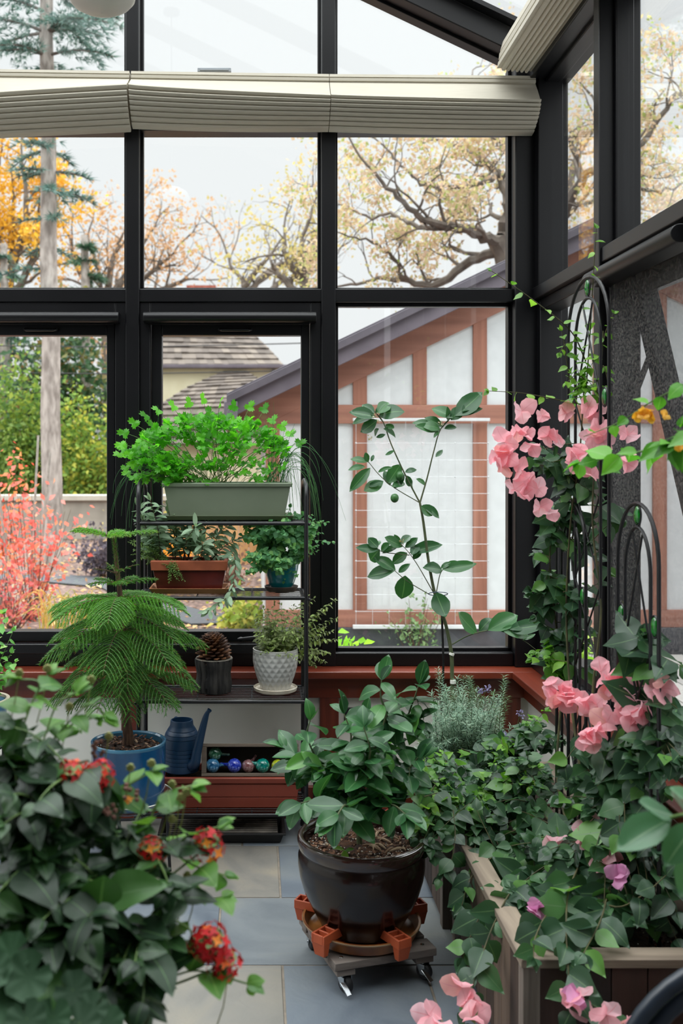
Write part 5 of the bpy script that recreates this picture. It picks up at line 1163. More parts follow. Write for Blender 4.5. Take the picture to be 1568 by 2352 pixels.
spr([(940, 1275), (880, 1268), (860, 1255)], [((872, 1262), (848, 1285), 1.3), ((868, 1258), (848, 1240), 1.2), ((870, 1262), (825, 1262), .7), ((875, 1265), (890, 1250), .8), ((866, 1255), (870, 1238), .9)])
spr([(985, 1365), (935, 1335), (905, 1310), (895, 1305)], [((905, 1312), (850, 1320), .8), ((908, 1310), (868, 1280), .8), ((930, 1322), (928, 1372), 1.2), ((915, 1315), (935, 1298), .7)])
spr([(1002, 1360), (1010, 1320), (1020, 1305)], [((1015, 1308), (1082, 1302), .6), ((1018, 1305), (1050, 1290), .7), ((1015, 1310), (985, 1300), .9), ((1000, 1360), (1020, 1410), 1.1), ((1012, 1306), (1030, 1290), .7)])
spr([(1038, 1480), (1075, 1460), (1120, 1448), (1170, 1445)], [((1095, 1455), (1050, 1415), .8), ((1100, 1450), (1125, 1420), .9), ((1120, 1448), (1180, 1415), .8), ((1140, 1446), (1205, 1430), .8), ((1165, 1446), (1240, 1440), .7), ((1150, 1446), (1215, 1450), .7), ((1130, 1448), (1160, 1415), .9), ((1170, 1446), (1225, 1425), .6)], .0026)
spr([(1150, 1446), (1200, 1470), (1240, 1500)], [((1200, 1470), (1222, 1462), .4)], .0018)
F.build('foliage', L_citrus, sap); S.build('trunk', M_limb, sap)
for px, py in ((906, 1144), (918, 1093)):
    MB().ball(P(px, py, Y_), .0155, 20, (1, 1, 1.12)).build('green_fruit', surf('green_lime_skin', '#2f5a30', '#3d6e38', scale=40, rough=.35, bump=.1), sap)
F = Fol(T_small, 71); r = F.r
for px, py in ((862, 955), (1012, 975), (922, 1245), (868, 968), (850, 1005)):
    for _ in range(10): F.put(P(px, py, Y_ - .01) + rvec(r, .008), rvec(r), rvec(r), .011)
F.build('flower_buds', leafmat('citrus_bud', [(0, '#b8a98a'), (1, '#d8cdb4')], .6, .2, 1), sap)
MB().tube([(SC_.x - .03, SC_.y + .1, .2), P(1018, 1520, 3.73), P(1014, 1400, 3.73)], .0042, 8).build('stake', M_blackwire, sap)
MB().tube([P(1006 + 22 * math.cos(q), 1364 + 4 * math.sin(q), 3.72 + .03 * math.sin(q)) for q in [2 * PI * i / 20 for i in range(20)]], .0016, 6, closed=True).build('tie', M_can, sap)
MB().tube([P(1036, 1505, 3.715), P(1038, 1500, 3.715)], .0095, 10).build('white_tag', M_panel, sap); MB().tube([P(1040, 1570, 3.715), P(1040, 1562, 3.715)], .0105, 10).build('white_tag', M_panel, sap)
# ---- rosemary
RC_ = P(1085, 1700, 3.6); RC_.z = 0
rosm = thing('rosemary_bush', RC_, 'bushy grey green rosemary growing behind the far wooden planter edge', 'potted plant')
F = Fol([T_rose], 16); S = MB(); r = F.r; b0 = Vector((RC_.x, RC_.y, .30)); LN = [[], [], [], [], []]
tips = [(1005, 1535), (1012, 1545), (1158, 1550), (1160, 1565), (1062, 1550), (990, 1590), (1030, 1580), (1165, 1600), (950, 1640), (1110, 1600)]
for i in range(230):
    if i < len(tips): e = P(*tips[i], 3.58 + r.uniform(-.05, .08))
    else:
        a = r.uniform(0, PI); k_ = r.uniform(.45, 1.02); e = P(1070 + math.cos(a) * 115 * k_, 1765 - math.sin(a) * 210 * k_ * r.uniform(.8, 1.05), 3.58 + r.uniform(-.17, .14))
    b_ = b0 + Vector(((e.x - b0.x) * .6 + r.uniform(-.03, .03), r.uniform(-.06, .06), r.uniform(0, .1))); m_ = b_.lerp(e, .5) + rvec(r, .025)
    pts = spline([b_, m_, e], 5); S.tube(pts, taper(len(pts), .0016, .0008), 4); tot = (e - b_).length; n = int(tot / .0022)
    for q in range(n):
        t_ = .15 + .85 * q / n; f = t_ * (len(pts) - 1); k_ = min(len(pts) - 2, int(f)); p = pts[k_].lerp(pts[k_ + 1], f - k_); T_ = (pts[k_ + 1] - pts[k_]).normalized(); o_ = T_.orthogonal().normalized(); u_ = T_.cross(o_); a = q * 2.4 + r.uniform(-.5, .5); rad = o_ * math.cos(a) + u_ * math.sin(a)
        LN[0].append(p); LN[1].append(T_ * .55 + rad * .85); LN[2].append(T_ - rad * .3); LN[3].append(.021 * r.uniform(.7, 1.2)); LN[4].append(r.random())
F.bulk(*[np.array([tuple(v) for v in LN[i]]) for i in range(3)], np.array(LN[3]), 1.25, np.array(LN[4])); F.build('foliage', L_rose, rosm); S.build('stem', M_thorn, rosm)
M_lav = leafmat('lavender_flower', [(0, '#7a72a0'), (1, '#a49cc4')], .7, .2, 1)
for px, py, Y_ in ((1118, 1583, 3.5), (1162, 1692, 3.45), (1195, 1640, 3.4), (1103, 1588, 3.5), (1143, 1735, 3.45)):
    F = Fol(T_small, int(px)); r = F.r; c = P(px, py, Y_)
    for _ in range(26): F.put(c + Vector((r.uniform(-.008, .008), r.uniform(-.006, .006), r.uniform(-.012, .012))), rvec(r), rvec(r), .011)
    F.build('flower', M_lav, rosm)
S = MB()
for px, py, Y_ in ((1118, 1583, 3.5), (1162, 1692, 3.45), (1195, 1640, 3.4), (1143, 1735, 3.45)): S.tube(spline([b0 + Vector((0, 0, .1)), P(px - 25, py + 60, Y_ + .05), P(px, py, Y_)], 5), .0009, 5)
S.build('flower_stalk', M_stem, rosm)
# ---- bougainvillea
def bract_flower(seed, L=.04):
    F = Fol([leaf([(0, .05), (.1, .3), (.3, .47), (.55, .46), (.8, .28), (.93, .1), (1, 0)], 7, 7, .1, b_, .2, .3) for b_ in (.3, -.5, .9, -.9)], seed); r = F.r
    for k_ in range(3):
        a = 2 * PI * k_ / 3 + r.uniform(-.3, .3); el = r.uniform(.45, 1.15); F.put((0, 0, 0), (math.cos(a) * math.cos(el), math.sin(a) * math.cos(el), math.sin(el)), (-math.cos(a) * math.sin(el), -math.sin(a) * math.sin(el), math.cos(el)), L * r.uniform(.88, 1.12), 1.05)
    return F
def flowers(plant, mat, pts, L, seed, name='flower', dirs=(0, -1, .1)):
    r = random.Random(seed); protos = []
    for v in range(5):
        hold = bract_flower(seed + v, L); o = hold.build(name, mat, plant, None); 
        me = o.data
        co_ = np.empty(len(me.vertices) * 3, dtype=np.float32); me.vertices.foreach_get('co', co_); co_ = co_.reshape(-1, 3) + np.array(ORG[plant.name], dtype=np.float32); me.vertices.foreach_set('co', co_.ravel()); me.update(); protos.append(o)
    for i, p in enumerate(pts):
        o = protos[i] if i < 5 else protos[r.randrange(5)].copy()
        if i >= 5: C.objects.link(o); o.parent = plant
        c = P(*p[:3]); d = (Vector(dirs) + rvec(r, .75)).normalized()
        o.location = c - ORG[plant.name]; o.rotation_mode = 'QUATERNION'; o.rotation_quaternion = d.to_track_quat('Z', 'Y') @ Quaternion((0, 0, 1), r.uniform(0, 6.28)); s_ = r.uniform(.85, 1.15); o.scale = (s_, s_, s_)
NB = Vector((0.9, 2.75, .3))
bou = thing('bougainvillea', NB, 'pink bougainvillea climbing the trellises and trailing over the nearer wooden planter', 'climbing plant')
F = Fol(T_boug, 17); FY = Fol(T_boug, 18); S = MB(); r = F.r
def vine(pts, sp=.03, L=.065, rad=.0025, young=False, leafless=0.0, **kw):
    p = spline(ppoly(pts), 6); S.tube(p, taper(len(p), rad, rad * .45), 6); kw.setdefault('droop', .3); kw.setdefault('face', (0, -.6, .8)); kw.setdefault('spread', .85)
    leaves_along(FY if young else F, p, sp, L, start=leafless, **kw); return p
def base(px, py, Y): return (px, py, Y)
an_ = []
# woody stems up the trellises
for st_ in ([(1345, 1990, 2.75), (1335, 1800, 2.85), (1310, 1600, 2.95), (1300, 1400, 3.0), (1310, 1200, 3.0), (1330, 1050, 2.95), (1340, 900, 2.92)], [(1350, 1990, 2.72), (1370, 1800, 2.72), (1360, 1600, 2.78), (1380, 1400, 2.8), (1360, 1200, 2.85), (1370, 1000, 2.85), (1385, 760, 2.85)], [(1340, 1990, 2.75), (1280, 1800, 3.0), (1290, 1560, 3.08), (1272, 1400, 3.08), (1262, 1280, 3.08), (1275, 1180, 3.06)], [(1355, 1990, 2.7), (1430, 1820, 2.6), (1470, 1650, 2.55), (1450, 1500, 2.55), (1430, 1380, 2.6)], [(1345, 1990, 2.7), (1300, 1930, 2.8), (1240, 1860, 2.95), (1210, 1800, 3.1)]):
    p = spline(ppoly(st_), 5); S.tube(p, taper(len(p), .0045, .0018), 7); an_ += p[2:]
for c, e, n, L in (((1300, 1225, 3.08), (.065, .08, .12), 9, .07), ((1290, 1400, 3.08), (.075, .08, .12), 9, .07), ((1350, 1310, 3.0), (.07, .08, .13), 7, .075), ((1400, 1180, 2.92), (.04, .07, .10), 5, .075), ((1270, 1500, 3.12), (.06, .08, .07), 9, .06), ((1335, 1500, 3.02), (.07, .08, .09), 7, .065), ((1335, 1090, 3.02), (.08, .08, .07), 9, .065), ((1255, 1050, 3.0), (.08, .08, .05), 9, .062), ((1230, 1330, 3.08), (.03, .05, .12), 6, .062)):
    blob(F, S, an_, P(*c), e, n, 4, L, 2.2, .0016, .75, .12, .16, droop=.35, face=(0, -.7, .7))
# big dark leaves nearer the viewer
for c, e, n, L in (((1545, 1590, 2.45), (.04, .08, .12), 5, .1), ((1450, 1760, 2.5), (.10, .1, .07), 10, .09), ((1350, 1780, 2.65), (.10, .1, .09), 13, .085), ((1480, 1430, 2.5), (.06, .05, .06), 2, .1), ((1530, 1740, 2.4), (.06, .06, .08), 6, .09), ((1480, 1950, 2.45), (.12, .1, .08), 13, .088), ((1340, 1960, 2.6), (.12, .1, .07), 14, .082), ((1230, 1960, 2.75), (.10, .1, .06), 12, .078), ((1420, 2090, 2.42), (.13, .07, .06), 12, .088), ((1280, 2090, 2.5), (.1, .08, .05), 10, .082), ((1160, 2080, 2.6), (.05, .07, .06), 8, .075), ((1530, 2090, 2.38), (.06, .06, .07), 7, .088), ((1180, 1880, 2.95), (.12, .12, .07), 18, .072)):
    blob(F, S, an_ + [NB + Vector((r.uniform(-.2, .1), r.uniform(-.35, .1), .02)) for _ in range(6)], P(*c), e, n, 4, L, 2.2, .002, .8, .12, .2, droop=.35, face=(0, -.65, .75))
# trailing strands over the planter edge
for v in ([(1330, 1985, 2.6), (1305, 2050, 2.45), (1300, 2130, 2.32), (1306, 2250, 2.22), (1312, 2352, 2.2)], [(1240, 2010, 2.7), (1180, 2040, 2.6), (1135, 2120, 2.5), (1105, 2200, 2.42), (1075, 2300, 2.35), (1065, 2352, 2.32)], [(1200, 2020, 2.7), (1130, 2060, 2.65), (1085, 2140, 2.6), (1062, 2200, 2.58)], [(1400, 2030, 2.5), (1380, 2110, 2.34), (1340, 2190, 2.24)], [(1340, 2020, 2.6), (1270, 2080, 2.45), (1230, 2150, 2.3), (1225, 2200, 2.24)], [(1300, 2000, 2.6), (1400, 2080, 2.4), (1470, 2060, 2.36), (1530, 2010, 2.36)], [(1310, 2280, 2.2), (1360, 2310, 2.18), (1410, 2345, 2.16)], [(1230, 1960, 2.8), (1150, 1960, 2.85), (1085, 2010, 2.8), (1060, 2080, 2.75)]):
    vine(v, .024, .085, .0028, droop=.4, face=(0, -.75, .6))
# long young shoots
for v, L, sp in (([(1345, 900, 2.92), (1355, 760, 2.9), (1362, 640, 2.88), (1369, 525, 2.86)], .038, .032), ([(1345, 830, 2.92), (1310, 760, 2.9), (1225, 690, 2.85), (1128, 622, 2.8)], .034, .045), ([(1340, 930, 2.92), (1280, 918, 2.9), (1200, 903, 2.88), (1122, 898, 2.86)], .038, .035), ([(1380, 800, 2.85), (1395, 750, 2.83), (1410, 720, 2.82)], .03, .02), ([(1310, 900, 2.95), (1300, 820, 2.94), (1290, 760, 2.92)], .04, .03), ([(1370, 900, 2.85), (1385, 840, 2.83), (1400, 900, 2.8)], .035, .025), ([(1340, 780, 2.92), (1300, 790, 2.9), (1285, 810, 2.9)], .034, .025), ([(1350, 880, 2.9), (1325, 860, 2.9), (1300, 880, 2.9)], .035, .025)):
    vine(v, sp, L, .0021, True, .1, droop=.3, face=(0, -.5, .8), tipL=.6)
blob(FY, S, an_, P(1345, 880, 2.9), (.06, .06, .12), 8, 3, .042, 2, .0012, .8, .1, .1, droop=.3)
blob(FY, S, an_, P(1250, 1520, 3.05), (.05, .06, .05), 8, 4, .05, 2, .0012, .8, .1, .1, droop=.3)
F.build('foliage', L_boug, bou); FY.build('young_foliage', L_young, bou); S.build('stem', M_thorn, bou)
pk = [(1198, 945, 2.86), (1245, 955, 2.88), (1300, 950, 2.9), (1365, 950, 2.85), (1185, 990, 2.85), (1165, 1050, 2.84), (1150, 1070, 2.84), (1205, 1000, 2.85), (1220, 1022, 2.85), (1185, 1085, 2.84), (1143, 1045, 2.84), (1160, 1015, 2.85), (1258, 1000, 2.87), (1280, 1000, 2.88), (1180, 1125, 2.84), (1215, 1108, 2.84), (1200, 1140, 2.83), (1235, 1122, 2.84), (1240, 1165, 2.83), (1265, 1170, 2.84), (1310, 1055, 2.8), (1328, 1042, 2.8), (1358, 1092, 2.78), (1375, 985, 2.8), (1360, 1000, 2.82), (1440, 1000, 2.7), (1437, 1062, 2.68), (1385, 1015, 2.8), (1350, 935, 2.86)]
pk += [(1265, 1572, 2.78), (1257, 1600, 2.78), (1290, 1605, 2.76), (1315, 1615, 2.74), (1345, 1610, 2.70), (1368, 1622, 2.68), (1380, 1542, 2.62), (1412, 1548, 2.60), (1432, 1575, 2.58), (1408, 1590, 2.60), (1440, 1600, 2.56), (1460, 1612, 2.54), (1427, 1622, 2.54), (1452, 1640, 2.50), (1472, 1625, 2.48), (1370, 1680, 2.56), (1356, 1700, 2.56), (1392, 1660, 2.56), (1505, 1590, 2.44), (1310, 1585, 2.76), (1285, 1590, 2.78), (1330, 1622, 2.72), (1395, 1560, 2.6), (1420, 1560, 2.58), (1450, 1590, 2.55), (1480, 1640, 2.5), (1440, 1650, 2.52), (1520, 1580, 2.42), (1350, 1690, 2.56)]
pk += [(1340, 1890, 2.62), (1330, 1925, 2.6), (1352, 1905, 2.6), (1362, 1925, 2.6), (1395, 1880, 2.6), (1275, 1935, 2.66), (1385, 1985, 2.5), (1395, 1962, 2.5), (1060, 2268, 2.36), (1076, 2300, 2.34), (985, 2332, 2.3), (1003, 2348, 2.28), (1082, 2340, 2.3), (1325, 2290, 2.18), (1312, 2312, 2.18), (1392, 2330, 2.14), (1440, 2340, 2.14)]
flowers(bou, L_bract, pk, .046, 200)
flowers(bou, L_mauve, [(1421, 2010, 2.42), (1227, 2090, 2.42), (1330, 2280, 2.17), (1230, 2084, 2.42), (1418, 2006, 2.43)], .038, 260, 'mauve_flower')
# second, smaller leaved bougainvillea
FB = Vector((0.80, 3.45, .3))
bo2 = thing('bougainvillea', FB, 'small leaved flowerless bougainvillea spreading from the far wooden planter towards the brown pot', 'climbing plant')
F = Fol(T_boug, 27); FY = Fol(T_boug, 28); S = MB(); r = F.r; an_ = [FB + Vector((r.uniform(-.15, .15), r.uniform(-.25, .2), r.uniform(0, .1))) for _ in range(14)]
for e_ in ((980, 1760, 3.2), (1060, 1720, 3.3), (1150, 1700, 3.3), (1220, 1690, 3.25), (1020, 1840, 3.1), (1120, 1820, 3.1), (1200, 1800, 3.1)):
    p = spline([FB + rvec(r, .05), (FB + P(*e_)) / 2 + Vector((0, 0, .06)), P(*e_)], 5); S.tube(p, taper(len(p), .004, .002), 6); an_ += p[3:]
for c, e, n, L in (((990, 1800, 3.2), (.09, .1, .05), 20, .052), ((1080, 1770, 3.3), (.11, .12, .05), 20, .05), ((1170, 1740, 3.3), (.11, .12, .06), 22, .05), ((1235, 1690, 3.2), (.07, .12, .07), 15, .055), ((1040, 1850, 3.1), (.11, .1, .06), 24, .056), ((1140, 1810, 3.1), (.12, .1, .06), 26, .056), ((1240, 1790, 3.0), (.10, .1, .08), 18, .06), ((1000, 1890, 3.0), (.06, .07, .04), 12, .056), ((1080, 1890, 3.0), (.09, .08, .05), 18, .06), ((970, 1930, 2.92), (.05, .05, .03), 6, .062)):
    blob(F, S, an_, P(*c), e, n, 6, L, 2, .0014, .8, .15, .17, droop=.2, face=(0, -.5, .9))
    blob(FY, S, an_, P(c[0], c[1] - 30, c[2]), (e[0], e[1], e[2] * .8), max(3, n // 4), 6, L * .72, 2, .0012, .7, .15, .15, droop=.1)
for v in ([(1000, 1800, 3.1), (960, 1880, 3.0), (985, 1950, 2.92), (1020, 1990, 2.88)], [(1040, 1860, 3.0), (1045, 1920, 2.9), (1035, 1980, 2.86), (1010, 2020, 2.84)], [(1100, 1880, 3.0), (1090, 1950, 2.9), (1070, 2030, 2.84), (1050, 2090, 2.82)], [(1010, 1820, 3.05), (960, 1830, 3.0), (935, 1800, 3.0)]):
    p = spline(ppoly(v), 5); S.tube(p, .0016, 5); leaves_along(F, p, .018, .06, .85, .35, (0, -.7, .7), .1)
F.build('foliage', L_boug, bo2); FY.build('young_foliage', L_young, bo2); S.build('stem', M_thorn, bo2)
# yellow flowered bougainvillea reaching in from beside the viewer
YB = Vector((0.955, 2.07, 0))
ybo = thing('bougainvillea_pot', YB, 'amber flowered bougainvillea branch reaching in before the open side window', 'climbing plant')
MB().lathe([(.001, 0), (.1, 0), (.13, .2), (.14, .205), (.14, .23), (.128, .23), (.12, .15), (.001, .15)], YB, 40).build('pot', M_terra, ybo); soil_disc('soil', ybo, YB + Vector((0, 0, .19)), .122, M_soildark, 5)
F = Fol(T_boug, 37); S = MB(); r = F.r
p = spline([YB + Vector((0, 0, .18)), YB + Vector((.02, -.05, .9)), YB + Vector((.02, -.15, 1.35))] + ppoly([(1640, 1010, 1.85), (1568, 1015, 1.95), (1480, 1035, 2.05), (1400, 1052, 2.12), (1330, 1062, 2.2)]), 6); S.tube(p, taper(len(p), .006, .0012), 7)
leaves_along(F, p, .021, .06, .75, .25, (0, -.6, .8), .66, tipL=.9)
p = spline([YB + Vector((.02, -.15, 1.35)), P(1640, 850, 1.85), P(1568, 885, 1.95), P(1500, 920, 2.05), P(1420, 970, 2.15), P(1340, 1003, 2.2)], 6); S.tube(p, taper(len(p), .003, .0008), 6); leaves_along(F, p, .045, .04, .85, .2, (0, -.6, .8), .45, tipL=.5, tuft=False)
blob(F, S, [P(1568, 1000, 1.95), P(1540, 1020, 1.98)], P(1545, 1000, 1.97), (.04, .05, .03), 3, 3, .055, 2, .0012, .9, .1, .1)
F.build('foliage', leafmat('bright_vine_leaf', [(0, '#3f7a26'), (.6, '#549630'), (1, '#6cae3c')], .42, .4, 1.5, rib='#7fb060', ribw=.07), ybo); S.build('stem', M_stem, ybo)
flowers(ybo, L_yellow, [(1470, 948, 2.05), (1486, 945, 2.05), (1478, 956, 2.04), (1521, 955, 2.0), (1558, 1028, 1.93), (1568, 1012, 1.93), (1462, 955, 2.05), (1492, 957, 2.05)], .016, 270, 'amber_flower')
# blurred pale leaves beside the viewer
QB = Vector((0.95, 0.95, 0))
qb = thing('leafy_shrub_pot', QB, 'out of focus pale green leaves poking in at the edge beside the nearer planter', 'potted plant')
MB().lathe([(.001, 0), (.1, 0), (.13, .2), (.14, .205), (.14, .23), (.128, .23), (.12, .15), (.001, .15)], QB, 40).build('pot', M_terra, qb); soil_disc('soil', qb, QB + Vector((0, 0, .19)), .122, M_soildark, 5)
F = Fol(T_citrus, 47); S = MB(); r = F.r
p = spline([QB + Vector((0, 0, .19)), QB + Vector((-.02, .05, .7)), P(1660, 1880, 1.35), P(1580, 1870, 1.45), P(1530, 1880, 1.5)], 6); S.tube(p, taper(len(p), .006, .002), 6)
for (bx, by), (ex, ey) in (((1545, 1872), (1455, 1855)), ((1540, 1880), (1415, 1945)), ((1590, 1875), (1525, 1830)), ((1600, 1890), (1522, 1985)), ((1640, 1930), (1555, 2060)), ((1600, 1870), (1560, 1800))):
    a, b_ = P(bx, by, 1.5), P(ex, ey, 1.48); F.put(a, (b_ - a).normalized(), (.1, -.5, .9), (b_ - a).length, 1.05)
F.build('foliage', leafmat('pale_leaf', [(0, '#3d6a48'), (1, '#578560')], .35, .25, 1.4, rib='#7fa080', ribw=.08), qb); S.build('stem', M_stem, qb)
# ---- lantana
LB = Vector((-0.47, 1.62, 0))
lan = thing('lantana_pot', LB, 'big red flowered lantana bush close to the viewer, out of focus', 'potted plant')
MB().lathe([(.001, 0), (.14, 0), (.18, .3), (.19, .305), (.19, .34), (.175, .34), (.165, .25), (.001, .25)], LB, 48).build('pot', M_terra, lan); soil_disc('soil', lan, LB + Vector((0, 0, .3)), .17, M_soildark, 5)
F = Fol(T_lant, 57); FY = Fol(T_lant, 58); S = MB(); r = F.r; b0 = LB + Vector((0, 0, .3)); an_ = []
heads = [(165, 1780, 1.5), (225, 1785, 1.54), (475, 1945, 1.6), (347, 1955, 1.55), (480, 2170, 1.5), (515, 2215, 1.5), (285, 1972, 1.58)]
for e_ in ((60, 1650, 1.55), (120, 1720, 1.6), (200, 1840, 1.6), (300, 1900, 1.6), (390, 1960, 1.58), (420, 2080, 1.52), (380, 2250, 1.5), (250, 2050, 1.5), (100, 1950, 1.5), (150, 2150, 1.42), (40, 1850, 1.5), (330, 2130, 1.5)) + tuple(heads):
    e = P(*e_); p = spline([b0 + rvec(r, .04), b0.lerp(e, .5) + Vector((-.06, 0, .06)), e], 5); S.tube(p, taper(len(p), .0045, .0016), 6); an_ += p[4:]
for c, e, n, L in (((30, 1680, 1.55), (.05, .08, .05), 5, .055), ((110, 1760, 1.58), (.06, .08, .05), 7, .06), ((80, 1870, 1.5), (.08, .1, .07), 10, 0.069), ((190, 1880, 1.58), (.08, .09, .05), 9, 0.066), ((310, 1930, 1.58), (.06, .08, .04), 8, 0.060), ((140, 1990, 1.5), (.09, .1, .06), 11, 0.072), ((60, 2080, 1.42), (.07, .08, .07), 11, 0.072), ((180, 2120, 1.42), (.07, .08, .06), 11, .08), ((270, 2190, 1.45), (.05, .06, .06), 8, 0.069), ((100, 2260, 1.4), (.09, .08, .06), 12, 0.072), ((250, 2300, 1.42), (.07, .06, .05), 9, 0.069), ((20, 1960, 1.45), (.04, .08, .09), 7, .08), ((385, 2050, 1.52), (.02, .04, .04), 4, .055), ((350, 2140, 1.5), (.02, .04, .04), 3, .055)):
    blob(F, S, an_, P(*c), e, n, 4, L, 2, .002, .85, .12, .2, droop=.15, face=(0, -.3, 1), w=.92)
for v in ([(330, 1930, 1.6), (370, 1830, 1.6), (440, 1805, 1.6)], [(390, 1960, 1.58), (430, 1920, 1.6), (500, 1900, 1.6)], [(400, 1960, 1.58), (450, 1990, 1.58), (515, 2010, 1.58)], [(380, 2250, 1.5), (440, 2150, 1.5), (400, 2110, 1.5)], [(400, 2240, 1.5), (460, 2230, 1.5), (570, 2260, 1.5)], [(60, 1650, 1.55), (80, 1600, 1.58), (110, 1550, 1.6)], [(100, 1700, 1.58), (130, 1620, 1.6), (175, 1590, 1.6)], [(120, 1720, 1.6), (170, 1660, 1.6), (210, 1650, 1.62)], [(240, 1830, 1.6), (300, 1800, 1.6), (350, 1770, 1.6)], [(60, 1640, 1.55), (90, 1570, 1.56), (40, 1560, 1.56)], [(120, 1700, 1.6), (200, 1620, 1.6), (240, 1640, 1.62)], [(400, 2010, 1.55), (450, 2070, 1.55), (510, 2060, 1.56)]):
    p = spline(ppoly(v), 5); S.tube(p, .0016, 5); leaves_along(FY, p, .03, .055, .75, .05, (0, -.3, 1), .2)
F.build('foliage', L_lant, lan); FY.build('young_foliage', leafmat('young_lantana_leaf', [(0, '#3f6e30'), (1, '#6a9a40')], .45, .35, 1.4, rib='#7fa45a', ribw=.07), lan); S.build('stem', M_stem, lan)
M_floret = leafmat('lantana_floret', [(0, '#a80f1c'), (.55, '#cc1a1e'), (.8, '#e0381c'), (.9, '#f0852a'), (1, '#f2b84a')], .6, .25, 1.0)
T_flo = Tpl([(0, 0, 0)] + [((.5 if i % 2 else .22) * math.cos(2 * PI * i / 8), (.5 if i % 2 else .22) * math.sin(2 * PI * i / 8), .06) for i in range(8)], [(0, 1 + i, 1 + (i + 1) % 8) for i in range(8)], [0] * 9, [0] * 9)
def head(c, rad, n, seed, warm=.0):
    F = Fol([T_flo], seed); r = F.r
    for i in range(n):
        z = 1 - 1.25 * (i + .5) / n; a = i * 2.4; q = math.sqrt(max(0, 1 - z * z)); v = Vector((q * math.cos(a), q * math.sin(a), z)); ax = Vector((0, -.55, .85)).normalized(); rot = Vector((0, 0, 1)).rotation_difference(ax); nn = rot @ v
        o_ = nn.orthogonal().normalized(); o_ = Quaternion(nn, r.uniform(0, 6.3)) @ o_
        t_ = r.uniform(0, .72) if r.random() > (.03 + warm * .4 + (.2 if z > .75 else 0)) else r.uniform(.78, .93)
        F.put(c + nn * rad * r.uniform(.75, 1.15), o_, nn + rvec(r, .35), rad * r.uniform(.6, .9), 1, t_)
    h = F.build('flower_head', M_floret, lan); s = MB(); s.tube([c - Vector((0, -.002, .012)), c + Vector((0, -.2, .5)) * rad], [rad * .25, rad * .8], 8); s.build('flower_base', M_stem, h)
for i, (e_, rad, n) in enumerate(zip(heads, (.021, .025, .026, .021, .029, .024, .014), (26, 34, 36, 28, 44, 30, 14))): head(P(*e_), rad, n, 80 + i, .25 if i in (0, 5) else .05)
F = Fol([T_flo], 93); r = F.r
for _ in range(4): F.put(P(292, 1836, 1.6) + rvec(r, .005), rvec(r), (0, -.8, .6), .016, 1, .93)
F.build('flower_head', M_floret, lan)
M_bud = surf('lantana_bud', '#6f7f3c', '#8f8a54', scale=90, rough=.7)
for px, py, Y_ in ((395, 1800, 1.6), (348, 1752, 1.6), (250, 1690, 1.6), (300, 1762, 1.6), (415, 1830, 1.6), (428, 1818, 1.6), (160, 1622, 1.6), (110, 1535, 1.6), (45, 1545, 1.56), (430, 2010, 1.58), (452, 2020, 1.58), (210, 1560, 1.62), (380, 2170, 1.5), (395, 1880, 1.6), (525, 2235, 1.5)):
    c = P(px, py, Y_); S = MB(); S.ball(c, .0055, 10, (1, 1, 1.2)); S.tube([c, c + Vector((-.008, .0, -.05)), c + Vector((-.02, .01, -.09))], .001, 5)
    for q in range(7): a = q * .9; S.ball(c + Vector((.0048 * math.cos(a), -.003, .0048 * math.sin(a))), .0027, 6)
    S.build('flower_bud', M_bud, lan)
M_with = surf('withered_bloom', '#5a3a30', '#7a5648', scale=90, rough=.8)
for px, py, Y_ in ((215, 1850, 1.52), (245, 1865, 1.52), (390, 2030, 1.56), (300, 1820, 1.58), (225, 1720, 1.6)):
    c = P(px, py, Y_); S = MB()
    for q in range(9): S.ball(c + Vector((r.uniform(-.012, .012), r.uniform(-.008, .008), r.uniform(-.012, .012))), .0042, 6)
    S.build('withered_head', M_with, lan)
# ---- geranium
GB = Vector((-0.42, 1.30, 0)); ger = thing('geranium_pot', GB, 'scallop leaved geranium in the bottom corner before the lantana', 'potted plant')
MB().lathe([(.001, .4), (.09, .4), (.11, .56), (.115, .565), (.115, .58), (.105, .58), (.1, .52), (.001, .52)], GB, 40).build('pot', M_terra, ger)
GS = thing('plant_stand', GB, 'wooden pedestal below the frame carrying the geranium', 'plant stand'); MB().lathe([(.001, 0), (.12, 0), (.12, .02), (.03, .04), (.025, .36), (.1, .38), (.11, .4), (.001, .4)], GB, 32).build('pedestal', M_weatheredZ, GS)
F = Fol(T_ger, 67); S = MB(); r = F.r
for px, py, Y_, L in ((30, 2190, 1.32, .058), (70, 2240, 1.3, .066), (165, 2275, 1.32, .055), (215, 2315, 1.3, .046), (120, 2335, 1.28, .055), (5, 2300, 1.28, .062), (245, 2348, 1.3, .045), (-20, 2230, 1.3, .055), (180, 2352, 1.28, .055), (60, 2340, 1.26, .055)):
    c = P(px, py, Y_); S.tube(spline([GB + Vector((0, 0, .53)), Vector((GB.x * .6 + c.x * .4, c.y + .1, c.z * .55 + .24)), c + Vector((0, .03, -.03)), c + Vector((0, .002, 0))], 4), .0016, 5); d = Vector((r.uniform(-1, 1), -.3, -.3)).normalized(); F.put(c - d * L * .4, d, (r.uniform(-.2, .3), -.75, .7), L)
F.build('foliage', L_ger, ger); S.build('stem', M_stem, ger)
# ---- variegated plant
F = Fol(T_boug, 77); S = MB(); r = F.r; b0 = VC + Vector((0, 0, .13))
for e_ in ((10, 1430), (30, 1450), (5, 1410), (25, 1500), (15, 1545), (-30, 1420), (-40, 1480), (35, 1520), (-10, 1470), (0, 1560)):
    twig(F, S, b0 + rvec(r, .02), P(e_[0], e_[1], 3.5 + r.uniform(-.06, .06)), 9, .045, .0015, .7, .1)
F.build('foliage', L_vari, vari); S.build('stem', M_stem, vari)
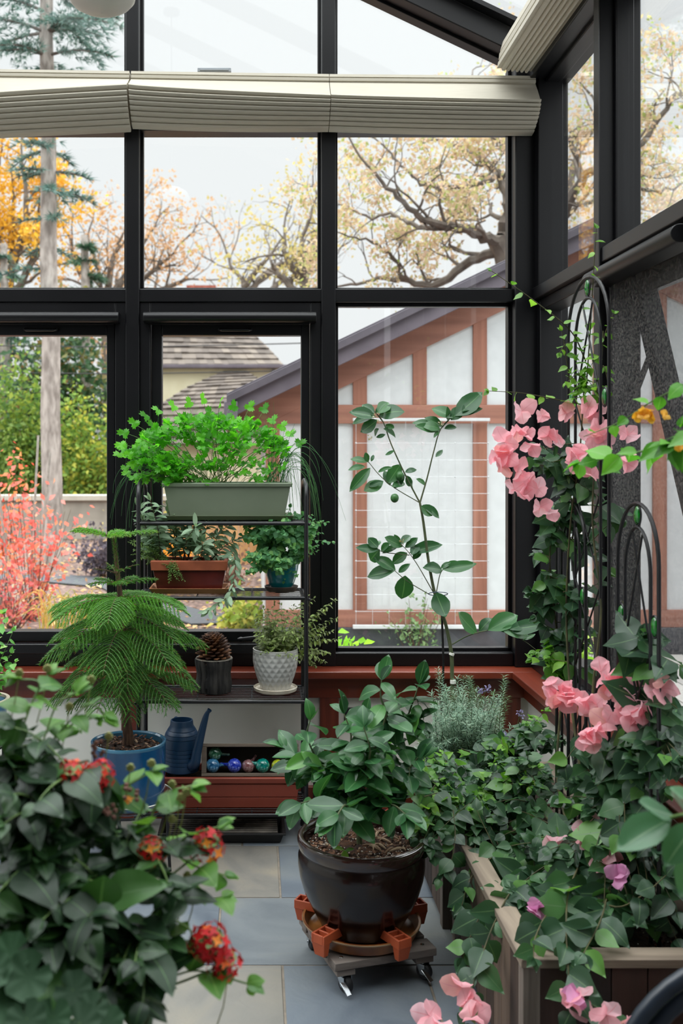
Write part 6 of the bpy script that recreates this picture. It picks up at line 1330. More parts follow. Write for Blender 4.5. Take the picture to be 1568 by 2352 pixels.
# ================================================================ OUTDOORS
GY = 7.6                                                # the gable wall's plane
M_stucco = surf('white_stucco', '#c2c5c6', '#c9cccd', scale=12, rough=.85, bump=.05)
M_timberX = wood('brown_timber_level', '#875a4b', '#a06e5c', axis=0, rough=.6)
M_timberZ = wood('brown_timber_upright', '#80503f', '#9c6955', axis=2, rough=.6)
M_fascia = surf('purple_grey_fascia', '#5b535c', '#686069', scale=5, rough=.55)
M_fascia2 = surf('grey_roof_edge', '#4c474f', '#5a545c', scale=5, rough=.6)
M_plinth = surf('dark_stone_plinth', '#33353a', '#44464b', scale=9, rough=.6, bump=.1)
def gp(px, py, dy=0.0): 
    v = P(px, py, GY); v.y = GY - dy; return v
gar = thing('garage', (gp(1376, 1500).x, GY, 0), 'half timbered white gable end of the outbuilding outside the window', 'building')
xl, xr, xc = gp(607, 0).x, gp(2145, 0).x, gp(1376, 0).x
def rake(x): return gp(1376, 607).z - .48 * abs(x - xc)     # lower edge of the sloping brown board
zb = gp(0, 1500).z
mb = MB(); mb.prism([(xl, GY, zb), (xr, GY, zb), (xr, GY, rake(xr) + .1), (xc, GY, rake(xc) + .1), (xl, GY, rake(xl) + .1)], (0, 5.0, 0)); mb.build('wall', M_stucco, gar, angle=20)
def tim(px0, py0, px1, py1, mat, nm='timber', dy=.022):
    a, b = gp(px0, py0), gp(px1, py1); MB().span((a.x, GY - dy, b.z), (b.x, GY + .02, a.z)).build(nm, mat, gar, bevel=.003)
tim(607, 930, 2145, 973, M_timberX); tim(607, 1400, 2145, 1440, M_timberX)
tim(607, 1440, 2145, 1502, M_plinth, 'plinth', .05)
for c in (626, 826, 1101, 1376, 1513, 1788): tim(c - 16, 973, c + 16, 1400, M_timberZ)
for c in (826, 963, 1101, 1238, 1376, 1513, 1651, 1788):
    x = gp(c, 0).x; w = .053; z0 = gp(0, 930).z
    MB().prism([(x - w, GY - .02, z0), (x + w, GY - .02, z0), (x + w, GY - .02, rake(x + w) + .01), (x - w, GY - .02, rake(x - w) + .01)], (0, .04, 0)).build('timber', M_timberZ, gar, bevel=.003)
for sgn, xe in ((-1, xl - .28), (1, xr + .28)):
    A = Vector((xc, 0, rake(xc))); B = Vector((xe, 0, rake(xe)))
    def slab(lo, hi, y0, y1, nm, mat): MB().prism([A + Vector((0, y0, lo)), B + Vector((0, y0, lo)), B + Vector((0, y0, hi)), A + Vector((0, y0, hi))], (0, y1 - y0, 0)).build(nm, mat, gar, bevel=.003)
    slab(0, .19, GY - .026, GY + .03, 'rake_board', M_timberX)
    slab(.17, .31, GY - .20, GY - .16, 'barge_board', M_fascia); slab(.285, .345, GY - .24, GY - .19, 'drip_edge', M_fascia2)
    slab(.18, .22, GY - .18, GY + 5.2, 'soffit', M_fascia); slab(.32, .36, GY - .23, GY + 5.3, 'roof_slope', M_fascia2)
MB().span((xl - .30, GY - .24, rake(xl - .28) + .10), (xl - .20, GY + 5, rake(xl - .28) + .30)).build('gutter', M_fascia, gar, bevel=.004)
# wire trellis
wt = thing('wire_trellis', gp(965, 1440, .08), 'square wire climbing grid between two white rails on the gable wall', 'trellis')
for y0_, y1_ in ((961, 968), (1432, 1440)):
    a, b = gp(808, y0_), gp(1119, y1_); MB().span((a.x, GY - .085, b.z), (b.x, GY - .05, a.z)).build('rail', M_stucco, wt, bevel=.002)
M_wire = surf('galvanised_wire', '#b9bcbe', '#c7cacc', scale=20, rough=.4, metal=.3)
s = MB(); nd = MB()
xs_ = [gp(815 + 37.6 * i, 0).x for i in range(9)]; zs_ = [gp(0, 1018 + 38.3 * i).z for i in range(11)]
for x in xs_: s.tube([(x, GY - .075, gp(0, 965).z), (x, GY - .075, gp(0, 1436).z)], .0016, 5)
for z in zs_: s.tube([(xs_[0], GY - .073, z), (xs_[-1], GY - .073, z)], .0016, 5)
s.build('wire_grid', M_wire, wt)
for x in xs_[::2] + []:
    for z in zs_[::2]: nd.ball((x, GY - .075, z), .0065, 8)
for x in (xs_[0], xs_[-1]):
    for z in zs_: nd.ball((x, GY - .075, z), .0075, 8)
nd.build('wire_clamps', M_wire, wt)
# ground, drive, paving
def ground_mat():
    m, t, out = nt('leaf_strewn_mulch'); b = N(t, 'BsdfPrincipled'); co = coords(t); b.inputs['Roughness'].default_value = .95
    n1 = N(t, 'TexNoise'); n1.inputs['Scale'].default_value = 1.2; n1.inputs['Detail'].default_value = 8; t.links.new(co, n1.inputs[0])
    n2 = N(t, 'TexNoise'); n2.inputs['Scale'].default_value = 16; n2.inputs['Detail'].default_value = 6; t.links.new(co, n2.inputs[0])
    r2 = ramp(t, [(.35, lin('#4a3a34')), (.55, lin('#77625a')), (.68, lin('#a08878'))], n2.outputs['Fac']); r1 = ramp(t, [(.3, (.8, .8, .8, 1)), (.7, (1.15, 1.1, 1.1, 1))], n1.outputs['Fac'])
    mx = N(t, 'Mix', data_type='RGBA', blend_type='MULTIPLY'); mx.inputs[0].default_value = 1; t.links.new(r2.outputs[0], mx.inputs[6]); t.links.new(r1.outputs[0], mx.inputs[7]); t.links.new(mx.outputs[2], b.inputs['Base Color']); t.links.new(b.outputs[0], out.inputs[0]); return m
M_ground = ground_mat()
struct('ground', MB().add([(-60, 4.4, -.03), (60, 4.4, -.03), (60, 120, -.03), (-60, 120, -.03)], [(0, 1, 2, 3)]), M_ground, 'brown mulch ground strewn with fallen leaves', 'ground')
M_asph = surf('grey_asphalt', '#4a4c50', '#595b5f', scale=60, rough=.9, bump=.3)
dp = [G(-600, 1300), G(60, 1312), G(240, 1324), G(370, 1372), G(470, 1402), G(560, 1412), G(560, 1426), G(440, 1430), G(330, 1396), G(230, 1345), G(60, 1330), G(-600, 1316)]
struct('path', MB().prism([p + Vector((0, 0, -.02)) for p in dp], (0, 0, .012)), M_asph, 'grey asphalt path curving across the garden', 'path')
M_flag = surf('pale_flagstone', '#a3a29e', '#b7b6b0', scale=5, rough=.8, bump=.1, tintmix=.5)
mb = MB(); r = random.Random(3)
for i in range(5):
    for j in range(8):
        mb.tint = r.random(); mb.span((.72 + j * .62 + (i % 2) * .2, 4.6 + i * .58, -.03), (1.33 + j * .62 + (i % 2) * .2, 5.17 + i * .58, 0.005))
struct('pavement', mb, M_flag, 'pale flagstone paving beside the gable wall', 'paving', bevel=.004)
# concrete garden wall
M_conc = surf('weathered_concrete', '#8f8a80', '#aaa498', scale=2.5, rough=.9, bump=.1)
cw = thing('garden_wall', P(100, 1236, 18), 'low weathered concrete wall across the back of the garden', 'wall')
a, b = P(-500, 1150, 18), P(420, 1238, 18); MB().span((a.x, 18, -.03), (b.x, 18.3, a.z)).build('masonry', M_conc, cw, bevel=.01)
MB().span((a.x, 17.95, a.z), (b.x, 18.35, a.z + .1)).build('coping', surf('pale_coping', '#b5b0a4', '#c8c3b6', scale=6, rough=.9), cw, bevel=.01)
# far house
M_shingle = None
def shingles():
    m, t, out = nt('wood_shingles'); b = N(t, 'BsdfPrincipled'); b.inputs['Roughness'].default_value = .9; at = N(t, 'Attribute', attribute_name='tint')
    rp = ramp(t, [(0, lin('#544c46')), (.5, lin('#635a53')), (1, lin('#766c62'))], at.outputs['Fac']); t.links.new(rp.outputs[0], b.inputs['Base Color']); t.links.new(b.outputs[0], out.inputs[0]); return m
M_shingle = shingles()
M_cream2 = surf('cream_render', '#cfc6a8', '#d8d0b4', scale=3, rough=.9)
FH = 22.0
fh = thing('house', P(480, 1250, FH), 'cream neighbouring house with shingled roofs beyond the garden', 'building')
def fp(px, py, Y=FH): return P(px, py, Y)
a, b = fp(320, 845, FH + 2), fp(690, 1262, FH + 2); MB().span((a.x, FH + 2, -.03), (b.x, FH + 7, a.z)).build('wall', M_cream2, fh)
a, b = fp(320, 1010), fp(640, 1262); MB().span((a.x, FH + .25, -.03), (b.x, FH + 2.2, a.z)).build('porch_wall', M_cream2, fh)
def shingle_roof(poly, nm, rows_, depth, seed):
    """poly: left and right edge polylines bottom->top as lists of (px, py); the surface leans back by depth"""
    L_, R_ = poly; r = random.Random(seed); mb = MB()
    def edge(E, t_):
        f = t_ * (len(E) - 1); k_ = min(len(E) - 2, int(f)); return (E[k_][0] + (E[k_ + 1][0] - E[k_][0]) * (f - k_), E[k_][1] + (E[k_ + 1][1] - E[k_][1]) * (f - k_))
    for i in range(rows_):
        t0, t1 = i / rows_, (i + 1.25) / rows_; t1 = min(1, t1)
        l0, r0, l1, r1 = edge(L_, t0), edge(R_, t0), edge(L_, t1), edge(R_, t1); n = max(3, int((r0[0] - l0[0]) / 16)); off = r.random() * .5
        for j in range(n + 1):
            u0, u1 = max(0, (j - off) / n), min(1, (j + 1 - off) / n)
            if u1 <= u0: continue
            mb.tint = r.random()
            y0 = FH + depth * t0; y1 = FH + depth * t1
            q = [fp(l0[0] + (r0[0] - l0[0]) * u0, l0[1] + (r0[1] - l0[1]) * u0, y0), fp(l0[0] + (r0[0] - l0[0]) * u1, l0[1] + (r0[1] - l0[1]) * u1, y0), fp(l1[0] + (r1[0] - l1[0]) * u1, l1[1] + (r1[1] - l1[1]) * u1, y1), fp(l1[0] + (r1[0] - l1[0]) * u0, l1[1] + (r1[1] - l1[1]) * u0, y1)]
            lift = Vector((0, -.05, .02)) * r.uniform(.7, 1.3); q[0] += lift; q[1] += lift; mb.prism(q, (0, .02, -.03))
    return mb.build(nm, M_shingle, fh, smooth=False)
shingle_roof(([(300, 1020), (350, 940), (430, 890), (515, 852)], [(680, 1020), (650, 930), (608, 880), (565, 852)]), 'lower_roof', 15, 2.0, 5)
FHs = FH; FH = 24.0
shingle_roof(([(300, 838), (310, 800), (320, 770), (335, 720)], [(650, 838), (622, 805), (590, 775), (560, 740)]), 'upper_roof', 8, 1.8, 6)
FH = FHs
a, b = fp(300, 838, 23.9), fp(660, 846, 23.9); MB().span((a.x, 23.8, b.z), (b.x, 24.0, a.z)).build('gutter', M_fascia, fh, bevel=.01)
a, b = fp(625, 848, 23.9), fp(632, 1250, 23.9); MB().span((a.x, 23.9, -.03), (b.x, 24.0, a.z)).build('downpipe', M_fascia, fh)
dm = MB(); a, b = fp(340, 730, 25.2), fp(450, 792, 25.2); dm.span((a.x, 25.2, b.z), (b.x, 27, a.z)); dm.build('dormer', M_stucco, fh)
for px in (388, 428):
    a, b = fp(px - 14, 745, 25.15), fp(px + 14, 786, 25.15); MB().span((a.x, 25.12, b.z), (b.x, 25.2, a.z)).build('window', M_plinth, fh)
a, b = fp(428, 655, 26), fp(495, 760, 26); MB().span((a.x, 26, b.z), (b.x, 26.6, a.z)).build('chimney', surf('red_brick', '#8a4a3c', '#a86454', scale=9, rough=.9), fh)
# tan fence behind the rack
tf = thing('wooden_fence', P(500, 1300, 14), 'warm tan board fence seen between the rack shelves', 'fence'); r = random.Random(6)
M_tan = wood('tan_fence_boards', '#b98a58', '#d4a873', axis=2, rough=.8, tintmix=.5)
mb = MB(); x = P(385, 0, 14).x
while x < P(615, 0, 14).x: mb.tint = r.random(); mb.span((x, 14, -.03), (x + .135, 14.03, .98 + r.uniform(-.01, .01))); x += .142
mb.build('boards', M_tan, tf, bevel=.004)
MB().span((P(385, 0, 14).x, 14.03, .2), (P(615, 0, 14).x, 14.07, .29)).build('rail', M_tan, tf); MB().span((P(385, 0, 14).x, 14.03, .75), (P(615, 0, 14).x, 14.07, .84)).build('rail', M_tan, tf)
# ---- overhead lines
for y0_, y1_, Y_, lb in ((785, 788, 20, 'upper dark overhead cable crossing beyond the pine'), (846, 850, 20, 'lower dark overhead cable crossing beyond the pine')):
    pts = [P(-300 + 1000 * i / 12, y0_ + (y1_ - y0_) * i / 12 + 10 * math.sin(PI * i / 12), Y_) for i in range(13)]; tag(MB().tube(pts, .012, 6).build('overhead_cable', M_rubber), lb, 'cable')
# ---- trees and shrubs
T_leafq = [leaf([(0, .05), (.3, .3), (.6, .32), (1, .02)], 2, 3, .3, b) for b in (.6, -.4)]
T_tuft = [Tpl(*(lambda V, Fc: (V, Fc, [0] * len(V), [0] * len(V)))([c for k in range(7) for c in ((0.05 * math.cos(k), 0.05, .05 * math.sin(k)), (-.05 * math.cos(k), .02, -.05 * math.sin(k)), (.33 * math.cos(k * 2.4), .75 + .25 * math.sin(k * 1.7), .33 * math.sin(k * 2.4)))], [(3 * k, 3 * k + 1, 3 * k + 2) for k in range(7)]))]
def foli(name, stops, trans=.3): return leafmat(name, stops, .7, trans, 1.35, spec=.3, tt=(1.08, 1.08, .85))
def grow(S, ends, p, d, L, rad, lvl, r, gn, up, nch, shrink=.68):
    n = 4; pts = [p]; rs = [rad]
    for i in range(n):
        d = (d + rvec(r, gn) + Vector((0, 0, up))).normalized(); p = p + d * L / n; pts.append(p); rs.append(rad * (1 - .5 * (i + 1) / n))
    S.tube(pts, rs, 5 if rad < .03 else 7, cap=False)
    if lvl == 0: ends.extend((q, d) for q in pts[1:]); return
    for k_ in range(nch):
        i = r.randrange(2, n + 1); dd = (d + rvec(r, .95)).normalized(); grow(S, ends, pts[i], dd, L * shrink * r.uniform(.75, 1.2), rs[i] * .72, lvl - 1, r, gn, up, nch, shrink)
def limb(S, ends, pts, r0, r1, lvl, r, L, nch=2, gap=.35, gn=.35, up=.03):
    p = spline(pts, 5); p = [q + rvec(r, .03) for q in p]; rs = taper(len(p), r0, r1); S.tube(p, rs, 7, cap=False)
    acc = 0
    for i in range(1, len(p)):
        acc += (p[i] - p[i - 1]).length
        if acc > gap:
            acc = 0; T_ = (p[i] - p[i - 1]).normalized(); d = (T_ * .5 + rvec(r, .9) + Vector((0, 0, .25))).normalized(); grow(S, ends, p[i], d, L * r.uniform(.6, 1.2), rs[i] * .5, lvl, r, gn, up, nch)
    grow(S, ends, p[-1], (p[-1] - p[-2]).normalized(), L, rs[-1], lvl, r, gn, up, nch)
def leafout(F, ends, per, L, spread, keep=1.0):
    r = F.r
    for p, d in ends:
        if r.random() > keep: continue
        for _ in range(per): F.put(p + rvec(r, spread), (d * .3 + rvec(r, 1)).normalized(), rvec(r, 1), L * r.uniform(.6, 1.3))
M_oak = surf('grey_oak_bark', '#5a524c', '#7d746c', scale=6, rough=.95)
OY = 14.0
oak = thing('oak_tree', P(1195, 1290, OY), 'spreading oak with sparse tan leaves behind the gable roof', 'tree')
S = MB(); ends = []; r = random.Random(21); U = lambda *a: [P(x, y, OY + dy) for x, y, dy in a]
S.tube(spline(U((1195, 1290, 0), (1190, 900, 0), (1180, 620, 0), (1150, 545, 0)), 5), taper(16, .34, .2), 10)
for pts, r0, r1, L in ((U((1160, 560, 0), (1110, 545, -.2), (1055, 525, -.4), (1010, 518, -.5), (960, 495, -.7), (900, 440, -.9), (840, 385, -1)), .13, .03, 1.0), (U((1010, 520, -.5), (960, 520, 0), (900, 490, .4), (850, 500, .8), (790, 470, 1)), .06, .02, .9), (U((1160, 570, 0), (1080, 600, .3), (1000, 655, .5), (930, 645, .6), (870, 640, .6), (790, 660, .8)), .12, .03, .9), (U((930, 645, .6), (900, 590, .4), (860, 560, .2), (800, 540, 0)), .05, .02, .8), (U((1150, 545, 0), (1165, 470, 0), (1140, 400, .2), (1080, 350, .4), (1010, 320, .6)), .13, .03, 1.1), (U((1140, 400, .2), (1100, 420, -.3), (1040, 430, -.5), (970, 420, -.6), (920, 380, -.8), (880, 330, -.9)), .06, .02, .9), (U((1165, 470, 0), (1190, 380, 0), (1170, 300, 0), (1120, 240, .3), (1080, 180, .5)), .1, .02, 1.0),
                       (U((1190, 640, 0), (1260, 540, -.6), (1330, 420, -1), (1400, 370, -1.2), (1470, 330, -1.4), (1540, 230, -1.5), (1600, 200, -1.6)), .13, .03, 1.0), (U((1190, 600, 0), (1280, 480, .5), (1340, 330, .8), (1380, 260, 1), (1330, 190, 1)), .11, .02, 1.0), (U((1400, 370, -1.2), (1440, 400, -1), (1500, 440, -1), (1580, 420, -1)), .06, .02, .9), (U((1190, 630, 0), (1300, 590, .4), (1400, 540, .4), (1480, 520, .4), (1600, 470, .4)), .10, .03, .9), (U((1330, 420, -1), (1320, 340, -.6), (1290, 260, -.4), (1250, 200, -.3)), .06, .02, .9)):
    limb(S, ends, pts, r0 * .68, r1 * .6, 3, r, L * .62, 2, .25, .42)
S.build('trunk', M_oak, oak); F = Fol(T_leafq, 22); leafout(F, ends, OAKN, .068, .13, OAKK); print('OAKENDS', len(ends)); F.build('leaves', foli('oak_leaf', [(0, '#b59c8c'), (.5, '#cdb7a6'), (.7, '#c4b692'), (.9, '#a5ab72'), (1, '#8a9e5a')], .45), oak)
def round_tree(name, px, py, Y, segs, label, stops, r0, L, per, leafL, seed, spread=.2, keep=.7, bark=None, lvl=2, gap=.3):
    t = thing(name, P(px, py, Y) * 1.0, label, 'tree' if 'tree' in name or 'spruce' in name else 'shrub', None); r = random.Random(seed); S = MB(); ends = []
    for s_ in segs: limb(S, ends, [P(x, y, Y + dy) for x, y, dy in s_], r0, r0 * .25, lvl, r, L, 2, gap)
    S.build('trunk', bark or M_oak, t); F = Fol(T_leafq, seed); leafout(F, ends, per, leafL, spread, keep); F.build('leaves', foli(name + '_leaf_%d' % seed, stops, .4), t); return t
round_tree('bare_tree', 600, 1270, 30, [((600, 1270, 0), (575, 800, 0), (560, 660, 0), (530, 610, 0), (515, 560, 0)), ((560, 680, 0), (620, 620, 0), (690, 590, 0), (730, 540, 0)), ((580, 750, 0), (640, 650, .4), (690, 640, .6), (740, 610, .6)), ((560, 660, 0), (600, 610, -.5), (640, 560, -.8))], 'nearly bare crooked tree showing above the shingled roof', [(0, '#b0a070'), (.6, '#b8a860'), (1, '#8f9a50')], .11, 1.1, 2, .13, 31, .28, .4)
round_tree('yellowing_tree', 730, 1270, 19, [((730, 1270, 0), (715, 800, 0), (700, 650, 0), (690, 560, 0), (720, 480, 0)), ((705, 660, 0), (660, 600, 0), (650, 540, 0)), ((700, 600, 0), (760, 540, 0), (740, 460, 0)), ((705, 700, 0), (650, 640, .3), (620, 600, .3))], 'yellow green tree rising beside the middle window post', [(0, '#c2b07c'), (.5, '#b2aa6c'), (1, '#c8b490')], .10, .7, 4, .09, 32, .22, .8)
round_tree('rusty_tree', 250, 1270, 32, [((250, 1270, 0), (240, 800, 0), (230, 640, 0), (200, 540, 0)), ((240, 700, 0), (300, 610, 0), (340, 540, 0)), ((240, 720, 0), (330, 640, 0), (400, 580, 0)), ((240, 720, 0), (180, 620, 0), (160, 540, 0)), ((240, 740, .5), (380, 660, .5), (440, 640, .5)), ((240, 700, -.5), (260, 600, -.5), (280, 540, -.5))], 'rust brown leaved tree showing between the spruce and the middle window', [(0, '#b08a6c'), (.5, '#c09c7c'), (1, '#caa98a')], .14, 1.2, 4, .14, 33, .4, .8)
round_tree('golden_tree', 20, 1270, 30, [((20, 1270, 0), (20, 800, 0), (30, 600, 0), (30, 420, 0)), ((20, 700, 0), (-40, 560, 0), (-60, 420, 0)), ((20, 700, 0), (80, 580, 0), (90, 470, 0)), ((20, 640, 0), (60, 500, -.5), (50, 360, -.5)), ((20, 640, 0), (-20, 500, .5), (0, 380, .5))], 'golden yellow tree glowing behind the spruce', [(0, '#c9962c'), (.5, '#d9ac3a'), (1, '#e0bc5c')], .14, 1.0, 7, .15, 34, .35, .95)
# conifers
def conifer(name, px, pyb, pyt, Y, rad, label, stops, seed, first=.1, dens=1.0, trunk_r=.15, whorl=.45, tuft=.26, sparse=1.0, droop=.35, lean=0, top=.0):
    b_, t_ = P(px, pyb, Y), P(px + lean, pyt, Y); b_.z = -.03; r = random.Random(seed); o = thing(name, b_, label, 'tree'); S = MB(); H = (t_ - b_).length
    S.tube([b_.lerp(t_, i / 10) + Vector((r.uniform(-.02, .02), 0, 0)) for i in range(11)], taper(11, trunk_r, trunk_r * .45), 12); S.build('trunk', surf('grey_flaky_bark_%d' % seed, '#857c75', '#bdb4ac', scale=9, rough=.95, bump=.8, stretch=(1.5, 1.5, .5), lo=.35, hi=.65), o)
    F = Fol(T_tuft, seed); B = MB(); z = first * H
    while z < H * .99:
        f = z / H; rr_ = rad * (1 - f) ** .8 + .25 if rad > 0 else (-rad if f > top else -rad * .55)
        for k_ in range(r.choice([3, 4, 5])):
            if r.random() > (sparse if f < top or rad > 0 else 1.6): continue
            az = r.uniform(0, 6.28); h = Vector((math.cos(az), math.sin(az), 0)); L = rr_ * r.uniform(.55, 1.1); p0 = b_.lerp(t_, f); pts = [p0 + h * L * q + Vector((0, 0, L * (.1 * q - droop * q * q))) for q in (0, .25, .5, .75, 1)]; B.tube(pts, taper(5, .025, .006), 5)
            sd = Vector((-h.y, h.x, 0)); n = max(3, int(L * 7 * dens))
            for i in range(n):
                q = .18 + .82 * i / n; kk = min(3, int(q * 4)); p = pts[kk].lerp(pts[kk + 1], q * 4 - kk)
                for s_ in (-1, 1):
                    m = max(1, int(L * (1.05 - q) * 3.2 * dens))
                    for w_ in range(m):
                        d = (sd * s_ * .8 + h * .6 + Vector((0, 0, r.uniform(-.45, .15)))).normalized(); F.put(p + d * (w_ * .16 + .02), (d + rvec(r, .4)).normalized(), rvec(r), tuft * r.uniform(.7, 1.2))
                F.put(p, (h + rvec(r, .5)).normalized(), rvec(r), tuft)
        z += whorl * r.uniform(.7, 1.2)
    B.build('branch', M_oak, o); F.build('needles', foli(name + '_needle_%d' % seed, stops, .15), o); return o
conifer('blue_spruce', 122, 1290, -420, 14.0, -1.35, 'tall blue grey spruce with a bare pale trunk outside', [(0, '#4a6a64'), (.5, '#64857e'), (1, '#8aa8a0')], 51, .36, 1.5, .155, .36, .17, .62, .3, -22, .655)
conifer('dark_conifer', 195, 1270, 540, 25, 1.3, 'dark green conifer behind the spruce trunk', [(0, '#31503f'), (.6, '#43664f'), (1, '#5c7c60')], 52, .05, 1.0, .2, .4, .3)
conifer('dark_conifer', 10, 1270, 560, 25.5, 2.2, 'broad blue green conifer below the golden tree', [(0, '#36584f'), (.6, '#4b6e62'), (1, '#668a78')], 53, .05, 1.0, .2, .42, .3)
# leafy shrubs
def shrub(name, c, ext, n, leafL, stops, label, seed, cat='shrub', trans=.35, stems=6, group=None, foot=None, bark=None):
    c = Vector(c); r = random.Random(seed); b_ = Vector((c.x, c.y, -.03)) if foot is None else Vector(foot); o = thing(name, b_, label, cat, group); S = MB(); F = Fol(T_leafq, seed); tips = []
    for i in range(stems * 5):
        v = Vector((r.gauss(0, 1), r.gauss(0, 1), r.gauss(0, 1))).normalized() * r.random() ** .4; e = c + Vector((v.x * ext[0], v.y * ext[1], v.z * ext[2]))
        if e.z < .1: e.z = .1
        a = b_ + Vector((r.uniform(-.12, .12), r.uniform(-.1, .1), 0)) * ext[0]; pts = spline([a, a.lerp(e, .5) + rvec(r, .06 * ext[0]), e], 4); S.tube(pts, taper(len(pts), .006 * ext[0] + .002, .0015), 5); tips += pts[3:]
    for i in range(n):
        p = r.choice(tips) + Vector((r.gauss(0, .22) * ext[0], r.gauss(0, .22) * ext[1], r.gauss(0, .2) * ext[2]))
        if p.z < .02: p.z = abs(p.z) + .02
        F.put(p, rvec(r), rvec(r) + Vector((0, -.3, .5)), leafL * r.uniform(.6, 1.3))
    S.build('stem', bark or M_bark, o); F.build('leaves', foli(name + '_leaf_%d' % seed, stops, trans), o); return o
shrub('green_shrub', P(50, 960, 20.5) , (1.35, .7, 1.45), 4600, .12, [(0, '#4f6f34'), (.5, '#6d8c3e'), (1, '#9aa84a')], 'big yellow green shrub beyond the spruce trunk', 61)
shrub('green_shrub', P(215, 1030, 20), (.8, .6, 1.05), 3000, .11, [(0, '#5a7c38'), (.5, '#7d9a42'), (1, '#c0b84e')], 'loose lime green shrub beside the spruce trunk', 62)
shrub('green_shrub', P(-20, 1080, 19.5), (.9, .6, .9), 1900, .11, [(0, '#486a38'), (1, '#86984a')], 'low green shrub behind the concrete wall', 63)
shrub('dark_hedge', P(110, 880, 23), (1.7, .7, 2.0), 5000, .17, [(0, '#35543a'), (.6, '#4d6c48'), (.85, '#7f7a4c'), (1, '#9a7a4c')], 'dark mixed hedge filling the space behind the spruce', 64)
red_st = [(0, '#d0645f'), (.4, '#e07a74'), (.75, '#e8948a'), (1, '#dc9f74')]
shrub('red_shrub', P(70, 1200, 9.2), (.42, .35, .42), 520, .062, red_st, 'scarlet leaved staked shrub outside behind the norfolk pine', 65, stems=3)
shrub('red_shrub', P(10, 1100, 9.6), (.28, .3, .55), 300, .058, [(0, '#d9584c'), (.6, '#e0705c'), (1, '#e09a5c')], 'taller thin scarlet and orange shrub outside at the window edge', 66, stems=2)
shrub('red_shrub', P(30, 1360, 8.6), (.35, .3, .22), 420, .045, [(0, '#a8444c'), (.6, '#c25c5c'), (1, '#c98a6c')], 'low dusty red shrub outside under the window', 67)
shrub('purple_shrub', P(235, 1255, 12.5), (.4, .4, .25), 900, .06, [(0, '#4a4450'), (1, '#6d6470')], 'dark purple mounded shrub before the concrete wall', 68)
shrub('orange_shrub', P(380, 1270, 11.5), (.35, .4, .35), 700, .07, [(0, '#d98a2c'), (1, '#e8b04c')], 'orange yellow shrub outside behind the pine top', 69)
shrub('leafy_bush', P(560, 1400, 8.6), (.24, .25, .22), 520, .07, [(0, '#7f9a3c'), (.6, '#a8b454'), (1, '#d0c064')], 'pale yellow green bush outside between the rack shelves', 70)
shrub('leafy_bush', P(790, 1490, 5.4), (.10, .12, .07), 190, .06, [(0, '#6fae2c'), (1, '#9ccc48')], 'bright lime green bush just outside the fixed window', 71, trans=.5, stems=3)
shrub('brown_shrub', P(520, 1300, 10.5), (.25, .3, .42), 900, .05, [(0, '#7a5a50'), (1, '#a07a68')], 'reddish brown twiggy shrub beside the outbuilding corner', 72)
shrub('pale_perennial', P(330, 1200, 15), (.6, .4, .25), 700, .08, [(0, '#a8a05c'), (1, '#c9b878')], 'straw coloured perennial clump before the concrete wall', 73)
shrub('wall_vine', P(955, 1400, 7.46), (.24, .03, .2), 210, .04, [(0, '#6a8a5c'), (1, '#8faa78')], 'sparse young vine climbing the foot of the wire grid', 74, 'climbing plant', stems=3)
shrub('leafy_bush', P(1330, 1500, 6.2), (.16, .15, .1), 160, .07, [(0, '#7fb43c'), (1, '#b0d05c')], 'bright green bush outside the side window corner', 75, trans=.5, stems=3)
gb = thing('grass_clump', G(150, 1470), 'strappy yellow green grass clump outside under the window', 'grass'); S = MB(); r = random.Random(4)
for i in range(60):
    b_ = G(r.uniform(90, 210), r.uniform(1455, 1490)); d = Vector((r.uniform(-1, 1), r.uniform(-.5, .5), 0)); h = r.uniform(.2, .4); S.tint = r.random(); S.tube(spline([b_, b_ + d * .1 + Vector((0, 0, h)), b_ + d * .34 + Vector((0, 0, h * .7))], 5), taper(11, .006, .001), 4)
S.build('blades', leafmat('straw_grass', [(0, '#9aa04c'), (.5, '#c8b45c'), (1, '#d8a85c')], .6, .3, 1.2), gb)
for i, (x0_, y0_, x1_, y1_, Y_) in enumerate(((20, 1330, -10, 1060, 9.2), (72, 1310, 88, 1000, 9.2), (90, 1320, 115, 1040, 9.25))):
    a, b = P(x0_, y0_, Y_), P(x1_, y1_, Y_); d = (a - b).normalized(); a = b + d * ((b.z + .03) / max(.01, -d.z))
    s_ = MB().tube([a, b], .011, 8).build('garden_stake', surf('bamboo_stake_%d' % i, '#8f8a82', '#a8a39a', scale=20, rough=.8)); tag(s_, ('thin pale stake leaning away from the red shrub', 'thin pale stake standing in the middle of the red shrub', 'thin pale stake leaning beside the red shrub')[i], 'stake', 'stakes at the red shrub')
F = Fol(T_leafq, 88); r = F.r
for i in range(6000):
    Y_ = 5.2 + 12.6 * r.random() ** 1.3; x = r.uniform(-.6, .35) * Y_ - .0
    if Y_ > 7.3 and x > -.1 + (Y_ - 7.6) * .0 and x > P(600, 0, Y_).x: continue
    F.put((x, Y_, -.02 + r.uniform(0, .012)), (r.uniform(-1, 1), r.uniform(-1, 1), r.uniform(-.1, .2)), (r.uniform(-.3, .3), r.uniform(-.5, .2), 1), r.uniform(.04, .09))
tag(F.build('fallen_leaves', foli('fallen_leaf', [(0, '#8f6a4c'), (.4, '#c09a6c'), (.7, '#d8bc8c'), (1, '#d9a44c')], .2), None, (0, 9, -.03)), 'fallen tan and yellow leaves scattered over the mulch', 'leaves', kind='stuff')
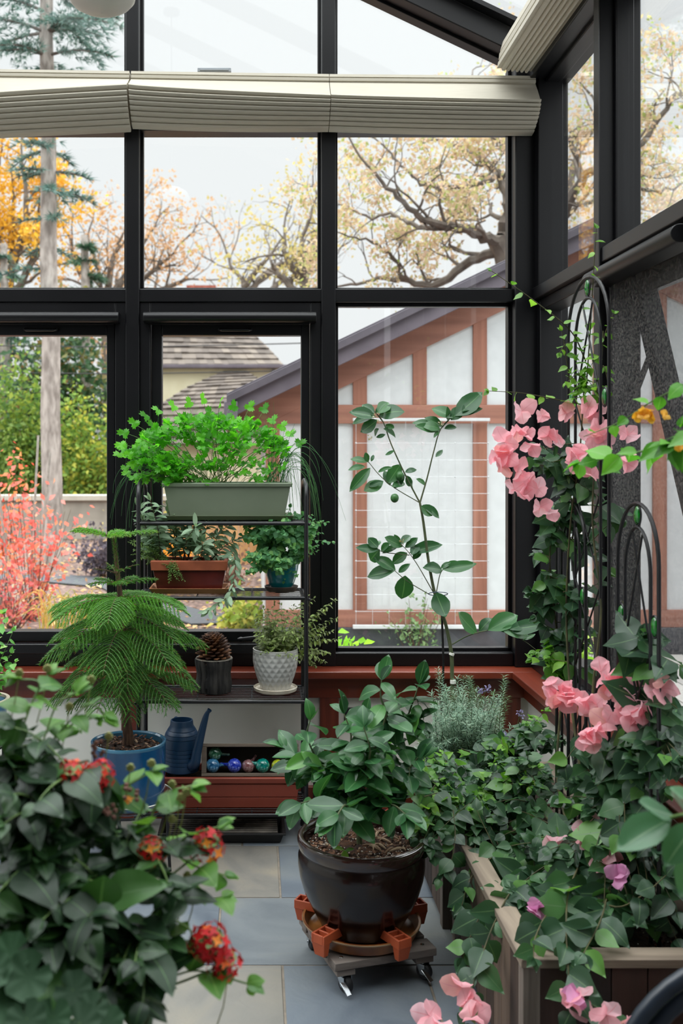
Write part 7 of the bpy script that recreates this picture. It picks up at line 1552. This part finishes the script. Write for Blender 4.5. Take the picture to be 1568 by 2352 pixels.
# ================================================================ SKY, CAMERA, SETTINGS
sc = bpy.context.scene
wd = bpy.data.worlds.new('overcast'); sc.world = wd; wd.use_nodes = True; t = wd.node_tree; t.nodes.clear()
out = t.nodes.new('ShaderNodeOutputWorld'); bg = t.nodes.new('ShaderNodeBackground'); tc = t.nodes.new('ShaderNodeTexCoord'); sp = t.nodes.new('ShaderNodeSeparateXYZ')
t.links.new(tc.outputs['Generated'], sp.inputs[0])
rp = ramp(t, [(0.0, (0.93, 0.945, 0.965, 1)), (0.12, (0.95, 0.96, 0.975, 1)), (0.45, (0.97, 0.985, 1.0, 1)), (1.0, (0.97, 0.985, 1.0, 1))], sp.outputs['Z'])
st = N(t, 'MapRange'); st.inputs[1].default_value = 0.42; st.inputs[2].default_value = 0.8; st.inputs[3].default_value = SKY_LOW; st.inputs[4].default_value = SKY_HIGH
t.links.new(sp.outputs['Z'], st.inputs[0]); t.links.new(rp.outputs[0], bg.inputs[0]); t.links.new(st.outputs[0], bg.inputs[1]); t.links.new(bg.outputs[0], out.inputs[0])
cam = bpy.data.cameras.new('camera'); co = bpy.data.objects.new('camera', cam); C.objects.link(co); sc.camera = co
co.location = (0, 0, EYE); co.rotation_euler = (PI / 2, 0, 0)
cam.sensor_fit = 'VERTICAL'; cam.sensor_height = 36.0; cam.sensor_width = 24.0; cam.lens = FOC / 2352 * 36.0
cam.shift_x = (784 - VX) / 2352; cam.shift_y = (VY - 1176) / 2352
cam.clip_start = 0.05; cam.clip_end = 300
cam.dof.use_dof = True; cam.dof.focus_distance = 3.5; cam.dof.aperture_fstop = 4.0
vs = sc.view_settings; sc.display_settings.display_device = 'sRGB'
vs.view_transform = 'Standard'; vs.look = 'None'; vs.gamma = 1.0; vs.exposure = EXPO; vs.use_curve_mapping = False
cy = sc.cycles
cy.max_bounces = 10; cy.diffuse_bounces = 4; cy.glossy_bounces = 4; cy.transmission_bounces = 6; cy.transparent_max_bounces = 40; cy.use_denoising = True
cy.caustics_reflective = False; cy.caustics_refractive = False; cy.sample_clamp_indirect = 4.0
